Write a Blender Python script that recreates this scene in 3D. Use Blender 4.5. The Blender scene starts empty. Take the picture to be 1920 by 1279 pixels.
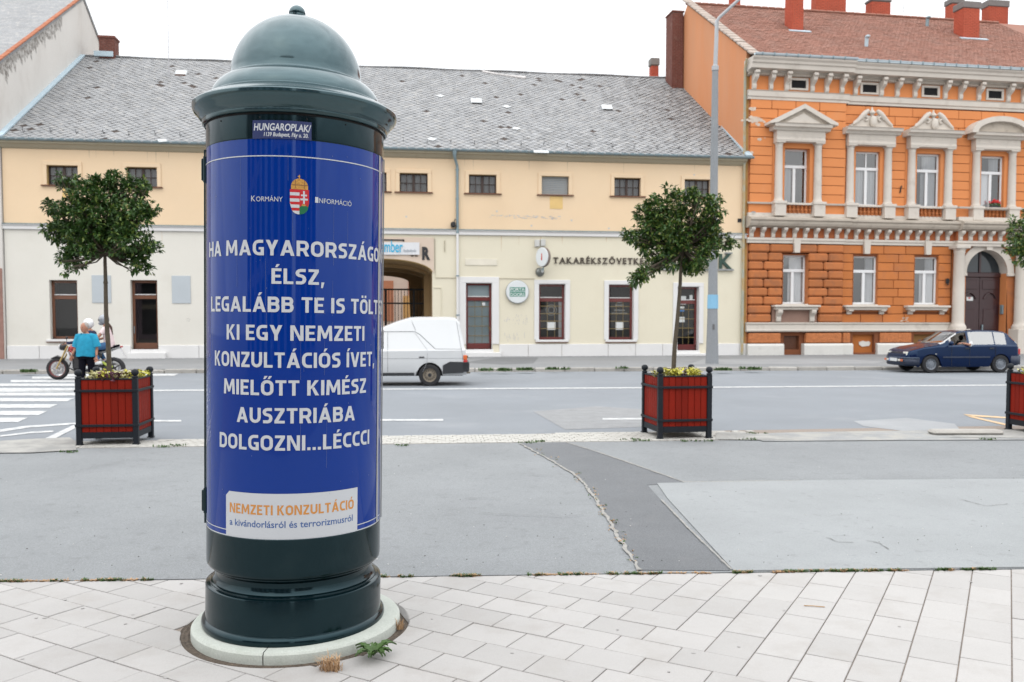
import bpy, bmesh, math, random
from mathutils import Vector, Matrix, noise
random.seed(7)
R = math.radians
S = bpy.context.scene
COL = S.collection

# ------------------------------------------------------------------ camera
FPX, PITCH, HC = 1620.0, R(2.7), 1.6          # focal length in photo pixels, pitch down, eye height
PX, PY = 960.0, 605.0 + 1620.0 * math.tan(R(2.7))
cam = bpy.data.objects.new('camera', bpy.data.cameras.new('camera'))
COL.objects.link(cam); S.camera = cam
cam.location = (0, 0, HC); cam.rotation_euler = (R(90) - PITCH, 0, 0)
cam.data.sensor_width = 36; cam.data.lens = 36 * FPX / 1920
cam.data.shift_y = (PY - 639.5) / 1920
cam.data.clip_start = 0.05; cam.data.clip_end = 2000
cam.data.dof.use_dof = True; cam.data.dof.focus_distance = 4.35; cam.data.dof.aperture_fstop = 4.5

# ------------------------------------------------------------------ overcast daylight
SUN_EL, SUN_AZ = R(52), R(205)                 # azimuth of the sun, clockwise from +Y
w = bpy.data.worlds.new('World'); S.world = w; w.use_nodes = True
nt = w.node_tree; nt.nodes.clear()
N = nt.nodes.new; LK = nt.links.new
out = N('ShaderNodeOutputWorld'); bg = N('ShaderNodeBackground'); bg.inputs[1].default_value = 1.0
sky = N('ShaderNodeTexSky'); sky.sky_type = 'NISHITA'; sky.sun_disc = False
sky.sun_elevation = SUN_EL; sky.sun_rotation = SUN_AZ; sky.air_density = 1.0; sky.dust_density = 4.0
sc_ = N('ShaderNodeVectorMath'); sc_.operation = 'SCALE'; sc_.inputs['Scale'].default_value = 0.10
LK(sky.outputs[0], sc_.inputs[0])
tc = N('ShaderNodeTexCoord'); sp = N('ShaderNodeSeparateXYZ'); LK(tc.outputs['Generated'], sp.inputs[0])
mr = N('ShaderNodeMapRange'); LK(sp.outputs[2], mr.inputs[0])          # cloud cover: zenith brighter than horizon
mr.inputs[1].default_value = 0; mr.inputs[2].default_value = 1; mr.inputs[3].default_value = 0.74; mr.inputs[4].default_value = 2.1
cl = N('ShaderNodeVectorMath'); cl.operation = 'SCALE'; cl.inputs[0].default_value = (0.97, 0.985, 1.0)
nzw = N('ShaderNodeTexNoise'); nzw.inputs['Scale'].default_value = 3.2; nzw.inputs['Detail'].default_value = 5; nzw.inputs['Distortion'].default_value = .6
mpw = N('ShaderNodeMapping'); mpw.inputs['Scale'].default_value = (1, 1, 2.6); LK(tc.outputs['Generated'], mpw.inputs[0]); LK(mpw.outputs[0], nzw.inputs[0])
mrw = N('ShaderNodeMapRange'); LK(nzw.outputs[0], mrw.inputs[0]); mrw.inputs[1].default_value = .3; mrw.inputs[2].default_value = .7; mrw.inputs[3].default_value = .83; mrw.inputs[4].default_value = 1.14
mlw = N('ShaderNodeMath'); mlw.operation = 'MULTIPLY'; LK(mr.outputs[0], mlw.inputs[0]); LK(mrw.outputs[0], mlw.inputs[1])
LK(mlw.outputs[0], cl.inputs['Scale'])
mx = N('ShaderNodeMix'); mx.data_type = 'RGBA'; mx.inputs[0].default_value = 0.88
LK(sc_.outputs[0], mx.inputs[6]); LK(cl.outputs[0], mx.inputs[7]); LK(mx.outputs[2], bg.inputs[0]); LK(bg.outputs[0], out.inputs[0])
sun = bpy.data.objects.new('sun', bpy.data.lights.new('sun', 'SUN')); COL.objects.link(sun)
sun.data.energy = 0.6; sun.data.angle = R(140); sun.data.color = (1, .965, .91)
sun.rotation_euler = (R(90) - SUN_EL, 0, -SUN_AZ + math.pi)
S.view_settings.view_transform = 'Standard'; S.view_settings.look = 'None'
S.view_settings.exposure = 0.56; S.view_settings.gamma = 1; S.view_settings.use_curve_mapping = False
S.render.engine = 'CYCLES'
S.cycles.max_bounces = 7; S.cycles.transparent_max_bounces = 12; S.cycles.use_denoising = True

# ------------------------------------------------------------------ measuring helpers (photo pixel -> place on a real plane)
def ray(px, py):
    x = (px - PX) / FPX; y = -(py - PY) / FPX
    return (x, math.cos(PITCH) + y * math.sin(PITCH), -math.sin(PITCH) + y * math.cos(PITCH))
def gnd(px, py, z=0.0):
    d = ray(px, py); t = (z - HC) / d[2]
    return (d[0] * t, d[1] * t)
class Plane:
    def __init__(s, O, deg):
        s.O = O; s.a = R(deg); s.u = (math.cos(s.a), math.sin(s.a)); s.n = (-math.sin(s.a), math.cos(s.a))
    def hit(s, px, py, off=0):
        d = ray(px, py); den = d[0] * s.n[0] + d[1] * s.n[1]; t = (s.O[0] * s.n[0] + s.O[1] * s.n[1] + off) / den
        return ((d[0] * t - s.O[0]) * s.u[0] + (d[1] * t - s.O[1]) * s.u[1], HC + d[2] * t)
    def world(s, x, y, z=0):
        return (s.O[0] + x * s.u[0] + y * s.n[0], s.O[1] + x * s.u[1] + y * s.n[1], z)

# ------------------------------------------------------------------ materials
def M(name, col, rough=.8, var=.08, scale=2.0, fine=0.0, fscale=60, bump=0.0, bscale=40, metal=0, coat=0, spec=.5,
      rnd=0.0, dirt=None, dscale=1.2, damt=.5, thr=(.55, .75), stretch=(1, 1, 1), ior=1.5, obj=False, bdist=.01, tint=None):
    m = bpy.data.materials.new(name); m.use_nodes = True; n = m.node_tree.nodes; l = m.node_tree.links.new
    b = n['Principled BSDF']; b.inputs['Roughness'].default_value = rough; b.inputs['Metallic'].default_value = metal
    b.inputs['Coat Weight'].default_value = coat; b.inputs['Coat Roughness'].default_value = .04
    b.inputs['Specular IOR Level'].default_value = spec; b.inputs['IOR'].default_value = ior
    if tint: b.inputs['Specular Tint'].default_value = (*tint, 1)
    g = n.new('ShaderNodeTexCoord').outputs['Object'] if obj else n.new('ShaderNodeNewGeometry').outputs['Position']
    mp = n.new('ShaderNodeMapping'); mp.inputs['Scale'].default_value = stretch; l(g, mp.inputs[0])
    def nz(s, det=4, ro=.6):
        t = n.new('ShaderNodeTexNoise'); t.inputs['Scale'].default_value = s; t.inputs['Detail'].default_value = det
        t.inputs['Roughness'].default_value = ro; l(mp.outputs[0], t.inputs[0]); return t.outputs[0]
    def madd(a, mul, add):
        t = n.new('ShaderNodeMath'); t.operation = 'MULTIPLY_ADD'; l(a, t.inputs[0]); t.inputs[1].default_value = mul; t.inputs[2].default_value = add; return t.outputs[0]
    fac = madd(nz(scale), var * 4, 1 - var * 2)
    def mul(a, c):
        t = n.new('ShaderNodeMath'); t.operation = 'MULTIPLY'; l(a, t.inputs[0]); l(c, t.inputs[1]); return t.outputs[0]
    if fine: fac = mul(fac, madd(nz(fscale, 2, .7), fine * 4, 1 - fine * 2))
    if rnd:
        oi = n.new('ShaderNodeObjectInfo'); fac = mul(fac, madd(oi.outputs['Random'], rnd * 2, 1 - rnd))
    vs = n.new('ShaderNodeVectorMath'); vs.operation = 'SCALE'; vs.inputs[0].default_value = col; l(fac, vs.inputs['Scale'])
    c = vs.outputs[0]
    if dirt:
        mr = n.new('ShaderNodeMapRange'); l(nz(dscale, 6, .65), mr.inputs[0]); mr.inputs[1].default_value = thr[0]; mr.inputs[2].default_value = thr[1]
        mr.inputs[3].default_value = 0; mr.inputs[4].default_value = damt
        mx = n.new('ShaderNodeMix'); mx.data_type = 'RGBA'; l(mr.outputs[0], mx.inputs[0]); l(c, mx.inputs[6]); mx.inputs[7].default_value = (*dirt, 1); c = mx.outputs[2]
    l(c, b.inputs['Base Color'])
    if bump:
        bp = n.new('ShaderNodeBump'); bp.inputs['Strength'].default_value = bump; bp.inputs['Distance'].default_value = bdist
        l(nz(bscale, 4, .6), bp.inputs['Height']); l(bp.outputs[0], b.inputs['Normal'])
    return m
def glass(name, tint=(.02, .025, .03), tr=.75, rough=.02, k=1.6, add=.02):
    m = bpy.data.materials.new(name); m.use_nodes = True; n = m.node_tree.nodes; l = m.node_tree.links.new
    n.remove(n['Principled BSDF'])
    fr = n.new('ShaderNodeFresnel'); fr.inputs[0].default_value = 1.5
    bf = n.new('ShaderNodeMath'); bf.operation = 'MULTIPLY_ADD'; l(fr.outputs[0], bf.inputs[0]); bf.inputs[1].default_value = k; bf.inputs[2].default_value = add; bf.use_clamp = True
    gl = n.new('ShaderNodeBsdfGlossy'); gl.inputs['Roughness'].default_value = rough
    t = n.new('ShaderNodeBsdfTransparent'); t.inputs[0].default_value = (tr, tr, tr, 1)
    x = n.new('ShaderNodeMixShader'); l(bf.outputs[0], x.inputs[0]); l(t.outputs[0], x.inputs[1]); l(gl.outputs[0], x.inputs[2]); l(x.outputs[0], n['Material Output'].inputs[0])
    return m

# ------------------------------------------------------------------ mesh helpers
class MB:
    def __init__(s): s.v = []; s.f = []; s.mi = []; s.cur = 0
    def add(s, vs, fs, mat=None):
        o = len(s.v)
        s.v += [tuple(mat @ Vector(v)) for v in vs] if mat else [tuple(v) for v in vs]
        s.f += [tuple(i + o for i in f) for f in fs]; s.mi += [s.cur] * len(fs); return s
    def quad(s, a, b, c, d): return s.add([a, b, c, d], [(0, 1, 2, 3)])
    def box(s, x0, x1, y0, y1, z0, z1, mat=None):
        return s.add([(x, y, z) for z in (z0, z1) for y in (y0, y1) for x in (x0, x1)],
                     [(0, 2, 3, 1), (4, 5, 7, 6), (0, 1, 5, 4), (2, 6, 7, 3), (0, 4, 6, 2), (1, 3, 7, 5)], mat)
    def bbox(s, x0, x1, y0, y1, z0, z1, b, mat=None):                 # chamfered box
        cx, cy, cz = (x0 + x1) / 2, (y0 + y1) / 2, (z0 + z1) / 2; hx, hy, hz = (x1 - x0) / 2, (y1 - y0) / 2, (z1 - z0) / 2
        b = min(b, hx * .9, hy * .9, hz * .9); vs = []; id = {}
        for sx in (-1, 1):
            for sy in (-1, 1):
                for sz in (-1, 1):
                    for k in range(3):
                        d = [hx - b, hy - b, hz - b]; d[k] += b
                        id[(sx, sy, sz, k)] = len(vs); vs.append((cx + sx * d[0], cy + sy * d[1], cz + sz * d[2]))
        fs = []
        for k in range(3):
            a, c = [i for i in range(3) if i != k]
            for q in (-1, 1):
                def key(p, r):
                    t = [0, 0, 0]; t[k] = q; t[a] = p; t[c] = r; return id[(*t, k)]
                f = [key(-1, -1), key(1, -1), key(1, 1), key(-1, 1)]; fs.append(tuple(f))
            for p in (-1, 1):                                          # edges parallel to axis k
                for r in (-1, 1):
                    def key2(q, m):
                        t = [0, 0, 0]; t[k] = q; t[a] = p; t[c] = r; return id[(*t, m)]
                    fs.append((key2(-1, a), key2(1, a), key2(1, c), key2(-1, c)))
        for sx in (-1, 1):
            for sy in (-1, 1):
                for sz in (-1, 1): fs.append(tuple(id[(sx, sy, sz, k)] for k in range(3)))
        return s.add(vs, fs, mat)
    def prism(s, poly, h0, h1, mat=None):                              # polygon in xy, extruded in z
        n = len(poly); vs = [(x, y, h0) for x, y in poly] + [(x, y, h1) for x, y in poly]
        return s.add(vs, [tuple(range(n))[::-1], tuple(range(n, 2 * n))] + [(i, (i + 1) % n, (i + 1) % n + n, i + n) for i in range(n)], mat)
    def prof(s, poly, x0, x1, mat=None):                               # profile in (y,z), extruded along x
        n = len(poly); vs = [(x0, y, z) for y, z in poly] + [(x1, y, z) for y, z in poly]
        return s.add(vs, [tuple(range(n))[::-1], tuple(range(n, 2 * n))] + [(i, (i + 1) % n, (i + 1) % n + n, i + n) for i in range(n)], mat)
    def face(s, poly, y0, y1, mat=None):                               # polygon in (x,z), extruded along y
        n = len(poly); vs = [(x, y0, z) for x, z in poly] + [(x, y1, z) for x, z in poly]
        return s.add(vs, [tuple(range(n)), tuple(range(n, 2 * n))[::-1]] + [(i, i + n, (i + 1) % n + n, (i + 1) % n) for i in range(n)], mat)
    def tube(s, pts, rad, n=10, cap=True, mat=None, flat=1.0):
        pts = [Vector(p) for p in pts]; rad = rad if isinstance(rad, (list, tuple)) else [rad] * len(pts); vs = []; fs = []
        up = None
        for i, p in enumerate(pts):
            t = (pts[min(i + 1, len(pts) - 1)] - pts[max(i - 1, 0)]).normalized()
            if up is None: up = Vector((0, 0, 1)) if abs(t.z) < .9 else Vector((1, 0, 0))
            a = t.cross(up)
            if a.length < 1e-4: a = t.cross(Vector((0, 1, 0)))
            a.normalize(); b = a.cross(t).normalized(); up = b
            for k in range(n):
                q = 2 * math.pi * k / n; vs.append(p + a * math.cos(q) * rad[i] + b * math.sin(q) * rad[i] * flat)
        for i in range(len(pts) - 1):
            for k in range(n): fs.append((i * n + k, i * n + (k + 1) % n, (i + 1) * n + (k + 1) % n, (i + 1) * n + k))
        if cap: fs += [tuple(range(n))[::-1], tuple((len(pts) - 1) * n + k for k in range(n))]
        return s.add(vs, fs, mat)
    def lathe(s, prof, n=32, mat=None, a0=0.0, a1=2 * math.pi):        # (r,z) profile about z
        full = a1 - a0 > 6.28; m = n if full else n + 1; vs = []; fs = []
        for r, z in prof:
            for k in range(m):
                q = a0 + (a1 - a0) * k / n; vs.append((r * math.cos(q), r * math.sin(q), z))
        for i in range(len(prof) - 1):
            for k in range(n):
                k2 = (k + 1) % m; fs.append((i * m + k, i * m + k2, (i + 1) * m + k2, (i + 1) * m + k))
        return s.add(vs, fs, mat)
    def ell(s, c, rx, ry, rz, n=12, m=8, mat=None):
        vs = []; fs = []
        for i in range(m + 1):
            p = math.pi * i / m
            for k in range(n):
                q = 2 * math.pi * k / n; vs.append((c[0] + rx * math.sin(p) * math.cos(q), c[1] + ry * math.sin(p) * math.sin(q), c[2] + rz * math.cos(p)))
        for i in range(m):
            for k in range(n): fs.append((i * n + k, (i + 1) * n + k, (i + 1) * n + (k + 1) % n, i * n + (k + 1) % n))
        return s.add(vs, fs, mat)
    def rings(s, rs, n=14, mat=None):                                  # stacked ellipses (cx,cy,cz,rx,ry)
        vs = []; fs = []
        for cx, cy, cz, rx, ry in rs:
            for k in range(n):
                q = 2 * math.pi * k / n; vs.append((cx + rx * math.cos(q), cy + ry * math.sin(q), cz))
        for i in range(len(rs) - 1):
            for k in range(n): fs.append((i * n + k, i * n + (k + 1) % n, (i + 1) * n + (k + 1) % n, (i + 1) * n + k))
        fs += [tuple(range(n))[::-1], tuple((len(rs) - 1) * n + k for k in range(n))]
        return s.add(vs, fs, mat)
    def mesh(s, name, mats, smooth=None):
        me = bpy.data.meshes.new(name); me.from_pydata(s.v, [], s.f)
        for m in (mats if isinstance(mats, (list, tuple)) else [mats]): me.materials.append(m)
        if any(s.mi): me.polygons.foreach_set('material_index', s.mi)
        bm = bmesh.new(); bm.from_mesh(me); bmesh.ops.remove_doubles(bm, verts=bm.verts, dist=1e-5)
        if len(bm.faces) < 60000: bmesh.ops.recalc_face_normals(bm, faces=bm.faces)
        bm.to_mesh(me); bm.free()
        if smooth is not None:
            me.polygons.foreach_set('use_smooth', [True] * len(me.polygons)); me.set_sharp_from_angle(angle=R(smooth))
        me.update(); return me
    def build(s, name, mats, parent=None, smooth=None, **kw):
        return O(name, s.mesh(name, mats, smooth), parent, **kw)
def O(name, me, parent=None, loc=(0, 0, 0), rot=(0, 0, 0), label=None, cat=None, group=None, kind=None, mw=None):
    o = bpy.data.objects.new(name, me); COL.objects.link(o)
    if parent: o.parent = parent
    if mw is not None: o.matrix_local = mw
    else: o.location = loc; o.rotation_euler = rot
    if label: o['label'] = label
    if cat: o['category'] = cat
    if group: o['group'] = group
    if kind: o['kind'] = kind
    return o
def thing(name, label, cat, loc=(0, 0, 0), rz=0.0, group=None):
    return O(name, None, None, loc, (0, 0, rz), label, cat, group)
def tree_copy(o, parent=None):
    c = o.copy(); COL.objects.link(c)
    if parent is not None: c.parent = parent
    for ch in list(o.children): tree_copy(ch, c)
    return c
def skin(joints, edges, sub=1):                                        # one continuous body grown over a skeleton
    ks = list(joints); me = bpy.data.meshes.new('skin'); me.from_pydata([joints[k][:3] for k in ks], [(ks.index(a), ks.index(b)) for a, b in edges], [])
    o = bpy.data.objects.new('skin', me); COL.objects.link(o)
    m = o.modifiers.new('s', 'SKIN'); m.use_smooth_shade = True
    for i, k in enumerate(ks):
        r = joints[k][3]; me.skin_vertices[0].data[i].radius = (r, r) if not isinstance(r, tuple) else r
    me.skin_vertices[0].data[0].use_root = True
    if sub: o.modifiers.new('d', 'SUBSURF').levels = sub
    dg = bpy.context.evaluated_depsgraph_get(); dg.update()
    r = bpy.data.meshes.new_from_object(o.evaluated_get(dg)); bpy.data.objects.remove(o)
    return r
_tc = {}
def text_geo(st, bold=.012, sx=1.0):                                   # (verts2d, faces, width, capheight)
    k = (st, bold)
    if k not in _tc:
        cu = bpy.data.curves.new('t', 'FONT'); cu.body = st; cu.size = 1; cu.offset = bold; cu.resolution_u = 4; cu.fill_mode = 'FRONT'
        o = bpy.data.objects.new('t', cu); COL.objects.link(o)
        dg = bpy.context.evaluated_depsgraph_get(); dg.update()
        me = bpy.data.meshes.new_from_object(o.evaluated_get(dg)); bpy.data.objects.remove(o)
        _tc[k] = ([(v.co.x, v.co.y) for v in me.vertices], [tuple(p.vertices) for p in me.polygons])
    vs, fs = _tc[k]; x0 = min(v[0] for v in vs); x1 = max(v[0] for v in vs)
    return [(v[0] - x0, v[1]) for v in vs], fs, x1 - x0, .727
def text_flat(mb, st, x0, x1, zb, cap, y, bold=.012, depth=0.0):         # lettering on a facade plane (x,z) facing -y
    vs, fs, wd, ch = text_geo(st, bold); sx = (x1 - x0) / wd; sz = cap / ch; n = len(vs)
    P = [(x0 + a * sx, y, zb + b * sz) for a, b in vs]
    mb.add(P, fs)
    if depth:
        ed = {}
        for f in fs:
            for i in range(len(f)):
                e = (f[i], f[(i + 1) % len(f)]); ed[tuple(sorted(e))] = ed.get(tuple(sorted(e)), 0) + 1
        Q = [(a, y + depth, c) for a, _, c in P]
        mb.add(P + Q, [(a, b, b + n, a + n) for (a, b), k in ed.items() if k == 1])
def wall(mb, x0, x1, z0, z1, holes, y=0.0, depth=.25):                    # front sheet with openings and their reveals
    xs = sorted({x0, x1, *[h[0] for h in holes], *[h[1] for h in holes]}); zs = sorted({z0, z1, *[h[2] for h in holes], *[h[3] for h in holes]})
    xs = [x for x in xs if x0 <= x <= x1]; zs = [z for z in zs if z0 <= z <= z1]
    for i in range(len(xs) - 1):
        for j in range(len(zs) - 1):
            cx, cz = (xs[i] + xs[i + 1]) / 2, (zs[j] + zs[j + 1]) / 2
            if not any(h[0] < cx < h[1] and h[2] < cz < h[3] for h in holes):
                mb.quad((xs[i], y, zs[j]), (xs[i + 1], y, zs[j]), (xs[i + 1], y, zs[j + 1]), (xs[i], y, zs[j + 1]))
    for a, b, c, d in holes:
        c0, d0 = max(c, z0), min(d, z1); e = y + depth
        if c0 >= d0: continue
        mb.quad((a, y, c0), (a, y, d0), (a, e, d0), (a, e, c0)); mb.quad((b, y, c0), (b, e, c0), (b, e, d0), (b, y, d0))
        if d0 == d: mb.quad((a, y, d), (b, y, d), (b, e, d), (a, e, d))
        if c0 == c: mb.quad((a, y, c), (a, e, c), (b, e, c), (b, y, c))
# ------------------------------------------------------------------ materials in use
A = dict(
 asphalt=M('road asphalt', (.193, .209, .228), .9, .10, .35, .16, 90, .5, 120, bdist=.006, dirt=(.30, .31, .32), dscale=.5, damt=.35),
 plaza=M('plaza asphalt', (.218, .229, .236), .9, .10, .8, .30, 130, .8, 150, bdist=.008, dirt=(.16, .165, .17), dscale=7, damt=.45, thr=(.56, .66)),
 patch=M('dark asphalt patch', (.142, .149, .157), .9, .09, 1.4, .36, 150, .9, 170, bdist=.008, dirt=(.2, .2, .205), dscale=3, damt=.4),
 pale=M('pale worn asphalt', (.268, .281, .286), .92, .08, 1.1, .16, 130, .7, 150, bdist=.007, dirt=(.2, .205, .21), dscale=9, damt=.5, thr=(.58, .68)),
 crack=M('crack', (.06, .058, .055), .95, .1, 5), sandy=M('sandy joint', (.36, .335, .29), .95, .15, 12, .2, 80, .6, 60),
 walk=M('far pavement asphalt', (.20, .205, .21), .92, .10, .4, .12, 60, dirt=(.29, .29, .29), dscale=.7, damt=.5),
 kerb=M('kerb stone', (.34, .325, .30), .9, .14, 3, .12, 50, .5, 40, rnd=.12, dirt=(.17, .15, .12), dscale=5, damt=.6),
 paver=M('concrete paver', (.362, .351, .340), .9, .045, 1.6, .06, 160, .35, 190, rnd=.06, bdist=.004, dirt=(.30, .28, .26), dscale=3.5, damt=.5, thr=(.5, .72)),
 bed=M('sand and soil in the joints', (.25, .21, .18), .95, .2, 30, .2, 120, .8, 90),
 sett=M('pale sett', (.43, .42, .39), .9, .08, 3, .08, 60, rnd=.05, dirt=(.32, .3, .26), dscale=4, damt=.5),
 paint=M('white road paint', (.50, .51, .51), .7, .10, 3, .10, 60, dirt=(.30, .31, .32), dscale=7, damt=.9, thr=(.48, .62)),
 ypaint=M('ochre road paint', (.58, .40, .22), .7, .08, 3, dirt=(.30, .3, .3), dscale=9, damt=.6, thr=(.5, .64)),
 leafw=M('weed leaf', (.045, .095, .018), .6, .2, 30), dry=M('dry grass', (.42, .27, .15), .9, .2, 40),
)
def sheet(name, pts, z, mat, kind='structure', parent=None, base=None):
    mb = MB(); n = len(pts)
    if base is None: mb.add([(x, y, z) for x, y in pts], [tuple(range(n))])
    else: mb.prism(pts, base, z)
    return mb.build(name, mat, parent, kind=kind)
G = gnd
XW = 70
def ln(p, q, x):                                                      # y on the ground line through two ground points
    return p[1] + (q[1] - p[1]) * (x - p[0]) / (q[0] - p[0])
KA, KB = (-15.85, 26.85), (12.4, 29.0)                                # far kerb
BA, BB = G(0, 1092), G(1920, 1068)                                    # edge between pavers and plaza asphalt
SA, SB = G(400, 838), G(1200, 828)                                    # near edge of sett strip
TA, TB = G(750, 818), G(1100, 812)                                    # far edge of sett strip
sheet('ground', [(-400, -200), (400, -200), (400, 600), (-400, 600)], -.08, M('ground', (.2, .2, .19), .95, .1, .3))
xl, xr_ = -XW, XW
sheet('road', [(xl, ln(TA, TB, xl)), (xr_, ln(TA, TB, xr_)), (xr_, ln(KA, KB, xr_)), (xl, ln(KA, KB, xl))], 0, A['asphalt'])
sheet('plaza', [(xl, ln(BA, BB, xl) + .012), (xr_, ln(BA, BB, xr_) + .012), (xr_, ln(SA, SB, xr_)), (xl, ln(SA, SB, xl))], .004, A['plaza'], base=-.03)
# patches of other asphalt, each a few millimetres above the plaza
dark = [G(975, 833), G(1062, 831), G(1120, 849), G(1190, 873), G(1283, 906), G(1214, 911), G(1240, 940), G(1290, 993), G(1368, 1072), G(1197, 1071), G(1160, 1010), G(1112, 930), G(1083, 895), G(1040, 869)]
sheet('asphalt_patch', dark, .009, A['patch'], base=.0)
pale = [G(1232, 908), G(1500, 903), G(1920, 900), (30, G(1920, 900)[1] + 1.6), (30, ln(BA, BB, 30) + .02), (G(1374, 1071)[0], ln(BA, BB, G(1374, 1071)[0]) + .02), G(1300, 990), G(1252, 937)]
sheet('asphalt_patch', pale, .013, A['pale'], base=.0)
def ribbon(mb, pts, wd, z, jit=.3, sub=.06):
    rr = random.Random(len(pts) * 7 + int(wd * 1e4)); L = []; 
    for a, b in zip(pts[:-1], pts[1:]):
        k = max(1, int(math.dist(a, b) / sub)); L += [(a[0] + (b[0] - a[0]) * i / k, a[1] + (b[1] - a[1]) * i / k) for i in range(k)]
    L.append(pts[-1]); vs = []
    for i, p in enumerate(L):
        a, b = L[max(0, i - 1)], L[min(len(L) - 1, i + 1)]; d = math.dist(a, b) or 1; nx, ny = -(b[1] - a[1]) / d, (b[0] - a[0]) / d
        o = rr.uniform(-jit, jit) * wd; w1 = wd * rr.uniform(.35, 1) / 2
        vs += [(p[0] + nx * (o + w1), p[1] + ny * (o + w1), z), (p[0] + nx * (o - w1), p[1] + ny * (o - w1), z)]
    mb.add(vs, [(2 * i, 2 * i + 1, 2 * i + 3, 2 * i + 2) for i in range(len(L) - 1)])
# crumbled seams along the patches and hairline cracks
mb = MB(); ribbon(mb, [G(975, 833), G(1040, 869), G(1083, 895), G(1112, 930), G(1160, 1010), G(1200, 1072)], .04, .0135, .3)
ribbon(mb, [G(1062, 831), G(1120, 849), G(1190, 873), G(1283, 906), G(1500, 903)], .035, .0138, .15)
ribbon(mb, [G(1240, 940), G(1290, 993), G(1372, 1072)], .02, .0175, .1)
mb.build('crumbled_seam', M('worn seam', (.27, .262, .245), .95, .2, 20, .2, 100), kind='structure')
mb = MB()
for c in ([(1300, 905), (1420, 902), (1600, 901), (1920, 899)], [(870, 938), (920, 936), (940, 939)], [(1548, 1012), (1570, 1020), (1600, 1021)], [(1625, 1018), (1650, 1023), (1668, 1034)],
          [(100, 896), (250, 862), (330, 868)], [(60, 905), (150, 893)], [(970, 890), (1070, 898)], [(900, 965), (1060, 972), (1110, 965)], [(975, 830), (985, 833)], [(1100, 735), (1150, 742), (1190, 738)], [(1800, 940), (1850, 952), (1890, 948)]):
    ribbon(mb, [G(*p) for p in c], .008, .0185, 1.6, .04)
mb.build('crack', M('fine crack', (.13, .13, .125), .95), kind='structure')
# sett strip between plaza and road: rows of small pale setts
sheet('sett_strip', [(xl, ln(SA, SB, xl)), (xr_, ln(SA, SB, xr_)), (xr_, ln(TA, TB, xr_)), (xl, ln(TA, TB, xl))], .001, A['bed'], base=-.05)
mb = MB(); rr = random.Random(3)
dirs = math.atan2(SB[1] - SA[1], SB[0] - SA[0]); cs, sn = math.cos(dirs), math.sin(dirs)
for j in range(8):
    for i in range(-190, 190):
        lx = i * .105 + (j % 2) * .05; ly = .008 + j * .118
        X = SA[0] + cs * (lx - 0) - sn * ly; Y = SA[1] + sn * (lx - 0) + cs * ly
        if Y > ln(TA, TB, X) - .1 or (X > 2.9 and rr.random() < min(1.0, .45 + (X - 2.9) * .6)) : continue
        m = Matrix.Translation((X, Y, rr.uniform(-.002, .003))) @ Matrix.Rotation(dirs + rr.uniform(-.06, .06), 4, 'Z')
        mb.box(0, .097, 0, .11, -.02, .012, m)
mb.build('sett', A['sett'], bpy.data.objects['sett_strip'], kind='stuff')
# weathered concrete apron where the setts are gone, and thin repair sheets on the road
def blob(pts, z, mat, name='repair_patch', base=None): return sheet(name, [G(*p) for p in pts], z, mat, base=base)
repair = M('pale repair', (.33, .325, .305), .9, .12, 2, .1, 60, dirt=(.22, .22, .215), dscale=3, damt=.8, thr=(.42, .62))
blob([(1340, 826), (1345, 812), (1400, 813), (1450, 818), (1490, 825), (1440, 827)], .016, repair)
blob([(1430, 829), (1400, 815), (1500, 812), (1700, 809), (1800, 808), (2100, 806), (2100, 826), (1700, 827)], .0135, M('worn grey strip', (.25, .255, .255), .9, .14, 2, .2, 60, dirt=(.34, .33, .30), dscale=2.5, damt=.7, thr=(.45, .6)))
blob([(1780, 822), (1800, 814), (1850, 808), (1990, 806), (1990, 824)], .0175, repair)
blob([(-60, 852), (-60, 832), (60, 825), (130, 822), (143, 830), (143, 846), (60, 851)], .016, repair)
greyrep = M('grey repair', (.27, .28, .29), .85, .12, 1, .1, 60)
#blob([(1380, 768), (1440, 765), (1530, 767), (1590, 772), (1540, 779), (1480, 780), (1400, 775)], .004, greyrep)
blob([(1600, 790), (1700, 784), (1790, 795), (1800, 806), (1690, 808), (1620, 800)], .004, greyrep)
blob([(1000, 772), (1120, 762), (1240, 770), (1230, 800), (1060, 806)], .003, M('coarse road', (.225, .23, .235), .9, .14, 4, .2, 70, dirt=(.3, .3, .3), dscale=6))

# ------------------------------------------------------------------ road markings
def quadpaint(px, mat='paint', name='road_marking', z=.006):
    sheet(name, [G(*p) for p in px], z, A[mat])
quadpaint([(-40, 733.3), (715, 729.0), (1200, 726.6), (2000, 720.8), (2000, 722.6), (1200, 728.6), (715, 731.2), (-40, 735.6)])
quadpaint([(240, 788.2), (340, 788.2), (340, 791.4), (240, 791.4)]); quadpaint([(640, 786.8), (831, 786.4), (831, 789.6), (640, 790)])
quadpaint([(1130, 784.6), (1230, 784.2), (1230, 787.2), (1130, 787.6)])
for a, b in (((-90, 788), (42, 788)), ((-90, 775), (80, 775)), ((-90, 762), (100, 762)), ((-90, 750), (132, 750)), ((-90, 739.5), (150, 739.5)), ((-90, 730.5), (180, 730.5)), ((-20, 722), (215, 722)), ((20, 715), (240, 715)), ((60, 708.6), (262, 708.6)), ((110, 704), (330, 703))):
    h = (b[1] - 640) * .028 if b[1] > 706 else 1.9
    quadpaint([(a[0], a[1] - h), (b[0] + h * 2.4, b[1] - h), (b[0] - h * 2, b[1] + h), (a[0], a[1] + h)], name='crossing_stripe')
quadpaint([(0, 806), (50, 799), (145, 793), (145, 796), (50, 803), (0, 811)]); quadpaint([(0, 817), (60, 810), (100, 808), (100, 811), (60, 813), (0, 820)])
quadpaint([(82, 824), (137, 798), (146, 801), (101, 824)])
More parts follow.
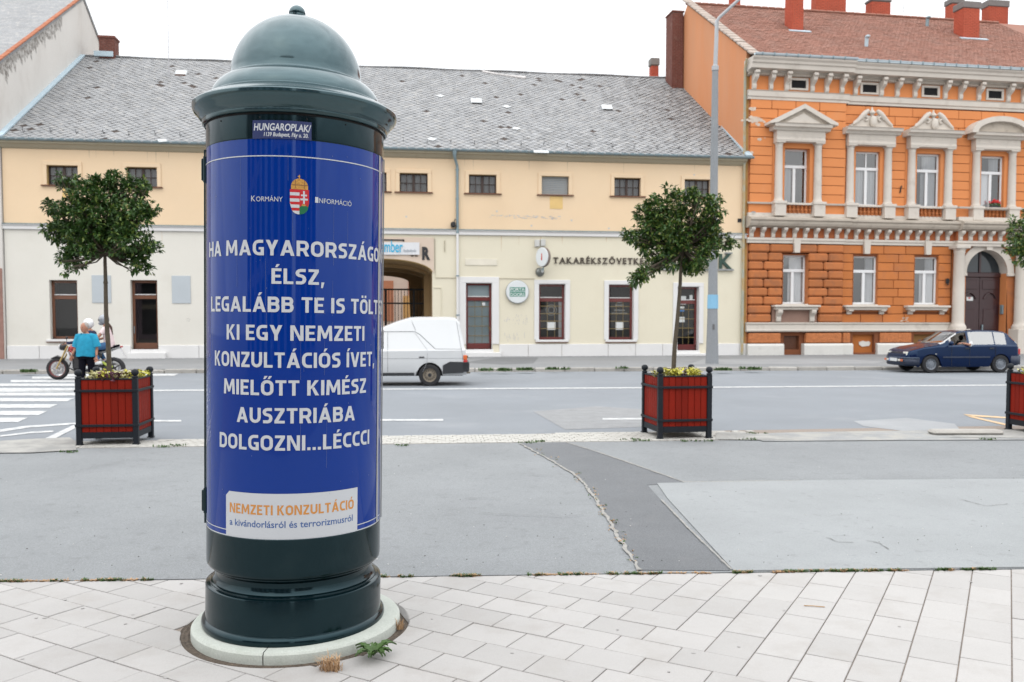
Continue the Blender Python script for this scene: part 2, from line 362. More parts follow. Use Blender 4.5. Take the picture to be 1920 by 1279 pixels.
quadpaint([(1806, 777), (1894, 797), (1894, 800.5), (1820, 783)], 'ypaint'); quadpaint([(1806, 777), (1894, 783), (1894, 785.5), (1820, 781)], 'ypaint')

# ------------------------------------------------------------------ pavers: bricks laid at 30 degrees, the bond turning through 90 degrees on the right
pave = O('paving', None)
pave['kind'] = 'structure'
sheet('paver_bed', [(-XW, -30), (XW, -30), (XW, ln(BA, BB, XW) + .01), (-XW, ln(BA, BB, -XW) + .01)], -.006, A['bed'], parent=pave)
CX, CY = -1.134, 4.512
e1 = (math.cos(R(-29.9)), math.sin(R(-29.9))); e2 = (-e1[1], e1[0]); PW = .2165; PL = PW * 1.5; JG = .0029
ax, ay = G(1320, 1222); c0 = ax * e1[0] + ay * e1[1]; b0 = ax * e2[0] + ay * e2[1]
def clipb(poly):                                                     # keep the part on the near side of the plaza edge
    res = []; nx, ny = -(BB[1] - BA[1]), BB[0] - BA[0]; d = lambda p: (p[0] - BA[0]) * nx + (p[1] - BA[1]) * ny
    for i in range(len(poly)):
        a, b = poly[i], poly[(i + 1) % len(poly)]; da, db = d(a), d(b)
        if da <= 0: res.append(a)
        if (da < 0 < db) or (db < 0 < da):
            t = da / (da - db); res.append((a[0] + (b[0] - a[0]) * t, a[1] + (b[1] - a[1]) * t))
    return res
PAV = []
for j in range(-40, 25):                                             # long bricks in rows
    v0 = b0 + j * PW; ue = c0 - j * PW
    for k in range(0, 45): PAV.append((ue - (k + 1) * PL, ue - k * PL, v0, v0 + PW))
for i in range(-25, 40):                                             # turned bricks in columns
    u0 = c0 + i * PW; vb = b0 - i * PW
    for k in range(0, 45): PAV.append((u0, u0 + PW, vb + k * PL, vb + (k + 1) * PL))
rr = random.Random(11); rest = MB(); single = []
RS = .586
for u0, u1, v0, v1 in PAV:
    poly = [(u * e1[0] + v * e2[0], u * e1[1] + v * e2[1]) for u, v in ((u0 + JG, v0 + JG), (u1 - JG, v0 + JG), (u1 - JG, v1 - JG), (u0 + JG, v1 - JG))]
    mx_, my_ = sum(p[0] for p in poly) / 4, sum(p[1] for p in poly) / 4
    if not (-9 < mx_ < 9 and -2.2 < my_ < 6.6): continue
    poly = clipb(poly)
    if len(poly) < 3: continue
    if math.hypot(mx_ - CX, my_ - CY) < 1.0:                         # cut round the column's foot
        dense = []
        for i in range(len(poly)):
            a, b = poly[i], poly[(i + 1) % len(poly)]; dense += [(a[0] + (b[0] - a[0]) * t / 8, a[1] + (b[1] - a[1]) * t / 8) for t in range(8)]
        q = []; inside = 0
        for p in dense:
            d = math.hypot(p[0] - CX, p[1] - CY)
            if d < RS: inside += 1; p = (CX + (p[0] - CX) / max(d, .01) * RS, CY + (p[1] - CY) / max(d, .01) * RS)
            q.append(p)
        if inside > 26: continue
        if inside: poly = q
    area = abs(sum(poly[i][0] * poly[(i + 1) % len(poly)][1] - poly[(i + 1) % len(poly)][0] * poly[i][1] for i in range(len(poly)))) / 2
    if area < .0015: continue
    infr = my_ > 3.2 and abs(mx_) < my_ * .62 + .25
    dist = my_ if infr else 99 + abs(mx_)
    single.append((dist, poly))
single.sort(key=lambda t: t[0])
for n, (d, poly) in enumerate(single):
    cx, cy = sum(p[0] for p in poly) / len(poly), sum(p[1] for p in poly) / len(poly); z = rr.uniform(-.0015, .0015); tx, ty = rr.uniform(-.005, .005), rr.uniform(-.005, .005)
    bv = .003; top = []
    zf = lambda p: .002 + z + (p[0] - cx) * tx + (p[1] - cy) * ty
    m_ = len(poly); inn = [(p[0] + (cx - p[0]) * bv / .12, p[1] + (cy - p[1]) * bv / .12) for p in poly]
    vs = [(p[0], p[1], -.03) for p in poly] + [(p[0], p[1], zf(p) - .0025) for p in poly] + [(p[0], p[1], zf(p)) for p in inn]
    fs = [(i + o, (i + 1) % m_ + o, (i + 1) % m_ + m_ + o, i + m_ + o) for o in (0, m_) for i in range(m_)] + [tuple(range(2 * m_, 3 * m_))]
    if n < 300 and d < 90:
        q = MB(); q.add([(a - cx, b - cy, c) for a, b, c in vs], fs); q.build('paver', A['paver'], pave, loc=(cx, cy, 0))
    else: rest.add(vs, fs)
rest.build('pavers_beyond', A['paver'], pave, kind='stuff')
# small dark studs and specks trodden into the paving
mb = MB()
for px, py in ((68, 1160), (84, 1160), (155, 1142), (122, 1126), (235, 1171), (249, 1154), (290, 1140), (310, 1273), (42, 1237), (810, 1162), (960, 1226), (1158, 1182), (1300, 1226), (1254, 1261), (1425, 1080), (1470, 1146), (1385, 1214), (340, 1095), (1686, 1176), (1820, 1092)):
    x, y = G(px, py); rs = rr.uniform(.006, .013); mb.prism([(x + rs * math.cos(a), y + rs * .9 * math.sin(a)) for a in [k * .785 for k in range(8)]], .003, .0048)
mb.build('trodden_gum', M('trodden gum', (.30, .29, .28), .8), kind='stuff')

mb = MB(); md = MB(); rg = random.Random(61)
for _ in range(170):
    px, py = rg.uniform(0, 1920), 860 + 225 * rg.random() ** .7; x, y = G(px, py)
    if y < ln(BA, BB, x) + .1 or y > ln(SA, SB, x) - .1: continue
    r = rg.uniform(.002, .006); (mb if rg.random() < .35 else md).add([(x + r * rg.uniform(.6, 1.3) * math.cos(a), y + r * rg.uniform(.6, 1.3) * math.sin(a), z) for z in (.012, .016) for a in (0, 1.6, 3.1, 4.7)], [(4, 5, 6, 7), (0, 1, 5, 4), (1, 2, 6, 5), (2, 3, 7, 6), (3, 0, 4, 7)])
mb.build('pale_grit', M('pale grit', (.5, .49, .47), .9), kind='stuff'); md.build('dark_grit', M('dark grit', (.09, .085, .08), .9), kind='stuff')
# ------------------------------------------------------------------ far pavement and kerb
walk = sheet('pavement', [(xl, ln(KA, KB, xl) + .18), (xr_, ln(KA, KB, xr_) + .18), (xr_, 70), (xl, 70)], .12, A['walk'], base=-.05)
kerb = O('kerb', None, kind='structure'); kang = math.atan2(KB[1] - KA[1], KB[0] - KA[0]); kl = .98
km = []
for q in range(3):
    mb = MB(); mb.bbox(0, kl - .02, 0, .17, -.05, .128, .018 + .006 * q); km.append(mb.mesh('kerb_stone', A['kerb']))
for i in range(-8, 42):
    x = KA[0] + i * kl * math.cos(kang); y = KA[1] + i * kl * math.sin(kang)
    o = O('kerb_stone', km[rr.randrange(3)], kerb, (x, y + rr.uniform(-.008, .008), rr.uniform(-.012, .004)), (rr.uniform(-.01, .01), rr.uniform(-.012, .012), kang + rr.uniform(-.008, .008)))
mb = MB(); mb.box(0, 60, 0, .17, -.05, .122, Matrix.Translation((KA[0] + 42 * kl * math.cos(kang), KA[1] + 42 * kl * math.sin(kang), 0)) @ Matrix.Rotation(kang, 4, 'Z'))
mb.box(-60, 0, 0, .17, -.05, .122, Matrix.Translation((KA[0] - 8 * kl * math.cos(kang), KA[1] - 8 * kl * math.sin(kang), 0)) @ Matrix.Rotation(kang, 4, 'Z'))
mb.build('kerb_beyond', A['kerb'], kerb, kind='stuff')
# darker repair strips on the far pavement
blob([(870, 686), (930, 676), (1010, 676), (1000, 688), (940, 690)], .124, M('dark pavement repair', (.14, .145, .15), .9, .1, 1, .1, 60))
blob([(1290, 690), (1320, 679), (1560, 678), (1660, 684), (1640, 688)], .124, M('light pavement repair', (.25, .255, .26), .9, .1, 1, .1, 60))
# ------------------------------------------------------------------ weeds
def blades(mb, x, y, z, n, h, spread, rr, wd=.006, lean=.6):
    for _ in range(n):
        a = rr.uniform(0, 6.28); r = rr.random() ** .6 * spread; X, Y = x + r * math.cos(a), y + r * math.sin(a) * .6; hh = h * rr.uniform(.4, 1.1); q = rr.uniform(0, 6.28)
        dx, dy = math.cos(q) * hh * lean, math.sin(q) * hh * lean; wx, wy = -math.sin(q) * wd, math.cos(q) * wd
        mb.add([(X - wx, Y - wy, z), (X + wx, Y + wy, z), (X + dx * .4 + wx * .8, Y + dy * .4 + wy * .8, z + hh * .65), (X + dx * .4 - wx * .8, Y + dy * .4 - wy * .8, z + hh * .65), (X + dx, Y + dy, z + hh * .8)], [(0, 1, 2, 3), (3, 2, 4)])
mb, md = MB(), MB(); rw = random.Random(5)
for px, wd_ in ((20, 25), (50, 18), (130, 14), (215, 18), (175, 8), (722, 8), (760, 12), (870, 26), (885, 14), (1005, 16), (1060, 12), (1090, 12), (1150, 12), (1190, 18), (1230, 14), (1395, 22), (1500, 22), (1560, 30), (1600, 24), (1650, 20), (1690, 12), (1790, 18), (1845, 20), (1875, 14), (290, 12), (230, 14)):
    for _ in range(max(3, int(wd_ * .9))):
        x = px + rw.uniform(-wd_, wd_); X, Y = G(x, 1080); Y = ln(BA, BB, X)
        X, Y = X * Y / G(x, 1080)[1] if 0 else X, Y
        blades(mb if rw.random() < .72 else md, X, Y + rw.uniform(-.008, .012), .0, 8, .022, .016, rw, .0035, 1.0)
for px in (262, 180, 1020, 1040, 1105, 1215, 1270, 1460, 1485, 1475, 1580, 1700, 60, 95, 1320): 
    for _ in range(12):
        X, Y = G(px + rw.uniform(-18, 18), 1080); Y = ln(BA, BB, X); blades(md, X, Y + rw.uniform(-.008, .01), .0, 6, .014, .014, rw, .004, 1.4)
for px, py, n in ((1112, 930, 14), (1130, 958, 16), (1085, 897, 14), (1150, 990, 14), (1040, 868, 8), (1010, 851, 8), (1165, 1012, 12), (1185, 1045, 6)):
    for _ in range(n):
        X, Y = G(px + rw.uniform(-8, 8), py + rw.uniform(-12, 12)); blades(mb if rw.random() < .4 else md, X, Y, .012, 3, .014, .02, rw, .004, 1.2)
for px, py in ((990, 832), (1010, 830), (1180, 826), (1290, 829), (1320, 829), (300, 840), (330, 838), (130, 850), (1400, 826), (1850, 826), (1420, 815), (1200, 828), (760, 837), (515, 838)):
    for _ in range(9): X, Y = G(px + rw.uniform(-16, 16), py + rw.uniform(-1.5, 1)); blades(mb, X, Y, .01, 4, .035, .04, rw, .007)
for px, py, n in ((912, 694, 16), (945, 694, 26), (985, 693, 30), (1035, 692, 14), (1355, 693, 26), (1400, 691, 10), (1415, 692, 18), (50, 697, 14), (1060, 692, 6), (60, 696, 8), (1170, 690, 6)):
    for _ in range(n): X, Y = G(px + rw.uniform(-11, 11), py, .12); blades(mb, X, Y + rw.uniform(-.15, .1), .1, 6, .12, .1, rw, .02)
for px, py, n, h in ((14, 671, 22, .5), (40, 671, 8, .25), (310, 671, 6, .55), (830, 672, 8, .15), (870, 671, 6, .15)):
    for _ in range(n): X, Y = G(px + rw.uniform(-4, 4), py, .12); blades(mb, X, Y - .1, .1, 5, h, .1, rw, .03, .35)
mb.build('weeds', A['leafw'], kind='stuff'); md.build('dry_grass', A['dry'], kind='stuff')
def rosette(px, py, n, r, label):                                     # dandelion-like plant, toothed leaves from one root
    x, y = G(px, py); mb = MB(); rq = random.Random(px)
    for k in range(n):
        a = 2 * math.pi * k / n + rq.uniform(-.3, .3); L = r * rq.uniform(.6, 1.1); cs, sn = math.cos(a), math.sin(a); vs = []; m = 9
        for i in range(m + 1):
            t = i / m; wv = (.008 + .026 * math.sin(math.pi * min(1, t * 1.05)) ** .8) * r / .17 * (1 if i % 2 else .5) * (1 - .3 * t); zz = .015 + .07 * math.sin(t * 2.4) * L / .17
            for s_ in (-1, 0, 1): vs.append((x + cs * L * t - sn * wv * s_, y + sn * L * t + cs * wv * s_, zz + (.008 if s_ else 0)))
        mb.add(vs, [(3 * i + j, 3 * i + j + 1, 3 * i + j + 4, 3 * i + j + 3) for i in range(m) for j in (0, 1)])
    return mb.build('weed_plant', A['leafw'], smooth=60, label=label, cat='weed')
rosette(700, 1236, 17, .115, 'green toothed weed growing beside the concrete foot of the poster column')
mb = MB(); x, y = G(618, 1262); blades(mb, x, y + .03, 0, 130, .085, .055, rw, .0022, .7); mb.build('grass_tuft', A['dry'], label='dry brown grass tuft at the front of the concrete foot', cat='grass tuft', kind='thing')
mb = MB(); x, y = G(750, 1180); blades(mb, x + .0, y, 0, 34, .07, .02, rw, .0022, .3); mb.build('grass_tuft', A['dry'], label='thin dry grass tuft at the far side of the concrete foot', cat='grass tuft', kind='thing')
mb = MB(); x, y = G(1525, 1139); mb.tube([(x - .05, y + .01, .008), (x, y, .009), (x + .06, y - .012, .007)], .0028, 5); mb.build('twig', A['dry'], label='thin brown twig lying on the pale pavers', cat='twig')
mb = MB(); mb.bbox(-.5, .5, -.12, .12, 0, .07, .05, Matrix.Translation((*G(1810, 816), .01))); mb.build('broken_kerb_piece', A['kerb'], label='low broken kerb piece lying at the plaza edge near the last planter', cat='kerb stone')
# ------------------------------------------------------------------ bold squarish capitals for the poster, drawn as strokes (unit cap height)
HW = .098                                                             # half stroke
def gstroke(pts, closed=False, h=HW):
    pts = [p for i, p in enumerate(pts) if i == 0 or math.dist(p, pts[i - 1]) > .004]
    n = len(pts); L, Rr = [], []
    for i in range(n):
        a = pts[(i - 1) % n] if (closed or i) else None; b = pts[(i + 1) % n] if (closed or i < n - 1) else None; p = pts[i]
        def nrm(u, v): d = math.dist(u, v); return (-(v[1] - u[1]) / d, (v[0] - u[0]) / d)
        if a and b:
            n1, n2 = nrm(a, p), nrm(p, b); m = (n1[0] + n2[0], n1[1] + n2[1]); k = max(.35, (m[0] * n1[0] + m[1] * n1[1])); m = (m[0] / k, m[1] / k)
        else: m = nrm(a, p) if a else nrm(p, b)
        L.append((p[0] + m[0] * h, p[1] + m[1] * h)); Rr.append((p[0] - m[0] * h, p[1] - m[1] * h))
    q = []
    for i in range(n if closed else n - 1): j = (i + 1) % n; q.append([L[i], L[j], Rr[j], Rr[i]])
    return q
def rr_(x0, x1, y0, y1, r, c=4, parts='all'):                         # rounded rectangle centreline, anticlockwise from bottom left
    P = []
    for cx, cy, a0 in ((x0 + r, y0 + r, 180), (x1 - r, y0 + r, 270), (x1 - r, y1 - r, 0), (x0 + r, y1 - r, 90)):
        P += [(cx + r * math.cos(R(a0 + 90 * k / c)), cy + r * math.sin(R(a0 + 90 * k / c))) for k in range(c + 1)]
    return P
def bx(x0, x1, y0, y1): return [(x0, y0), (x1, y0), (x1, y1), (x0, y1)]
def arcp(cx, cy, rx, ry, a0, a1, n=6): return [(cx + rx * math.cos(R(a0 + (a1 - a0) * k / n)), cy + ry * math.sin(R(a0 + (a1 - a0) * k / n))) for k in range(n + 1)]
GL_ = {}
def gl(ch, w, *polys): GL_[ch] = (w, [p for q in polys for p in (q if isinstance(q[0][0], (list, tuple)) else [q])])
S2 = 2 * HW; T1 = 1 - HW
gl('A', .80, [(0, 0), (.205, 0), (.50, 1), (.295, 1)], [(.80, 0), (.595, 0), (.30, 1), (.505, 1)], bx(.17, .63, .20, .37))
gl('B', .68, bx(0, S2, 0, 1), gstroke([(S2, T1), (.42, T1)] + arcp(.42, .72, .145, .182, 90, -90) + [(S2, .538)]), gstroke([(S2, .53), (.44, .53)] + arcp(.44, .314, .145, .216, 90, -90) + [(S2, HW)]))
gl('C', .60, gstroke([(.60, T1), (.36, T1)] + arcp(.36, .60, .262, .302, 90, 180) + arcp(.36, .40, .262, .302, 180, 270) + [(.60, HW)]))
gl('D', .72, bx(0, S2, 0, 1), gstroke([(S2, T1), (.36, T1)] + arcp(.36, .62, .262, .282, 90, 0) + arcp(.36, .38, .262, .282, 0, -90) + [(S2, HW)]))
gl('E', .56, bx(0, S2, 0, 1), bx(S2, .56, 0, .175), bx(S2, .56, .825, 1), bx(S2, .50, .42, .585))
gl('G', .68, gstroke([(.64, T1), (.38, T1)] + arcp(.38, .60, .282, .302, 90, 180) + arcp(.38, .40, .282, .302, 180, 270) + [(.585, HW)]), bx(.49, .68, .0, .53), bx(.37, .49, .38, .53))
gl('H', .73, bx(0, S2, 0, 1), bx(.73 - S2, .73, 0, 1), bx(S2, .73 - S2, .41, .59))
gl('I', .196, bx(0, S2, 0, 1))
gl('K', .70, bx(0, S2, 0, 1), [(S2, .42), (S2, .58), (.44, 1), (.67, 1), (.32, .5)], [(.28, .44), (.32, .5), (.40, .56), (.70, 0), (.47, 0)])
gl('L', .54, bx(0, S2, 0, 1), bx(S2, .54, 0, .175))
gl('M', .92, [(0, 0), (.195, 0), (.225, 1), (.04, 1)], [(.92, 0), (.725, 0), (.695, 1), (.88, 1)], [(.10, 1), (.235, 1), (.46, .46), (.46, .16), (.38, .16)], [(.82, 1), (.685, 1), (.46, .46), (.46, .16), (.54, .16)])
gl('N', .74, bx(0, .185, 0, 1), bx(.74 - .185, .74, 0, 1), [(.06, 1), (.235, 1), (.68, 0), (.505, 0)])
gl('O', .74, gstroke(rr_(HW, .74 - HW, HW, T1, .25), True))
gl('R', .70, bx(0, S2, 0, 1), gstroke([(S2, T1), (.42, T1)] + arcp(.42, .665, .175, .237, 90, -90) + [(S2, .428)]), [(.32, .40), (.52, .42), (.71, 0), (.50, 0)])
gl('S', .60, gstroke([(.56, T1), (.30, T1)] + arcp(.30, .725, .20, .177, 90, 270) + arcp(.31, .322, .19, .226, 90, -90) + [(.03, HW)]))
gl('T', .62, bx(.31 - HW, .31 + HW, 0, .83), bx(0, .62, .825, 1))
gl('U', .71, gstroke([(HW, 1), (HW, .36)] + arcp(.355, .36, .257, .262, 180, 360) + [(.71 - HW, .36), (.71 - HW, 1)]))
gl('V', .76, [(0, 1), (.205, 1), (.48, 0), (.27, 0)], [(.76, 1), (.555, 1), (.28, 0), (.49, 0)])
gl('Y', .72, [(0, 1), (.22, 1), (.46, .42), (.26, .36)], [(.72, 1), (.50, 1), (.26, .42), (.46, .36)], bx(.36 - HW, .36 + HW, 0, .42))
gl('Z', .60, bx(.01, .59, .825, 1), bx(0, .60, 0, .175), [(0, .17), (.235, .17), (.59, .83), (.355, .83)])
gl(',', .20, [(.01, -.20), (.11, -.20), (.21, .17), (.03, .17)]); gl('.', .20, bx(.0, .19, 0, .19)); gl(' ', .26)if 0 else GL_.__setitem__(' ', (.22, []))
ac = lambda w: [(w / 2 - .07, 1.07), (w / 2 + .04, 1.07), (w / 2 + .19, 1.27), (w / 2 + .01, 1.27)]
for c, b in (('Á', 'A'), ('É', 'E'), ('Í', 'I'), ('Ó', 'O'), ('Ő', 'O'), ('Ö', 'O')):
    w_, ps = GL_[b]; m_ = w_ / 2
    if c == 'Ö': e = [bx(m_ - .23, m_ - .06, 1.09, 1.25), bx(m_ + .06, m_ + .23, 1.09, 1.25)]
    elif c == 'Ő': e = [[(q[0] + d, q[1]) for q in ac(w_)] for d in (-.16, .10)]
    else: e = [ac(w_)]
    GL_[c] = (w_, ps + e)
GSP = .115
def gwidth(st): return sum(GL_[c][0] for c in st) + GSP * (len(st) - 1)
# ------------------------------------------------------------------ the poster column
capg = M('sky brightened green enamel', (.006, .024, .030), .13, .04, 2, .0, spec=.5, ior=1.85, tint=(.68, .93, 1), obj=True, dirt=(.05, .065, .065), dscale=6, damt=.3, thr=(.5, .8))  # same enamel as the base, lightened and shinier to imitate brighter sky reflection
paintg = M('dark green enamel', (.001, .006, .008), .12, .03, 2, .0, spec=.5, ior=1.46, tint=(.55, .88, 1), obj=True, dirt=(.02, .028, .027), dscale=7, damt=.25, thr=(.5, .8))
black = M('black gap', (.004, .004, .005), .6)
blue = M('blue poster print', (.001, .025, .20), .03, .06, 1.2, spec=.5, ior=1.45, tint=(.7, .85, 1), obj=True)
whitep = M('white poster print', (.46, .48, .505), .3, .02, 3, spec=.3)
RS_ = .9855
def zc(z):                                                            # heights were read along the sight lines; put them on the axis
    if z < .3: return z + .006 * max(0, z - .05) / .25 * 0 + (0 if z < .12 else 0)
    d = ray(PX, 605 - (z - 1.6) / .0028); return HC + 4.45 * d[2] / d[1]
_lathe = MB.lathe
def clathe(self, prof, *a, **k): return _lathe(self, [(r * RS_, zc(z)) for r, z in prof], *a, **k)
MB.clathe = clathe
col = thing('poster_column', 'dark green round advertising column with a blue poster under a domed cap', 'advertising column', (CX - .018, CY, 0)); LEAN = R(.9); col.rotation_euler = (0, LEAN, 0)
# concrete foot: two half rings
foot = M('pale concrete foot', (.43, .455, .415), .85, .06, 6, .12, 120, .5, 120, bdist=.003, dirt=(.33, .36, .31), dscale=9, damt=.6, thr=(.5, .72))
for a0, a1 in ((R(-93.3), R(86)), (R(86.5), R(266.2))):
    MB().clathe([(.40, -.02), (.40, .052), (.522, .054), (.534, .051), (.542, .041), (.544, .02), (.541, -.028)], 72, a0=a0, a1=a1).build('foot_ring', foot, col, smooth=30, loc=(.018, 0, 0), rot=(0, -LEAN, 0))
MB().clathe([(.545 + .012 * k, -.0045 + .004 * (k % 2)) for k in range(6)], 64).build('soil_gap', M('soil', (.085, .066, .05), .95, .4, 25, .4, 120, 1, 90), col, loc=(.018, 0, .0), rot=(0, -LEAN, 0))
base = [(.40, .046), (.468, .047), (.474, .054), (.476, .066), (.474, .079), (.468, .088), (.460, .092), (.456, .094), (.455, .098), (.454, .262), (.452, .268), (.446, .272), (.436, .273), (.431, .275), (.430, .280),
        (.424, .283), (.418, .284), (.415, .288), (.409, .297), (.405, .303), (.403, .318), (.405, .330), (.418, .340), (.428, .347), (.430, .352), (.440, .358), (.447, .366), (.449, .376), (.4495, .40), (.4495, .553), (.447, .556)]
MB().clathe(base, 96).build('base', paintg, col, smooth=30)
MB().clathe([(.4475, .556), (.4475, 2.50)], 128).build('poster', blue, col, smooth=60)
ring = [(.4475, 2.483), (.4495, 2.485), (.4505, 2.49), (.4505, 2.60), (.447, 2.602)]
MB().clathe(ring, 96).build('top_ring', paintg, col, smooth=30)
MB().clathe([(.446, 2.598), (.446, 2.612), (.458, 2.614)], 96).build('shadow_gap', black, col)
cap = [(.458, 2.610), (.466, 2.612), (.468, 2.620), (.469, 2.628), (.467, 2.634), (.470, 2.637), (.478, 2.642), (.484, 2.648), (.489, 2.655), (.494, 2.663), (.504, 2.672), (.511, 2.681), (.5165, 2.693), (.518, 2.704), (.518, 2.712), (.514, 2.717),
       (.510, 2.719), (.503, 2.722), (.490, 2.733), (.470, 2.745), (.450, 2.755), (.436, 2.763), (.431, 2.766), (.429, 2.769), (.428, 2.776), (.424, 2.790), (.416, 2.806), (.405, 2.823), (.392, 2.838), (.378, 2.851), (.364, 2.861), (.352, 2.867), (.344, 2.870), (.341, 2.8705), (.3395, 2.873)]
MB().clathe(cap, 96).build('cap_brim', capg, col, smooth=24)
dome = [(.3395, 2.873), (.3365, 2.876)] + [(.333 * math.cos(t), 2.882 + .342 * math.sin(t)) for t in [R(a) for a in range(0, 90, 5)]] + [(.0, 3.224)]
MB().clathe(dome, 96).build('dome', capg, col, smooth=40)
fin = [(.045, 3.216), (.045, 3.238), (.040, 3.24), (.0425, 3.245)] + [(.043 * math.cos(t), 3.246 + .043 * math.sin(t)) for t in [R(a) for a in range(0, 91, 10)]]
MB().clathe(fin, 32).build('finial', capg, col, smooth=40)
for z0, z1 in ((zc(2.32), zc(2.46)), (zc(.60), zc(.735))):
    mb = MB(); q = R(-168.5)
    mb.bbox(.441, .458, -.018, .018, z0, z1, .004, Matrix.Rotation(q, 4, 'Z')); mb.bbox(.454, .468, -.01, .01, z0 + .012, z1 - .012, .004, Matrix.Rotation(q, 4, 'Z')); mb.build('hinge', paintg, col, smooth=30)
for a in (-130, -100, -70, -150):
    pass
mb = MB()
for a in (-157, -128, -98, -70, -45): mb.ell((.4445 * math.cos(R(a)), .4445 * math.sin(R(a)), zc(2.585)), .004, .004, .004, 8, 6)
mb.build('rivet', black, col, smooth=60)
def cyl(px, py, r=.449 * .9855):                                      # photo pixel -> angle and height on the column's front
    inv = Matrix.Rotation(-LEAN, 3, 'Y'); o = inv @ Vector((-(CX - .018), -CY, HC)); d = inv @ Vector(ray(px, py))
    a = d.x ** 2 + d.y ** 2; b = o.x * d.x + o.y * d.y; c = o.x ** 2 + o.y ** 2 - r * r
    t = (-b - math.sqrt(max(0, b * b - a * c))) / a
    return math.atan2(o.y + d.y * t, o.x + d.x * t), o.z + d.z * t
def wrap(pts, r):
    r *= RS_
    return [(r * math.cos(q), r * math.sin(q), z) for q, z in pts]
def ctext(st, th0, th1, zb, cap, r, mat, name, bold=.012, slant=0.0, parent=None):
    vs, fs, wd, ch = text_geo(st, bold); k = (th1 - th0) / wd
    mb = MB(); mb.add(wrap([(th0 + (a + slant * b) * k, zb + b * cap / ch) for a, b in vs], r), fs); return mb.build(name, mat, parent or col)
def patch(q0, q1, z0, z1, r, mat, name, n=24, cut=0, parent=None):
    mb = MB(); top = []
    for i in range(n + 1):
        q = q0 + (q1 - q0) * i / n; zt = z1 - max(0, cut - (q - q0) * r) if cut else z1; top.append((q, zt))
    mb.add(wrap([(q, z0) for q, _ in top] + top, r), [(i, i + 1, i + n + 2, i + n + 1) for i in range(n)]); return mb.build(name, mat, parent or col, smooth=60)
pcen = (cyl(558, 520)[0] + cyl(554, 780)[0]) / 2
lines = [('HA MAGYARORSZÁGON', 395, 709, 480), ('ÉLSZ,', 509, 608, 533), ('LEGALÁBB TE IS TÖLTSD', 396, 709, 586), ('KI EGY NEMZETI', 425, 683, 639), ('KONZULTÁCIÓS ÍVET,', 403, 701, 690), ('MIELŐTT KIMÉSZ', 420, 686, 742), ('AUSZTRIÁBA', 444, 665, 794), ('DOLGOZNI...LÉCCCI', 412, 692, 845)]
def gtext(st, th0, th1, zb, cap, r, mat, name):
    k = (th1 - th0) / gwidth(st); u = 0.0; mb = MB(); n = 0
    for c in st:
        w_, ps = GL_[c]
        for i_, p in enumerate(ps):                                   # each stroke a hair above the last, so that none coincide
            rad = r + .00004 * (n % 9); n += 1
            mb.add(wrap([(th0 + (u + x) * k, zb + y * cap) for x, y in p], rad), [tuple(range(len(p)))])
        u += w_ + GSP
    return mb.build(name, mat, col)
kk = [(cyl(b, y)[0] - cyl(a, y)[0]) / gwidth(st) for st, a, b, y in lines if st[:2] in ('ÉL', 'KI', 'MI', 'AU')]; kk = sum(kk) / len(kk)
for st, a, b, y in lines:
    zb = cyl(552, y)[1]
    if st.startswith('HA'): t0 = cyl(424, y)[0] - kk * (gwidth('HA ') + GSP); t1 = t0 + kk * gwidth(st)
    elif st.startswith('LEG'): t0 = cyl(396, y)[0]; t1 = t0 + kk * gwidth(st)
    else: t0, t1 = cyl(a, y)[0], cyl(b, y)[0]
    gtext(st, t0, t1, zb, .0725, .4492, whitep, 'poster_lettering')
th = lambda x, y: cyl(x, y)[0]; zz = lambda x, y: cyl(x, y)[1]
def smallcaps(first, rest, x0, x1, y, cap):
    f = .13 if len(rest) < 7 else .085
    xm = x0 + (x1 - x0) * f; zb = zz((x0 + x1) / 2, y)
    ctext(first, th(x0, y), th(xm, y), zb, cap * 1.2, .4492, whitep, 'poster_lettering', .002); ctext(rest, th(xm + 1.6, y), th(x1, y), zb, cap, .4492, whitep, 'poster_lettering', .0)
smallcaps('K', 'ORMÁNY', 471, 530, 377.5, .0235); smallcaps('I', 'NFORMÁCIÓ', 591, 659, 383, .0235)
# thin frame lines of the poster
patch(-math.pi, 0, zz(550, 294.5), zz(550, 292.6), .4491, whitep, 'poster_frame_line', 90); patch(-math.pi, 0, zz(550, 1001), zz(550, 999.3), .4491, whitep, 'poster_frame_line', 90)
patch(-math.pi, 0, zc(.5565), zc(.5615), .4486, whitep, 'poster_edge', 90)
# white field with the orange and blue lines
pan0, pan1 = th(424, 950), th(670, 950); patch(pan0, pan1, zc(.5600), zz(548, 926), .4494, whitep, 'poster_white_field', 30, cut=.022)
gtext('NEMZETI KONZULTÁCIÓ', th(431, 955), th(663, 955), zz(548, 966), .0475, .4498, M('orange print', (.50, .22, .055), .4, .02, spec=.3), 'poster_lettering')
ctext('a kivándorlásról és terrorizmusról', th(431, 980), th(661, 980), zz(548, 989.5), .0335, .4498, M('slate blue print', (.045, .10, .26), .4, .02, spec=.3), 'poster_lettering', .012)
# coat of arms: crown, barred half and cross half, green mound
cr = O('coat_of_arms', None, col)
xa, xm, xb = 543.5, 561.5, 579.5
red, gold, green = M('red print', (.42, .02, .025), .4, .06, 40, spec=.3), M('gold print', (.42, .22, .05), .4, .5, 160, spec=.3), M('green print', (.01, .12, .05), .4, spec=.3)
rz_ = lambda y: zz(561, y)
def outline(x):                                                       # lower edge of the shield
    t = abs(x - xm) / (xb - xm); return 402 - 13 * t ** 2.6 - (8 if t > .93 else 0)
def shield(x0, x1, y0, y1, mat, r, name):
    n = 8; xs = [x0 + (x1 - x0) * i / n for i in range(n + 1)]; mb = MB()
    mb.add(wrap([(th(x, 370), rz_(min(y1, outline(x)))) for x in xs] + [(th(x, 370), rz_(min(y0, outline(x)))) for x in xs], r), [(i, i + 1, i + n + 2, i + n + 1) for i in range(n)]); mb.build(name, mat, cr)
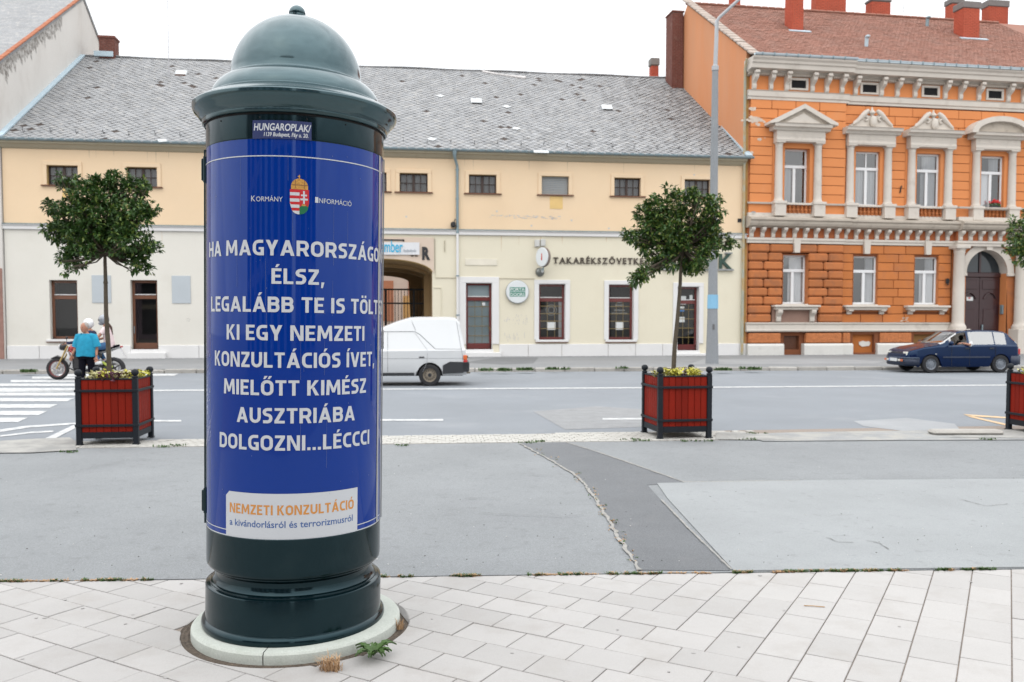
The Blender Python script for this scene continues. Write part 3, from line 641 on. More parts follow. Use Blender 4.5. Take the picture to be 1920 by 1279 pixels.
shield(xa, xb, 355.5, 402, red, .4492, 'shield')
for y in (361, 372.6, 384): shield(xa, xm, y, y + 6, whitep, .4495, 'white_bar')
shield(xa, xm, 395.5, 402, whitep, .4495, 'white_bar')
shield(xm, xb, 387.5, 402, green, .4495, 'green_mound'); shield(xm + 3, xb - 4, 385.5, 389, green, .44955, 'green_mound')
def crossbar(x0, x1, y0, y1): patch(th(x0, 370), th(x1, 370), rz_(y1), rz_(y0), .4497, whitep, 'cross_bar', 3, parent=cr)
crossbar(568.3, 571.6, 358, 382); crossbar(564.5, 575.5, 364.5, 367.6); crossbar(563, 577, 372, 375.4)
patch(th(566, 370), th(573, 370), rz_(386), rz_(383), .4496, gold, 'crownlet', 3, parent=cr)
n = 14; xs = [545.5 + 32 * i / n for i in range(n + 1)]; mb = MB()
mb.add(wrap([(th(x, 370), rz_(355.2)) for x in xs] + [(th(x, 370), rz_(350 - 15 * math.sqrt(max(0, 1 - ((x - 561.5) / 16.2) ** 2)))) for x in xs], .4493), [(i, i + 1, i + n + 2, i + n + 1) for i in range(n)]); mb.build('crown', gold, cr)
patch(th(560.3, 370), th(562.3, 370), rz_(336), rz_(328), .4494, gold, 'crown_cross', 2, parent=cr); patch(th(558.2, 370), th(562.6, 370), rz_(332), rz_(330.2), .4495, gold, 'crown_cross', 2, parent=cr)
for x in (553, 570): patch(th(x, 370), th(x + 1.2, 370), rz_(354), rz_(338), .4496, M('brown print', (.16, .07, .02), .5), 'crown_band', 2, parent=cr)
patch(th(546, 370), th(577, 370), rz_(348), rz_(346.5), .4496, bpy.data.materials['brown print'], 'crown_band', 10, parent=cr)
# maker's plate on the top ring
pq0, pq1 = th(474, 243), th(584, 243)
patch(pq0, pq1, zz(530, 260.5), zz(530, 226), .4512, M('plate blue', (.010, .022, .10), .4), 'maker_plate', 14)
ctext('HUNGAROPLAK/', pq0 + .015, pq1 - .012, zz(530, 245), .0335, .4518, M('pale plate print', (.5, .53, .56), .5), 'maker_lettering', .02, slant=.14)
ctext('1139 Budapest, Fáy u. 20.', th(495, 252), th(578, 252), zz(530, 256), .019, .4518, bpy.data.materials['pale plate print'], 'maker_lettering', .02, slant=.14)
# faint drips and scratches on the poster glass near its left edge
mb = MB(); rq = random.Random(9)
for _ in range(26):
    q = th(389 + rq.random() * 7, 760) ; z = rq.uniform(1.0, 1.55); h = rq.uniform(.008, .03); s = rq.uniform(-.01, .02); mb.add(wrap([(q, z), (q + .004, z), (q + .004 + s, z + h), (q + s, z + h)], .4496), [(0, 1, 2, 3)])
mb.build('scratches', whitep, col, kind='stuff')

patch(R(-9), R(-5.5), zc(.56), zc(2.485), .4497, M('poster seam strip', (.30, .31, .31), .4), 'poster_seam', 2)
MB().box(.4425, .450, -.02, .0, zc(.56), zc(2.485), Matrix.Rotation(R(8.5), 4, 'Z')).build('poster_clamp', M('grey clamp strip', (.25, .26, .26), .4), col)
MB().box(.4425, .452, -.01, .01, zc(.56), zc(2.485), Matrix.Rotation(R(-163.3), 4, 'Z')).build('poster_clamp', paintg, col)

rq = random.Random(77); mb = MB()
for _ in range(60):                                                   # dust specks and rain marks
    q = R(rq.uniform(-172, -20)); z = rq.uniform(.62, 2.45); a = rq.uniform(.0015, .004); mb.add(wrap([(q - a, z), (q, z - a), (q + a, z), (q, z + a)], .4500), [(0, 1, 2, 3)])
for _ in range(26):
    q = R(rq.uniform(-170, -25)); z = rq.uniform(1.1, 2.4); h = rq.uniform(.05, .30); a = .0010; mb.add(wrap([(q - a, z - h), (q + a, z - h), (q + a * .6, z), (q - a * .6, z)], .44905), [(0, 1, 2, 3)])
mb.build('dust_and_rain_marks', M('grey dust', (.10, .13, .22), .6, .2, 9), col, kind='stuff')
# ------------------------------------------------------------------ the long yellow house
YP = Plane(gnd(14, 673, .12), 7.4); YW = 31.515
ya = YP.a
H_ = lambda px, py, off=0: YP.hit(px, py, off)
X_ = lambda px: YP.hit(px, 600)[0]
Z_ = lambda px, py: YP.hit(px, py)[1]
m_up = M('apricot render', (.715, .545, .365), .95, .04, .5, .02, 30, dirt=(.70, .56, .40), dscale=.35, damt=.5, thr=(.4, .8))
m_lowL = M('off white render', (.65, .63, .575), .95, .03, .5, .02, 30, dirt=(.55, .52, .45), dscale=.8, damt=.3)
m_lowR = M('pale yellow render', (.665, .62, .495), .95, .03, .5, .02, 30, dirt=(.62, .56, .44), dscale=.6, damt=.5)
m_wh = M('white render', (.66, .655, .65), .9, .03, 1, dirt=(.5, .46, .42), dscale=2.5, damt=.4, thr=(.6, .8))
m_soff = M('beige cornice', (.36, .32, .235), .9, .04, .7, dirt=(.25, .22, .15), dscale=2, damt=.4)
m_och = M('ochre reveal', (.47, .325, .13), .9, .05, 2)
m_zinc = M('blue grey zinc', (.22, .29, .32), .45, .08, 2, metal=.35, dirt=(.15, .17, .17), dscale=3, damt=.4)
m_brn = M('brown window wood', (.13, .045, .018), .45, .08, 5, coat=.3); m_drk = M('dark brown frames', (.035, .018, .013), .5, .08, 5); m_red = M('oxblood window wood', (.12, .012, .010), .4, .06, 5, coat=.4)
m_dk = M('dark inside', (.02, .02, .022), .9); m_iron = M('black iron', (.012, .012, .014), .45)
m_curt = M('net curtain', (.33, .34, .35), .9, .1, 9, .1, 40, stretch=(6, 1, .3)); m_glass = glass('window glass', k=.9)
m_paper = M('white paper', (.6, .62, .62), .8, .03, 5)
yb = thing('yellow_house', 'long low yellow house with a grey slate roof and an arched gateway', 'house', (YP.O[0], YP.O[1], 0), ya)
ZB, ZM0, ZM1, ZE = .10, 5.38, 5.58, 8.66
def cen(px0, px1, py0, py1):                                          # photo rectangle -> local rectangle
    a, t = H_(px0, py0); b, u = H_(px1, py1); return [a, b, u, t]
up = [cen(91, 143, 307, 338), cen(240, 292, 309, 342), cen(672, 724, 315, 350), cen(750, 801, 318, 351), cen(880, 930, 320, 355), cen(1018, 1064, 325, 360), cen(1154, 1199, 330, 362), cen(1285, 1330, 333, 366)]
for u in up: c_ = (u[0] + u[1]) / 2; u[0], u[1] = c_ - .60, c_ + .60; u[3] = 8.0; u[2] = 7.20
up.append([9.2, 10.4, 7.2, 8.0]); up.append([12.2, 13.4, 7.2, 8.0]); up = sorted(up)
mb = MB(); wall(mb, 0, YW, ZM1, ZE, [tuple(u) for u in up], 0, .32); mb.build('upper_wall', m_up, yb)
arcx0, arcx1 = X_(620), X_(811); arcc = (arcx0 + arcx1) / 2; arch_s, arch_t = 3.72, Z_(712, 486)
wA, dB = cen(92, 147, 525, 636), cen(244, 297, 525, 655); dC, wD, wE, dF = cen(873, 923, 530, 655), cen(1010, 1060, 532, 637), cen(1141, 1188, 533, 637), cen(1270, 1310, 537, 657)
split = X_(560)
mb = MB(); wall(mb, 0, split, ZB, ZM0, [tuple(wA), tuple(dB)], 0, .32); mb.build('lower_wall', m_lowL, yb, label='off white lower wall')
mb = MB(); AR = (arcx0, arcx1, -1, arch_t + .02); wall(mb, split, YW, ZB, ZM0, [AR, tuple(dC), tuple(wD), tuple(wE), tuple(dF)], 0, .32); mb.build('lower_wall', m_lowR, yb, label='pale yellow lower wall')
# segmental arch over the gateway with the pinkish sign field
m_pink = M('pinkish sign field', (.60, .49, .40), .9, .05, .6, dirt=(.66, .60, .53), dscale=.8, damt=.5)
def archz(x):
    t = (x - arcc) / ((arcx1 - arcx0) / 2); return arch_s + (arch_t - arch_s) * math.sqrt(max(0, 1 - t * t * .985))
n = 28; xs = [arcx0 + (arcx1 - arcx0) * i / n for i in range(n + 1)]
mb = MB(); 
for i in range(n):
    a, b = xs[i], xs[i + 1]
    mb.add([(a, .0, archz(a)), (b, .0, archz(b)), (b, .0, arch_t + .02), (a, .0, arch_t + .02), (a, .5, archz(a)), (b, .5, archz(b))], [(0, 1, 2, 3), (0, 4, 5, 1)])
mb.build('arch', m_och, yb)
sf = MB(); x0f, x1f = X_(608), X_(814); xs2 = [x0f + (x1f - x0f) * i / 30 for i in range(31)]
def lowz(x): return archz(x) + .03 if arcx0 < x < arcx1 else arch_s + .03
for i in range(30):
    a, b = xs2[i], xs2[i + 1]; sf.add([(a, -.035, lowz(a)), (b, -.035, lowz(b)), (b, -.035, 5.26), (a, -.035, 5.26), (a, 0, lowz(a)), (b, 0, lowz(b)), (b, 0, 5.26), (a, 0, 5.26)], [(0, 1, 2, 3), (0, 4, 5, 1), (2, 6, 7, 3)])
sf.build('sign_field', m_pink, yb)
# passage
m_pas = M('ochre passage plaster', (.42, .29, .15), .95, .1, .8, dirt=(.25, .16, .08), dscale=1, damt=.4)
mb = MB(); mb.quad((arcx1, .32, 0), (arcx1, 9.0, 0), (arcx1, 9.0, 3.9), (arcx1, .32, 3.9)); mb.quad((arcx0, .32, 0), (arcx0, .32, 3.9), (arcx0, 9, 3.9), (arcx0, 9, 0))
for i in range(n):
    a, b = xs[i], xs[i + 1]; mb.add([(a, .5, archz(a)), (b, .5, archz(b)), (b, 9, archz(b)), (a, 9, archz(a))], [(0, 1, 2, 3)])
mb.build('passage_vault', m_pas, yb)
ix1 = H_(767, 530, 9)[0]; it = H_(720, 517, 9)[1]; iss = H_(767, 530, 9)[1]; icx = H_(700, 600, 9)[0]; ix0 = 2 * icx - ix1
mb = MB()
for i in range(n):
    a, b = xs[i], xs[i + 1]
    def iz(x):
        t = (x - icx) / (ix1 - icx); return -1 if abs(t) > 1 else iss + (it - iss) * math.sqrt(1 - t * t)
    za, zb = iz(a), iz(b)
    if za < 0 and zb > 0: a2 = ix0
    mb.quad((a, 8.8, max(za, 0)), (b, 8.8, max(zb, 0)), (b, 8.8, 5), (a, 8.8, 5))
mb.build('inner_arch_wall', m_pas, yb)
for yy in (3.0, 6.2):
    mb = MB(); mb.box(arcx1 - .28, arcx1, yy, yy + .35, 0, 3.8); mb.box(arcx0, arcx0 + .28, yy, yy + .35, 0, 3.8)
    for i in range(n):
        a, b = xs[i], xs[i + 1]; mb.add([(a, yy, archz(a) - .16), (b, yy, archz(b) - .16), (b, yy + .35, archz(b) - .16), (a, yy + .35, archz(a) - .16), (a, yy, archz(a)), (b, yy, archz(b))], [(0, 1, 2, 3), (0, 1, 5, 4)])
    mb.build('vault_rib', m_pas, yb)
gate = O('gate', None, yb); gy = 5.5
for zr in (H_(740, 543, gy)[1], H_(740, 569, gy)[1], .45): MB().box(arcx0 + .2, arcx1 - .2, gy - .03, gy + .03, zr - .035, zr + .045).build('gate_rail', m_iron, gate)
for k in range(26):
    x = arcx0 + .25 + k * (arcx1 - arcx0 - .5) / 25; big = k % 9 == 4
    MB().box(x - (.06 if big else .014), x + (.06 if big else .014), gy - (.05 if big else .014), gy + (.05 if big else .014), .12, H_(740, 543, gy)[1] + (.0)).build('gate_bar', m_iron, gate)
# niche beside the gateway
nx0, nx1 = X_(813), X_(827); mb = MB(); mb.bbox(nx1, nx1 + .03, -.03, -.002, .7, Z_(827, 540), .01); mb.box(nx0, nx1, -.03, -.002, Z_(827, 540), Z_(827, 540) + .03); mb.build('wall_ledge', m_lowR, yb)
# plinth of separate blocks
mb = MB(); px_ = 0.0; rq = random.Random(2)
gaps = [(wA[0] - .0, wA[0]), (dB[0] - .02, dB[1] + .02), (arcx0, arcx1), (dC[0] - .25, dC[1] + .3), (dF[0] - .15, dF[1] + .5)]
x = 0.0
while x < YW - .1:
    w_ = rq.choice([1.25, 1.7, 2.1, 1.5]); x2 = min(YW, x + w_)
    segs = [(x, x2)]
    for a, b in gaps[1:]:
        segs = [t for s_, e in segs for t in ((s_, min(e, a)), (max(s_, b), e)) if t[1] - t[0] > .05]
    for s_, e in segs: MB().bbox(s_ + .008, e - .008, -.055, .02, .06, .655, .012).build('plinth_stone', m_wh, yb)
    x = x2
# string band, cornice, gutter
mb = MB(); mb.prof([(.02, ZM0), (-.09, ZM0 + .02), (-.09, ZM1 - .06), (-.14, ZM1 - .02), (-.15, ZM1), (-.02, ZM1 + .05), (.02, ZM1 + .05)], -.02, YW - .0); mb.build('string_band', m_wh, yb)
mb = MB(); mb.prof([(-.15, ZM1 + .002), (-.16, ZM1 + .02), (-.01, ZM1 + .07), (-.01, ZM1 + .052)], -.02, YW); mb.build('band_flashing', m_zinc, yb)
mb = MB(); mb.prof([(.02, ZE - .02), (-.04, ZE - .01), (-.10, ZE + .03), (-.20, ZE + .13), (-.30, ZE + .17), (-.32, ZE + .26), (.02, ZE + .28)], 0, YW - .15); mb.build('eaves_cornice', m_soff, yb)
mb = MB(); pr = [(-.36 - .085 * math.cos(q), 8.99 - .085 * math.sin(q)) for q in [R(a) for a in range(-10, 191, 20)]]
pr2 = [(-.36 - .075 * math.cos(q), 8.99 - .075 * math.sin(q)) for q in [R(a) for a in range(190, -11, -20)]]; mb.prof(pr + pr2, -.1, YW + .12); mb.build('gutter', m_zinc, yb, smooth=50)
for k in range(38): mb = MB(); mb.prof([(-.46, 9.03), (-.455, 8.93), (-.38, 8.885), (-.25, 8.90), (-.25, 8.915), (-.38, 8.90), (-.44, 8.94), (-.44, 9.03)], 0, .03); mb.build('gutter_bracket', m_zinc, yb, loc=(.35 + k * .84, 0, 0))
dx = X_(857.5)
mb = MB(); mb.tube([(dx - .12, -.36, 8.92), (dx - .12, -.36, 8.72), (dx - .10, -.3, 8.62), (dx + .0, -.12, 8.36), (dx + .01, -.10, 8.25), (dx + .01, -.10, 5.45)], [.11, .075, .06, .06, .06, .06], 12); mb.build('downpipe', m_zinc, yb, smooth=40)
MB().tube([(dx + .01, -.10, 5.45), (dx + .01, -.10, .3)], .055, 12).build('downpipe', m_wh, yb, smooth=40, label='white painted lower downpipe')
for z in (8.15, 6.9, 5.75, 3.6, 1.9): MB().lathe([(.06, z), (.078, z), (.078, z + .05), (.06, z + .05)], 12).build('pipe_clip', m_zinc, yb, loc=(dx + .01, -.10, 0))
# upper windows
def upwin(u, shutter=False):
    x0, x1, z0, z1 = u; w = O('window', None, yb)
    mb = MB(); t = .16
    for a, b, c, d in ((x0 - t, x1 + t, z1, z1 + t), (x0 - t, x0, z0, z1), (x1, x1 + t, z0, z1)): mb.bbox(a, b, -.045, .01, c, d, .01)
    mb.build('surround', m_och if 0 else m_up, w)
    mb = MB(); wall(mb, x0, x1, z0, z1, [], .3); 
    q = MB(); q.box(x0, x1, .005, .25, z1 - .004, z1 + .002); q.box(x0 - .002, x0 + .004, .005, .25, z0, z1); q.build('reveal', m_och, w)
    MB().bbox(x0 - t - .06, x1 + t + .06, -.10, .25, z0 - .05, z0 - .002, .01).build('sill', m_brn, w)
    if shutter:
        for k in range(10): MB().bbox(x0 + .02, x1 - .02, .12, .15, z0 + k * .08 + .004, z0 + k * .08 + .076, .008).build('slat', M('grey shutter', (.27, .285, .29), .6, .05, 2) if k == 0 else bpy.data.materials['grey shutter'], w)
        return
    f = MB(); xc = (x0 + x1) / 2; y0, y1 = .17, .23
    for a, b, c, d in ((x0, x1, z1 - .05, z1), (x0, x1, z0, z0 + .05), (x0, x0 + .05, z0, z1), (x1 - .05, x1, z0, z1), (xc - .055, xc + .055, z0, z1)): f.box(a, b, y0, y1, c, d)
    for a in ((x0 + .05 + xc - .055) / 2, (x1 - .05 + xc + .055) / 2): f.box(a - .016, a + .016, y0 + .01, y1 - .002, z0, z1)
    zc = (z0 + z1) / 2; f.box(x0, x1, y0 + .008, y1 - .004, zc - .016, zc + .016)
    f.build('frame', m_drk, w)
    for a, b in ((x0 + .05, xc - .055), (xc + .055, x1 - .05)):
        am = (a + b) / 2
        for p, q in ((a, am), (am, b)):
            for c, d in ((z0 + .04, zc), (zc, z1 - .04)): MB().quad((p + .014, .2, c), (q - .014, .2, c), (q - .014, .2, d), (p + .014, .2, d)).build('pane', m_glass, w)
    c = MB(); n = 40; c.add([(x0 + (x1 - x0) * i / n, .29 + .015 * math.sin(i * 1.3), z) for z in (z0, z1) for i in range(n + 1)], [(i, i + 1, i + n + 2, i + n + 1) for i in range(n)]); c.build('curtain', m_curt, w)
sh = min(range(len(up)), key=lambda i: abs((up[i][0] + up[i][1]) / 2 - X_(1041)))
for i, u in enumerate(up): upwin(u, i == sh)
# street-level openings
def casement(r, mat, door=False, surround=None, lattice=False, depth=.24, signs=(), transom=.62, fill=None, curtain=None, name=None):
    x0, x1, z0, z1 = r; w = O('door' if door else 'window', None, yb); y0, y1 = depth, depth + .07
    zt = z1 - transom; f = MB(); t = .11
    for a, b, c, d in ((x0, x1, z1 - t, z1), (x0, x0 + t, z0, z1), (x1 - t, x1, z0, z1), (x0, x1, z0, z0 + (.26 if door else t)), (x0 + t, x1 - t, zt - .16, zt)): f.bbox(a, b, y0, y1, c, d, .01)
    f.build('frame', mat, w)
    MB().box(x0 + t, x1 - t, y0 - .012, y0 + .01, zt + .01, zt + .045).build('transom_bar', m_wh, w)
    MB().quad((x0 + t, y0 + .03, zt), (x1 - t, y0 + .03, zt), (x1 - t, y0 + .03, z1 - t), (x0 + t, y0 + .03, z1 - t)).build('pane', m_glass, w)
    MB().quad((x0 + t, y0 + .03, z0 + t), (x1 - t, y0 + .03, z0 + t), (x1 - t, y0 + .03, zt - .16), (x0 + t, y0 + .03, zt - .16)).build('pane', m_glass, w)
    b = MB(); yb2 = y0 + (.09 if fill else .7); b.quad((x0, yb2, z0), (x1, yb2, z0), (x1, yb2, z1), (x0, yb2, z1)); b.quad((x0, y0, z1), (x1, y0, z1), (x1, yb2, z1), (x0, yb2, z1)); b.quad((x0, y0, z0), (x0, yb2, z0), (x0, yb2, z1), (x0, y0, z1)); b.quad((x1, y0, z0), (x1, yb2, z0), (x1, yb2, z1), (x1, y0, z1))
    b.build('room', fill or m_dk, w)
    if lattice:
        g = MB(); mt = M('brass lattice', (.24, .17, .06), .5) if 'brass lattice' not in bpy.data.materials else bpy.data.materials['brass lattice']
        for k in range(1, 5): zq = z0 + .16 + (zt - .16 - z0 - .16) * k / 4.6; g.box(x0 + t, x1 - t, y0 + .018, y0 + .026, zq - .012, zq + .012)
        for k in (1, 2): xq = x0 + t + (x1 - x0 - 2 * t) * k / 3; g.box(xq - .007, xq + .007, y0 + .018, y0 + .026, z0 + t, zt - .16)
        g.build('glazing_bar', mt, w)
    if surround:
        s_ = MB(); q = surround
        s_.bbox(x0 - q, x1 + q, -.05, .01, z1, z1 + q * .85, .012); s_.bbox(x0 - q, x0, -.05, .01, (z0 if not door else .66), z1, .012); s_.bbox(x1, x1 + q, -.05, .01, (z0 if not door else .66), z1, .012); s_.build('surround', m_wh, w)
        rv = MB()
        for a, b_ in ((x0 - .001, x0 + .012), (x1 - .012, x1 + .001)): rv.box(a, b_, -.04, depth, z0, z1)
        rv.box(x0, x1, -.04, depth, z1 - .012, z1 + .001); rv.build('reveal', m_wh, w)
    if not door: MB().bbox(x0 - .14, x1 + .14, -.10, depth, z0 - .1, z0, .012).build('sill', m_wh, w); MB().box(x0 - .14, x1 + .12, -.088, -.045, z0 - .135, z0 - .1).build('sill_drip', m_brn, w)
    else: MB().bbox(x0 - .1, x1 + .35, -.30, .02, .08, z0 - .13, .015).build('step', m_wh, w); MB().bbox(x0 - .02, x1 + .05, -.06, depth + .07, z0 - .14, z0, .01).build('threshold', m_wh, w)
    if curtain: c = MB(); c.box(x1 - t - .14, x1 - t, y0 + .06, y0 + .07, z0 + t, zt - .16); c.build('curtain', m_curt, w)
    for (a, b_, c, d, mt) in signs: MB().box(a, b_, y0 - .006 + .03, y0 + .028, c, d).build('notice', mt, w)
    return w
casement(wA, m_brn, curtain=0); wb = casement(dB, m_brn, door=True); MB().tube([(dB[0] + .07, .2, 1.15), (dB[0] + .07, .19, 1.45)], .018, 8).build('handle', m_zinc, wb)
f_blue = M('blue grey door backing', (.50, .62, .66), .6, .05, 1)  # sheet close behind the door glass, sets its blue grey tone
wc = casement(dC, m_red, door=True, surround=.3, lattice=True, fill=f_blue, signs=[(dC[1] - .42, dC[1] - .28, 2.35, 2.48, m_paper)]); MB().tube([(dC[1] - .07, .2, 1.25), (dC[1] - .07, .18, 1.40), (dC[1] - .16, .18, 1.36)], .016, 8).build('handle', M('brass', (.35, .22, .06), .35, metal=.6), wc)
wd_ = casement(wD, m_red, surround=.2, lattice=True, curtain=1, signs=[(wD[0] + .42, wD[0] + .80, 1.28, 1.62, m_paper)])
we_ = casement(wE, m_red, surround=.2, lattice=True, signs=[(wE[0] + .40, wE[0] + .76, 1.28, 1.62, m_paper)])
# ring emblem and faint lines of print on the panes
m_pr = M('faint window print', (.16, .17, .17), .6)
mb = MB(); xc = wD[0] + .61
for r0, r1 in ((.22, .245), (.12, .15)):
    n = 20; mb.add([(xc + r * math.cos(a * 6.283 / n), .262, 2.16 + r * math.sin(a * 6.283 / n)) for r in (r0, r1) for a in range(n)], [(i, (i + 1) % n, (i + 1) % n + n, i + n) for i in range(n)])
mb.build('ring_emblem', m_pr, wd_)
mb = MB(); xc = (wE[0] + wE[1]) / 2
for k, (wq, z) in enumerate(((.52, 2.62), (.2, 2.47), (.40, 2.34), (.5, 2.12), (.72, 1.98))):
    nn = max(3, int(wq / .055))
    for i in range(nn): a = xc - wq / 2 + i * wq / nn; mb.box(a, a + wq / nn * .7, .262, .264, z, z + .07)
mb.build('window_print', m_pr, we_, kind='stuff')
wf_ = casement(dF, m_red, door=True, surround=.2, lattice=True, depth=.30, signs=[(dF[0] + .12, dF[0] + .52, 2.42, 2.80, m_paper), (dF[0] + .14, dF[0] + .46, 1.62, 1.86, m_paper), (dF[0] + .18, dF[0] + .44, 2.10, 2.20, M('blue notice', (.03, .16, .42), .6)), (dF[0] + .18, dF[0] + .44, 2.24, 2.33, m_paper), (dF[1] - .34, dF[1] - .2, 2.65, 2.85, m_paper)])
for d_ in (dF,):
    xx = d_[1] + .0; MB().box(d_[1] + .005, d_[1] + .011, -.03, .3, .4, 1.2).build('scuff', M('scuffed white', (.5, .48, .46), .9), wf_)
# wall pieces: plaques, patches, boxes
m_plq = M('blue grey plaque', (.42, .46, .49), .6, .03, 2)
for a, b, c, d in ((172, 209, 516, 568), (322, 358, 517, 569)):
    x0, x1, z0, z1 = cen(a, b, c, d); MB().bbox(x0, x1, -.03, -.001, z0, z1, .008).build('plaque', m_plq, yb)
x0, x1, z0, z1 = cen(872, 932, 485, 498); MB().bbox(x0, x1, -.03, -.001, z0, z1, .008).build('plaque', M('cream plaque', (.66, .62, .52), .7), yb)
x0, x1, z0, z1 = cen(1031, 1055, 368, 392); MB().bbox(x0, x1, -.012, -.001, z0, z1, .004).build('paint_patch', M('deeper yellow patch', (.66, .46, .19), .9), yb)
x0, x1, z0, z1 = cen(117, 137, 350, 372); MB().bbox(x0, x1, -.012, -.001, z0, z1, .004).build('paint_patch', bpy.data.materials['deeper yellow patch'], yb)
x0, x1, z0, z1 = cen(1383, 1390, 410, 417); MB().box(x0, x1, -.02, -.001, z0, z1).build('vent_hole', m_dk, yb)
for a, b, c, d in ((1002, 1011, 450, 463), (1013, 1022, 449, 462)): x0, x1, z0, z1 = cen(a, b, c, d); MB().bbox(x0, x1, -.14, -.001, z0, z1, .015).build('junction_box', M('grey box', (.5, .5, .48), .6) if a == 1002 else bpy.data.materials['grey box'], yb)
# flaked streak of exposed render under the fourth window, scratches on the lower wall
mb = MB(); rq = random.Random(4)
for _ in range(70):
    px = rq.triangular(905, 1070, 990); x, z = H_(px, 405 + (px - 905) * .03 + rq.uniform(-3, 3)); w_ = rq.uniform(.03, .14); h = rq.uniform(.01, .035); mb.box(x, x + w_, -.004, -.001, z, z + h)
for px, py in ((1070, 415), (995, 425), (930, 398), (1300, 330), (760, 408), (1140, 430)): x, z = H_(px, py); mb.box(x, x + .08, -.004, -.001, z, z + .08)
for _ in range(40): x, z = H_(rq.uniform(945, 988), rq.choice([598, 604, 635]) + rq.uniform(-6, 6)); mb.box(x, x + .02, -.004, -.001, z, z + rq.uniform(.03, .14))
mb.build('flaked_render', M('grey exposed render', (.50, .48, .46), .95, .15, 8), yb, kind='stuff')
mb = MB()
for a in range(6): q = a * 1.05; x, z = H_(352, 600); mb.box(x + .06 * math.cos(q), x + .06 * math.cos(q) + .05, -.004, -.001, z + .06 * math.sin(q), z + .06 * math.sin(q) + .015)
mb.build('scribble', M('grey scribble', (.42, .41, .38), .9), yb, kind='stuff')
mb = MB(); rq = random.Random(14)
for _ in range(46):
    x = rq.uniform(.3, YW - .3)
    if arcx0 - .4 < x < arcx1 + .4: continue
    z = rq.choice([ZE - .02, ZM0 - .01]); L = rq.uniform(.15, .7); w_ = rq.uniform(.01, .05); mb.add([(x, -.002, z), (x + w_, -.002, z), (x + w_ * .6, -.002, z - L), (x + w_ * .4, -.002, z - L)], [(0, 1, 2, 3)])
mb.build('rain_streaks', M('rain streak', (.56, .44, .30), .95, .1, 6), yb, kind='stuff')
# small bird-box shaped bracket next to the downpipe
x, z = H_(851, 425); mb = MB(); mb.bbox(x - .14, x + .06, -.3, -.02, z - .05, z + .18, .05); mb.tube([(x, -.16, z + .18), (x + .06, -.05, z + .32)], .02, 6); mb.build('loudspeaker', m_iron, yb)
x, z = H_(833, 460); MB().box(x, x + .03, -.04, -.001, z - .28, z + .2).build('conduit', m_soff, yb)
# cable on the wall above the doors
mb = MB(); mb.tube([(X_(816), -.03, Z_(816, 448)), (X_(816), -.03, Z_(816, 503)), (X_(816) + .02, -.03, Z_(816, 521)), (X_(924), -.03, Z_(924, 522)), (X_(1003), -.03, Z_(1003, 523))], .012, 5); mb.build('cable', m_soff, yb)
# roof
ZR, YR, ZE0, YE = 15.1, 9.3, 9.0, -.36; sl = math.atan2(ZR - ZE0, YR - YE); SLL = math.hypot(ZR - ZE0, YR - YE)
m_under = M('dark roof battens', (.055, .04, .034), .95, .2, 10)
mb = MB(); mb.quad((0, YE, ZE0), (YW, YE, ZE0), (YW, YR, ZR), (0, YR, ZR)); mb.quad((0, YR, ZR), (YW, YR, ZR), (YW, YR + 1.6, ZR - 1.2), (0, YR + 1.6, ZR - 1.2)); mb.build('roof', m_under, yb)
roof = [c for c in yb.children if c.name.startswith('roof')][0]
m_slate = M('weathered slate', (.25, .255, .262), .85, .16, 1.3, .2, 18, .5, 25, rnd=.22, dirt=(.42, .40, .37), dscale=4.5, damt=.5, thr=(.5, .66))
m_slate.node_tree.nodes  # tone per slate for the joined ones comes from a fine cell pattern
DW, DP = .37, .185; rq = random.Random(21)
Mr = Matrix.Translation((0, YE, ZE0)) @ Matrix.Rotation(sl, 4, 'X')
def slate_geo(): return [(-DW / 2 - .01, 0, .006), (0, -DW / 2 - .02, .024), (DW / 2 + .01, 0, .006), (0, DW / 2, .0), (-DW / 2 - .01, 0, -.006), (0, -DW / 2 - .02, .010), (DW / 2 + .01, 0, -.006)], [(0, 1, 2, 3), (0, 4, 5, 1), (1, 5, 6, 2)]
sg = slate_geo(); sm = []
for _ in range(3): q = MB(); q.add(*sg); sm.append(q.mesh('slate', m_slate))
SL = []
for j in range(0, int(SLL / DP) + 1):
    for i in range(0, int(YW / DW) + 2):
        x = i * DW + (j % 2) * DW / 2; t = j * DP + .05
        if x > YW - .12 or x < .12 or t > SLL - .02: continue
        rough_area = noise.noise(Vector((x * .22, t * .35, 3.1))) ; right = max(0, (x - 24) / 7)
        if rq.random() < .006 + max(0, rough_area - .16) * .16: continue
        SL.append((x, t, right))
SL.sort(key=lambda s: s[1] * 1.2 - s[0] * .05)
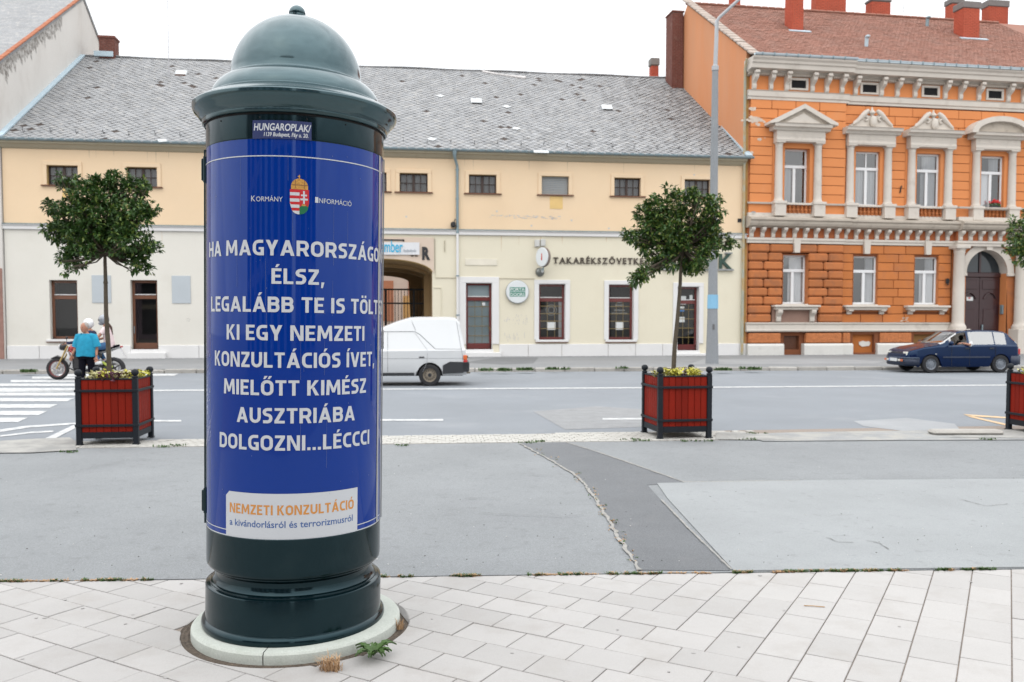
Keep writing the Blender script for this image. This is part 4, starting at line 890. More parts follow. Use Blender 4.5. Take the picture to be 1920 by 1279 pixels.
# the slates that show largest: nearest the eaves on the right
SL.sort(key=lambda s: math.hypot(s[0] - 23, s[1] * 1.1 + 1.0))
rest = MB()
for k, (x, t, right) in enumerate(SL):
    tl = rq.uniform(-.02, .05) + right * rq.uniform(.0, .07); rl = rq.uniform(-.03, .03); sc = 1.0 - right * rq.uniform(0, .14)
    m = Mr @ Matrix.Translation((x, t, .004)) @ Matrix.Rotation(rq.uniform(-.03, .03) * (1 + 2 * right), 4, 'Z') @ Matrix.Rotation(-tl, 4, 'X') @ Matrix.Rotation(rl, 4, 'Y') @ Matrix.Scale(sc, 4)
    if k < 300: O('slate', sm[k % 3], roof, mw=m)
    else: rest.add(*sg, m)
rest.build('slates_beyond', m_slate, roof, kind='stuff')
mb = MB(); lw = M('light new slate', (.52, .54, .55), .8)
for px, py in ((826, 181), (950, 201), (968, 242), (810, 262), (305, 265)):
    d = YP.hit(px, py, 4)[0]; t = None
    dr = ray(px, py); best = None
    # find the place on the roof plane
    a = Matrix.Translation((YP.O[0], YP.O[1], 0)) @ Matrix.Rotation(ya, 4, 'Z') @ Mr; inv = a.inverted(); o_ = inv @ Vector((0, 0, HC)); dd = inv.to_3x3() @ Vector(dr); s_ = -o_.z / dd.z; p = o_ + dd * s_
    MB().add(*sg, Mr @ Matrix.Translation((p.x, p.y, .03)) @ Matrix.Rotation(rq.uniform(-.4, .4), 4, 'Z') @ Matrix.Scale(1.2, 4)).build('pale_slate', lw, roof)
def onroof(px, py):
    a = Matrix.Translation((YP.O[0], YP.O[1], 0)) @ Matrix.Rotation(ya, 4, 'Z') @ Mr; inv = a.inverted(); o_ = inv @ Vector((0, 0, HC)); dd = inv.to_3x3() @ Vector(ray(px, py)); s_ = -o_.z / dd.z; return o_ + dd * s_
for px, py in ((340, 140), (893, 193), (1138, 205)):
    p = onroof(px, py); mb = MB(); mb.bbox(-.27, .27, -.2, .25, .0, .10, .02, Mr @ Matrix.Translation((p.x, p.y, .02)) @ Matrix.Rotation(.18, 4, 'X')); mb.build('roof_vent', M('roof vent', (.5, .52, .53), .6) if px == 340 else bpy.data.materials['roof vent'], roof)
    MB().box(-.24, .24, -.215, -.19, .0, .07, Mr @ Matrix.Translation((p.x, p.y, .01))).build('vent_opening', m_brn if px == 340 else m_dk, roof)
p = onroof(818 + 197, 288); MB().bbox(-.33, .33, -.12, .14, .03, .05, .01, Mr @ Matrix.Translation((p.x, p.y + .06, .02))).build('gutter_sheet', lw, roof)
for k in range(30):                                                   # snow hooks along the eaves
    x = .8 + k * 1.02; mb = MB(); m = Mr @ Matrix.Translation((x, .55 + .1 * (k % 2), .02)); mb.box(-.008, .008, -.008, .008, 0, .18, m); mb.box(-.008, .008, 0, .2, 0, .015, m); mb.build('snow_hook', m_iron, roof)
mb = MB()
for k in range(79): mb.bbox(-.22, .22, -.12, .12, -.05, .035, .03, Matrix.Translation((k * .4 + .2, YR, ZR + .02 + .02 * math.sin(k * .5))) @ Matrix.Rotation(rq.uniform(-.04, .04), 4, 'Z'))
mb.build('ridge_tiles', m_slate, roof, kind='stuff')
mb = MB(); a, b = onroof(905, 136), onroof(985, 148); mb.tube([Mr @ Vector((a.x, a.y, .03)), Mr @ Vector(((a.x + b.x) / 2, (a.y + b.y) / 2 - .05, .04)), Mr @ Vector((b.x, b.y, .03))], [.09, .05, .12], 6); mb.build('mortar_patch', M('white mortar', (.55, .53, .52), .9, .2, 6), roof)
for x, s_ in ((.06, 1), (YW - .1, -1)): MB().box(-.14, .14, -.05, SLL, .03, .09, Mr @ Matrix.Translation((x, 0, 0))).build('verge_flashing', M('pale blue flashing', (.40, .50, .56), .5, .05, 3) if s_ == 1 else bpy.data.materials['pale blue flashing'], roof)
m_brick = M('old dark brick', (.16, .06, .045), .9, .2, 4, .2, 30, dirt=(.28, .2, .17), dscale=5, damt=.5)
def chimney(name, x, y, z0, z1, wx, wy, mat, parent, cap=None, capm=None, rows=True):
    c = O(name, None, parent, (x, y, 0)); rh = .085; n = int((z1 - z0) / rh); mb = MB(); rq2 = random.Random(int(x * 10))
    MB().box(-wx / 2 + .01, wx / 2 - .01, -wy / 2 + .01, wy / 2 - .01, z0, z1).build('mortar', M('mortar', (.22, .17, .15), .95) if 'mortar' not in bpy.data.materials else bpy.data.materials['mortar'], c)
    for k in range(n):
        z = z0 + k * rh
        for (L, horiz) in ((wx, True), (wy, False)):
            for sgn in (-1, 1):
                u = -L / 2 - (.13 if k % 2 else 0)
                while u < L / 2:
                    a, b = max(u, -L / 2), min(u + .25, L / 2)
                    if b - a > .03:
                        if horiz: mb.box(a + .005, b - .005, sgn * wy / 2 - .012, sgn * wy / 2 + .012, z + .006, z + rh - .006)
                        else: mb.box(sgn * wx / 2 - .012, sgn * wx / 2 + .012, a + .005, b - .005, z + .006, z + rh - .006)
                    u += .26
    mb.build('bricks', mat, c, kind='stuff')
    if cap: MB().bbox(-wx / 2 - .06, wx / 2 + .06, -wy / 2 - .06, wy / 2 + .06, z1 - .02, z1 + cap, .03).build('chimney_cap', capm or mat, c)
    return c
cx0 = H_(186, 100, YR)[0]; cx1 = H_(217, 100, YR)[0]
chimney('chimney', (cx0 + cx1) / 2 + .05, YR + .1, 14.6, H_(200, 74, YR)[1], (cx1 - cx0) * .92, .7, m_brick, roof, .12)
MB().box(cx0 - .1, cx1, YR - .5, YR - .4, 15.0, 15.25).build('chimney_flashing', bpy.data.materials['pale blue flashing'], roof)
xs_ = H_(1228, 130, 12)[0]; chimney('chimney', xs_, 12.2, 10.5, H_(1228, 122, 12)[1], .42, .45, M('new red brick', (.42, .085, .05), .9, .1, 3), roof, .4, M('grey concrete cap', (.2, .19, .18), .9))
xa_, za_ = H_(317, 100, 7.6); p = onroof(317, 146); q0 = Mr @ p
MB().tube([(q0.x, q0.y, q0.z - .2), (q0.x, q0.y, 22.5)], .022, 6).build('aerial_mast', M('grey steel', (.4, .4, .42), .5), roof)
# closing walls
mb = MB(); YB = YR + 1.3
for a, b in ((YW - .02, YW - .015), (.015, .02)): mb.prof([(.3, 0), (YB, 0), (YB, ZR - 1.1), (YR, ZR - .1), (.3, 9.1)], a, b)
mb.quad((0, YB, 4.8), (YW, YB, 4.8), (YW, YB, ZR - 1), (0, YB, ZR - 1)); mb.quad((0, YB, 0), (arcx0, YB, 0), (arcx0, YB, 5), (0, YB, 5)); mb.quad((arcx1, YB, 0), (YW, YB, 0), (YW, YB, 5), (arcx1, YB, 5))
mb.build('back_wall', m_up, yb)

# ------------------------------------------------------------------ signs on the yellow house
def wsign(name, label, cat, x, y, z): o = thing(name, label, cat, YP.world(x, y, z), ya); return o
xs0, zs0 = H_(969.5, 547.5); rs = 22 * .0226 * 1.0
s1 = wsign('round_sign', 'round white disc sign with green PORTA DOORS lettering beside the red framed window', 'sign', xs0, 0, zs0)
RX = Matrix.Rotation(R(90), 4, 'X')
MB().lathe([(0, .14), (rs - .02, .14), (rs, .12), (rs, .0), (0, 0)], 40, RX).build('disc', M('white acrylic', (.62, .65, .66), .4, .02, 2, coat=.3), s1, smooth=30)
MB().lathe([(rs + .012, .0), (rs + .014, .118), (rs, .122)], 40, RX).build('rim', M('grey rim', (.2, .22, .22), .5), s1, smooth=30)
mgr = M('green sign print', (.03, .20, .14), .5)
MB().box(-.34, .34, -.143, -.1415, .015, .20).build('green_field', mgr, s1); MB().box(-.34, .34, -.143, -.1415, -.21, -.005).build('green_field', mgr, s1)
mw_ = M('white sign print', (.66, .68, .68), .5)
mb = MB(); text_flat(mb, 'PORTA', -.31, .31, .035, .14, -.146, .012); mb.build('lettering', mw_, s1); mb = MB(); text_flat(mb, 'DOORS', -.31, .31, -.185, .14, -.146, .012); mb.build('lettering', mw_, s1)
xq, zq = H_(1019, 482, -.6)
s2 = wsign('projecting_sign', 'small white oval light box with a red stroke projecting over the pavement', 'sign', xq, -.55, zq)
RZ_ = Matrix.Rotation(R(90), 4, 'Y')
mt = Matrix.Rotation(R(-48), 4, 'Z') @ Matrix.Scale(1.22, 4, (0, 0, 1)) @ Matrix.Rotation(R(90), 4, 'X')
MB().lathe([(0, .11), (.32, .11), (.34, .09), (.34, -.09), (.32, -.11), (0, -.11)], 32, mt).build('light_box', bpy.data.materials['white acrylic'], s2, smooth=30)
MB().lathe([(.345, -.08), (.35, -.08), (.35, .08), (.345, .08)], 32, mt).build('band', M('grey brown band', (.2, .16, .14), .5), s2, smooth=30)
mb = MB(); mb.add([(-.03, -.115, -.14), (.03, -.115, -.14), (.02, -.115, .16), (-.02, -.115, .16)], [(0, 1, 2, 3)], Matrix.Rotation(R(-48), 4, 'Z')); mb.build('red_stroke', M('red sign print', (.5, .03, .02), .5), s2)
MB().tube([(0, 0, -.4), (0, 0, -.55), (.0, .3, -.55)], .03, 8).build('bracket', m_zinc, s2); 
xq, zq = H_(1013, 510, -.15); s3 = wsign('wall_lamp', 'round dull metal wall lamp under the projecting light box', 'lamp', xq, -.02, zq)
MB().lathe([(0, .16), (.1, .15), (.17, .10), (.2, .03), (.2, 0), (0, 0)], 28, RX).build('housing', M('dull metal', (.20, .21, .20), .35, metal=.7), s3, smooth=40); MB().ell((.08, -.24, .02), .06, .1, .06).build('spout', bpy.data.materials['white acrylic'], s3, smooth=60)
# savings bank lettering, one object per letter
s4 = wsign('bank_lettering', 'dark letters TAKARÉKSZÖVETKEZET and BANK fixed to the pale yellow wall', 'lettering', 0, 0, 0)
mlet = M('dark bronze letters', (.06, .045, .032), .5); x0_, x1_ = X_(1037), X_(1238); st = 'TAKARÉKSZÖVETKEZET'; adv = [text_geo(c, .02)[2] + .16 for c in st]; tot = sum(adv) - .16; u = x0_; zb_ = Z_(1120, 494.5)
for c, a in zip(st, adv):
    wl = (x1_ - x0_) * (a - .16) / tot; mb = MB(); text_flat(mb, c, u, u + wl, zb_, .27, -.06, .02, .05)
    if c in 'TAKRÉVE':
        for sx_ in ((u + wl / 2,) if c in 'TV' else (u + .03, u + wl - .03) if c in 'AKR' else (u + .03,)): mb.box(sx_ - .05, sx_ + .05, -.062, -.01, zb_ - .004, zb_ + .022)
    mb.build('letter', mlet, s4); u += (x1_ - x0_) * a / tot
mgl = M('dark green letters', (.015, .05, .035), .4); gz = Z_(1357, 506)
for c, pa, pb in (('B', 1243, 1266), ('A', 1274, 1300), ('N', 1309, 1334), ('K', 1346, 1371)):
    mb = MB(); text_flat(mb, c, X_(pa), X_(pb), gz + .02, .72, -.12, .015, .10); mb.build('letter', mgl, s4)
    mb = MB(); mb.box(X_(pa) - .04, X_(pb) + .05, -.125, -.02, gz - .04, gz + .03)
    if c in 'KN': mb.box(X_(pb) - .36, X_(pb) - .02, -.125, -.02, gz + .72, gz + .78)
    mb.build('letter_serif', M('grey serif', (.25, .26, .26), .4) if c == 'B' else bpy.data.materials['grey serif'], s4)
# gateway lettering and banner
s5 = wsign('gateway_lettering', 'big black letter R on the pink field above the gateway', 'lettering', 0, 0, 0)
mbk = M('black letters', (.015, .015, .018), .5)
mb = MB(); text_flat(mb, 'R', X_(792), X_(807), Z_(800, 486), .52, -.07, .05, .03); mb.build('letter', mbk, s5)
mb = MB(); mb.box(X_(700), X_(758), -.06, -.037, Z_(740, 451.5), Z_(740, 449)); mb.box(X_(756), X_(759), -.06, -.037, Z_(740, 453), Z_(740, 449)); mb.box(X_(771), X_(776), -.06, -.037, Z_(775, 481), Z_(775, 479.4)); mb.box(X_(779), X_(784), -.06, -.037, Z_(775, 481), Z_(775, 479.4)); mb.build('hidden_letter_edges', mbk, s5)
s6 = wsign('banner', 'white banner with light blue word ember hung above the gateway', 'banner', 0, 0, 0)
bx0, bx1 = X_(640), X_(787); bz0, bz1 = Z_(760, 479), Z_(760, 456); n = 20
mb = MB(); mb.add([(bx0 + (bx1 - bx0) * i / n, -.10 - .015 * math.sin(i * 1.1), z + (.03 * (i / n))) for z in (bz0, bz1) for i in range(n + 1)], [(i, i + 1, i + n + 2, i + n + 1) for i in range(n)]); mb.build('cloth', M('white banner cloth', (.62, .63, .65), .7, .03, 2), s6)
mb = MB(); text_flat(mb, 'ember', X_(713.5), X_(756), Z_(735, 473), .50, -.13, .012); mb.build('lettering', M('sky blue print', (.03, .36, .58), .6), s6)
mb = MB()
for k in range(11): mb.box(X_(757.5) + k * .05, X_(757.5) + k * .05 + .032, -.131, -.13, Z_(770, 472.5), Z_(770, 472.5) + (.07 if k % 3 else .1))
mb.build('small_print', M('grey print', (.3, .33, .37), .6), s6, kind='stuff')
# ------------------------------------------------------------------ courtyard house seen through the gateway
cb = thing('courtyard_house', 'pink and ochre courtyard house seen through the arched gateway', 'house', YP.world(arcc, 21, 0), ya)
mb = MB(); mb.box(-9, 9, 0, .4, 0, 7); mb.build('wall', M('pale courtyard wall', (.60, .52, .48), .9, .06, 1), cb)
for k in range(-3, 4): mb = MB(); mb.box(k * 1.7 - .35, k * 1.7 + .35, -.05, 0, 1.7, 4.4); mb.build('shutter', M('salmon shutter', (.45, .2, .12), .8) if k == -3 else bpy.data.materials['salmon shutter'], cb)
mb = MB(); mb.box(1.0, 3.6, -.08, -.0, .1, 3.4); mb.build('ochre_bay', M('ochre bay', (.55, .34, .14), .9), cb); mb = MB(); mb.box(-4, 6, -.4, 0, .1, 1.3); mb.build('low_wall', M('courtyard low wall', (.48, .46, .42), .9), cb)
# ------------------------------------------------------------------ the taller white house on the left
wb_ = thing('white_house', 'tall pale house with a blank gable wall and grey roof beyond the yellow house', 'house', (YP.O[0], YP.O[1], 0), ya)
m_gab = M('aged white gable render', (.60, .575, .54), .95, .05, .5, dirt=(.44, .40, .36), dscale=.9, damt=.55, thr=(.5, .8), stretch=(1, 1, .5))
mb = MB(); mb.prof([(-.12, 0), (19.5, 0), (19.5, 12.05), (9.75, 18.15), (-.12, 12.05)], -.25, -.03); mb.build('gable_wall', m_gab, wb_)
mb = MB(); mb.box(-22, -.25, -.1, .2, 0, 12.0); mb.build('front_wall', M('grey pink front render', (.42, .37, .34), .95, .08, .5), wb_)
for s_ in (1, -1):
    mb = MB(); sl2 = math.atan2(6.1, 9.75); 
    if s_ == 1: mb.box(-22, .02, -.5, 11.6, .0, .16, Matrix.Translation((0, -.0, 11.98)) @ Matrix.Rotation(sl2, 4, 'X'))
    else: mb.box(-22, .02, -.5, 11.6, .0, .16, Matrix.Translation((0, 19.5, 11.98)) @ Matrix.Rotation(math.pi, 4, 'Z') @ Matrix.Scale(-1, 4, (1, 0, 0)) @ Matrix.Rotation(sl2, 4, 'X'))
    mb.build('roof', m_slate, wb_)
mb = MB(); rq = random.Random(8)
for i in range(44):
    t = -.5 + i * .27; mb.bbox(-.10, .10, 0, .262, .155, .205 + rq.uniform(0, .015), .012, Matrix.Translation((0, 0, 11.98)) @ Matrix.Rotation(sl2, 4, 'X') @ Matrix.Translation((0, t, 0)))
mb.build('verge_tiles', M('rust verge tiles', (.34, .12, .06), .9, .25, 4), wb_, kind='stuff')
m_stain = M('black stain', (.22, .20, .18), .95, .3, 6, dirt=(.55, .53, .5), dscale=5, damt=.9, thr=(.42, .62))
mb = MB(); 
for i in range(40):
    t = i * .17 ; y = .1 + t; z = 11.9 + t * 6.1 / 9.75; h = .25 + .9 * abs(math.sin(i * 1.7)) * rq.random() * (1 if i < 24 else .5); mb.add([(-.02, y - .1, z + .03), (-.02, y + .12, z + .16), (-.02, y + .1 + rq.uniform(-.05, .05), z - h), (-.02, y - .05, z - h * .8)], [(0, 1, 2, 3)])
mb.build('stain', m_stain, wb_, kind='stuff')
MB().tube([(-.62, -.22, 12.0), (-.62, -.22, .2)], .07, 10).build('downpipe', m_zinc, wb_, smooth=40)
mb = MB(); mb.bbox(-.4, -.06, -.16, -.1, .1, 3.8, .01); mb.build('corner_post', M('dull red corner boards', (.28, .16, .13), .9, .2, 3), wb_)

# ------------------------------------------------------------------ the orange house
OP = Plane((YP.O[0] + YW * YP.u[0], YP.O[1] + YW * YP.u[1]), 9.5)
ob = thing('orange_house', 'ornate two storey orange house with cream window frames and a red tiled roof', 'house', (OP.O[0], OP.O[1], 0), OP.a)
oh = lambda px, py, off=0: OP.hit(px, py, off)
ox = lambda px: OP.hit(px, 605)[0]
m_or = M('orange render', (.63, .235, .082), .93, .03, .5, .02, 30, rnd=.035, dirt=(.62, .30, .15), dscale=.6, damt=.4)
m_rus = M('rusticated orange stone', (.42, .145, .048), .93, .08, 1.5, .04, 30, rnd=.10, dirt=(.19, .095, .06), dscale=1.6, damt=.7, thr=(.5, .75))
m_mor = M('deep orange joints', (.20, .068, .028), .95, .06, 2)
m_cr = M('cream stucco', (.56, .515, .46), .9, .05, 1, .03, 30, dirt=(.28, .24, .20), dscale=1.7, damt=.5, thr=(.55, .8))
m_crd = M('darker mottled stucco', (.44, .39, .33), .93, .1, 2, dirt=(.18, .15, .12), dscale=3, damt=.5)  # darker, more mottled cream for lower cornice, dentil band and pediments
m_wf = M('white window paint', (.68, .69, .70), .45, .02, 2, coat=.3)
OW = 24.0
cs_ = [2.31, 5.88, 8.98, 12.33, 15.6, 18.8, 22.0]
RIS = ox(1577); PROJ = -.14
# wall core with openings
ups = [[c - .62, c + .62, 6.98, 9.50] for c in cs_]; lows = []
lc = [(ox(1465) + ox(1510)) / 2, (ox(1600) + ox(1642)) / 2, (ox(1714) + ox(1756)) / 2]
for c in lc: lows.append([c - .62, c + .62, 2.42, 4.72])
for c in (18.8, 22.0): lows.append([c - .62, c + .62, 2.42, 4.72])
dc_ = (ox(1808) + ox(1885)) / 2; dr_ = (ox(1885) - ox(1808)) / 2; dz_ = 3.95
base_ = [[ox(1471), ox(1500), .36, 1.0], [lc[1] - .55, lc[1] + .55, .2, 1.05], [lc[2] - .55, lc[2] + .55, .2, 1.05]]
mb = MB(); wall(mb, 0, OW, .05, 5.25, [tuple(l) for l in lows] + [(dc_ - dr_, dc_ + dr_, -1, dz_ + dr_)] + [tuple(b) for b in base_], .06, .3); wall(mb, 0, OW, 5.25, 12.9, [tuple(u) for u in ups], .06, .3); mb.build('wall', m_mor, ob)
sidew = MB(); sidew.prof([(.0, 0), (8.85, 0), (8.85, 17.3), (7.4, 18.40), (0.0, 13.70)], -.14, .04); sidew.build('gable_wall', M('faded orange gable render', (.545, .225, .10), .95, .06, .6, dirt=(.50, .27, .16), dscale=.5, damt=.55, thr=(.4, .7), stretch=(1, 1, .3)), ob)
def blocks(x0, x1, z0, z1, rh, lens, ex, y, d, bev, mat, parent, name='stone_block', seed=1, jit=.02):
    rq = random.Random(seed); nr = max(1, round((z1 - z0) / rh)); rh = (z1 - z0) / nr; g = .012
    for r in range(nr):
        a, b = z0 + r * rh, z0 + (r + 1) * rh; segs = [(x0, x1)]
        for e in ex:
            if e[2] < b - .05 and e[3] > a + .05: segs = [t for s_, q in segs for t in ((s_, min(q, e[0])), (max(s_, e[1]), q)) if t[1] - t[0] > .04]
        for s_, q in segs:
            L = q - s_; n = max(1, round(L / lens)); off = .13 if r % 2 else -.13
            cuts = [0] + [(i + off) * L / n for i in range(1, n)] + [L]
            for c1, c2 in zip(cuts[:-1], cuts[1:]):
                if c2 - c1 < .05: continue
                MB().bbox(s_ + c1 + g, s_ + c2 - g, y - d + rq.uniform(-.004, .004), y + .05, a + g, b - g, bev).build(name, mat, parent)
exU = [(c - 1.2, c + 1.2, 6.3, 10.3) for c in cs_]; exU[0] = (cs_[0] - 1.2, cs_[0] + 1.2, 6.3, 10.3)
blocks(.03, RIS, 7.02, 11.62, .42, 1.15, exU, .05, .05 - PROJ, .008, m_or, ob, 'scored_block', 3)
blocks(RIS, 14.2, 7.02, 11.55, .42, 1.15, exU, .05, .05, .008, m_or, ob, 'scored_block', 4)
for i, c in enumerate(cs_[:4]):                                       # orange field behind and over the frames
    y_ = PROJ if i == 0 else 0
    for a, b, e, f in ((c - 1.2, c - .62, 7.0, 10.3), (c + .62, c + 1.2, 7.0, 10.3), (c - .62, c + .62, 9.50, 10.3)): MB().box(a + .002, b - .002, y_ - .0, .058, e, f).build('wall_field', m_or, ob)
rest = MB(); rest.box(14.2, OW, 0, .055, 5.25, 6.9); rest.box(0, RIS, PROJ, .055, 5.9, 7.0); rest.box(RIS, OW, .0, .055, 5.9, 7.0)
for a, b, e, f in ((14.2, OW, 9.5, 12.9),): rest.box(a, b, 0, .055, e, f)
rest.build('wall_band', m_or, ob)
# rusticated ground floor
exL = [(l[0] - .0, l[1] + .0, l[2], l[3]) for l in lows] + [(dc_ - dr_ - .75, dc_ + dr_ + .75, 0, 6)] + [(lc[0] - 1.15, lc[0] + 1.15, 1.5, 2.44), (lc[1] - 1.15, lc[1] + 1.15, 2.1, 2.44), (lc[2] - 1.15, lc[2] + 1.15, 2.1, 2.44)]
blocks(.04, RIS, 1.60, 5.18, .405, 1.05, exL, .05, .085 - PROJ, .065, m_rus, ob, 'stone_block', 5)
blocks(RIS + .01, dc_ - dr_ - .74, 1.60, 5.18, .405, 1.05, exL, .05, .05, .018, M('smooth orange stone', (.47, .16, .045), .93, .05, 1.5, .03, 30, rnd=.08, dirt=(.26, .12, .08), dscale=1.1, damt=.5, thr=(.52, .78)), ob, 'stone_block', 6)
MB().box(lc[0] - 1.1, lc[0] + 1.1, PROJ + .05, .06, 1.6, 2.4).build('apron', M('grey brown apron', (.26, .165, .13), .95, .1, 2), ob)
for c in lc[1:3]: MB().box(c - 1.15, c + 1.15, .01, .06, 2.1, 2.44).build('apron', m_rus, ob)
# basement zone
def rpan(a, b, y, z0=.66, z1=1.12): MB().bbox(a, b, y - .06, .05, z0, z1, .04).build('rough_panel', M('rough orange panel', (.47, .165, .06), .95, .2, 7, .2, 22, 1.0, 14, bdist=.06) if 'rough orange panel' not in bpy.data.materials else bpy.data.materials['rough orange panel'], ob)
for a, b, y in ((.06, ox(1461), PROJ), (ox(1508), RIS - .05, PROJ), (RIS + .06, lc[1] - .72, 0), (lc[1] + .78, lc[2] - .72, 0), (lc[2] + .78, dc_ - dr_ - .8, 0)): rpan(a, b, y)
for a, b, y in ((.0, ox(1466), PROJ), (ox(1504), RIS, PROJ), (RIS, lc[1] - .62, 0), (lc[1] + .62, lc[2] - .62, 0), (lc[2] + .62, dc_ - dr_ - .8, 0), (dc_ + dr_ + .8, OW, 0)):
    mb = MB(); mb.prof([(.06, .06), (y - .12, .06), (y - .12, .55), (y - .05, .64), (.06, .64)], a, b); mb.build('plinth_stone', M('white washed plinth', (.60, .59, .56), .92, .06, 2, .05, 30, dirt=(.42, .40, .37), dscale=2, damt=.5) if 'white washed plinth' not in bpy.data.materials else bpy.data.materials['white washed plinth'], ob)
for i, b in enumerate(base_):
    w_ = O('basement_window', None, ob); MB().box(b[0] - .1, b[1] + .1, .03, .058, .12, 1.15).build('surround', m_rus, w_) if 0 else None
    MB().box(b[0], b[1], .24, .26, b[2], b[3]).build('board', (m_brn, M('orange board', (.40, .13, .03), .9), M('brown mesh', (.22, .11, .03), .8))[i], w_)
    if i == 0:
        g = MB(); [g.box(b[0] + k * .1, b[0] + k * .1 + .02, .2, .22, b[2], b[3]) for k in range(1, 8)]; g.build('grille', m_brn, w_)
mb = MB(); x, z = oh(1625, 644); mb.face([(x - .25, z - .06), (x - .1, z - .16), (x + .25, z - .12), (x + .32, z + .02), (x + .24, z + .1), (x + .1, z + .07), (x - .05, z + .12), (x - .26, z + .06)], .2, .25); mb.build('flaked_patch', M('pale flaked render', (.62, .60, .56), .9), ob)
# horizontal mouldings
def mould(pts, x0, x1, y, mat, name): MB().prof([(y + a, b) for a, b in pts], x0, x1).build(name, mat, ob)
for x0, x1, y in ((-.06, RIS, PROJ), (RIS, dc_ - dr_ - .78, 0), (dc_ + dr_ + .78, OW, 0)):
    mould([(.2, 1.18), (-.04, 1.18), (-.08, 1.24), (-.06, 1.30), (-.05, 1.50), (-.10, 1.55), (-.10, 1.60), (.2, 1.62)], x0, x1, y, m_cr, 'string_course')
for x0, x1, y in ((-.06, RIS, PROJ), (RIS, dc_ - 1.75, 0), (dc_ - 1.75, dc_ + 1.75, -.22), (dc_ + 1.75, OW, 0)):
    mould([(.2, 5.20), (-.04, 5.20), (-.04, 5.30), (-.08, 5.34), (-.06, 5.44), (.2, 5.46)], x0, x1, y, m_cr, 'frieze_band')
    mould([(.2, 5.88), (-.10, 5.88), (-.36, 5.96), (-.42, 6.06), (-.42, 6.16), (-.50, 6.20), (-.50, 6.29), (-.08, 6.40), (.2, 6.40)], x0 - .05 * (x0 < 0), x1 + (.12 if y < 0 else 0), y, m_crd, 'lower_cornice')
    mould([(.2, 6.39), (-.10, 6.39), (-.10, 6.55), (.2, 6.56)], x0, x1, y, m_cr, 'pedestal_base')
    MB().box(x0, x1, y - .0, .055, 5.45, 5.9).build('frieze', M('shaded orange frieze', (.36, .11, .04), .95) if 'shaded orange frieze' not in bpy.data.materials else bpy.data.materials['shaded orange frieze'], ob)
    mould([(.05, 6.95), (-.10, 6.95), (-.13, 7.02), (.05, 7.05)], x0, x1, y, m_cr, 'sill_course')
def console(x, y, z0, z1, d, w_, mat, name='bracket', top=None):
    h = z1 - z0; c = MB(); c.prof([(y + .02, z0), (y - d * .18, z0), (y - d * .30, z0 + .08 * h), (y - d * .34, z0 + .25 * h), (y - d * .28, z0 + .4 * h), (y - d * .42, z0 + .52 * h), (y - d * .72, z0 + .62 * h), (y - d * .95, z0 + .74 * h), (y - d, z0 + .86 * h), (y - d * .96, z1), (y + .02, z1)], x - w_ / 2, x + w_ / 2)
    c.build(name, mat, ob)
x = .12
while x < 14.5:
    y = PROJ if x < RIS - .05 else (-.22 if abs(x - dc_) < 1.75 else 0); console(x, y, 5.44, 5.89, .30, .17, m_cr); x += .52
# top cornice
for x0, x1, y in ((-.12, RIS + .1, PROJ), (RIS + .1, OW, 0)):
    mould([(.2, 11.60), (-.03, 11.60), (-.03, 11.70), (-.08, 11.74), (-.08, 11.96), (-.12, 12.0), (.2, 12.02)], x0, x1, y, m_cr, 'upper_band')
    mould([(.3, 12.78), (-.12, 12.78), (-.14, 12.84), (-.50, 12.86), (-.52, 13.04), (-.58, 13.08), (-.60, 13.18), (-.68, 13.26), (-.70, 13.32), (.3, 13.34)], x0 - .05, x1, y, m_cr, 'main_cornice')
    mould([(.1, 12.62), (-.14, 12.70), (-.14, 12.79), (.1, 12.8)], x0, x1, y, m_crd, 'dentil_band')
    pr = [(y - .66 - .09 * math.cos(q), 13.44 - .10 * math.sin(q)) for q in [R(a) for a in range(-5, 186, 20)]]; pr2 = [(y - .66 - .075 * math.cos(q), 13.44 - .085 * math.sin(q)) for q in [R(a) for a in range(185, -6, -20)]]
    MB().prof(pr + pr2, x0, x1).build('gutter', M('pale zinc gutter', (.46, .53, .57), .5, .05, 1, metal=.2) if 'pale zinc gutter' not in bpy.data.materials else bpy.data.materials['pale zinc gutter'], ob, smooth=50)
mould([(-.60, 13.335), (-.74, 13.335), (-.74, 13.37), (-.60, 13.38)], RIS + .1, OW, 0, bpy.data.materials['pale zinc gutter'], 'cornice_flashing')
for k in range(27): MB().box(0, .03, -.78, -.64, 13.33, 13.47).build('gutter_bracket', m_zinc, ob, loc=(.2 + k * .56, PROJ if .2 + k * .56 < RIS else 0, 0))
for x in [0.15, .95, 1.70, 2.95, 3.65, 4.40, 5.15, 6.45, 7.25, 8.15, 9.70, 10.5, 11.45, 13.0, 13.8, 14.5]:
    y = PROJ if x < RIS else 0
    console(x, y, 12.02, 12.66, .38, .18, m_cr, 'cornice_bracket'); MB().bbox(x - .11, x + .11, y - .46, y - .28, 12.66, 12.79, .02).build('bracket_block', m_cr, ob)
for i, c in enumerate(cs_[:4]):
    y = PROJ if i == 0 else 0; w_ = O('attic_window', None, ob)
    mb = MB(); [mb.bbox(*q, .012) for q in ((c - .47, c + .47, y - .05, .02, 12.52, 12.62), (c - .47, c + .47, y - .05, .02, 12.08, 12.17), (c - .47, c - .35, y - .05, .02, 12.17, 12.52), (c + .35, c + .47, y - .05, .02, 12.17, 12.52))]; mb.build('surround', m_cr, w_)
    MB().box(c - .35, c + .35, y + .0, .055, 12.17, 12.52).build('opening', M('black opening', (.004, .004, .005), .9) if 'black opening' not in bpy.data.materials else bpy.data.materials['black opening'], w_)
MB().box(0, RIS, PROJ + .006, .055, 12.0, 12.8).build('attic_frieze', m_or, ob); MB().box(RIS, OW, .006, .055, 12.0, 12.8).build('attic_frieze', m_or, ob)
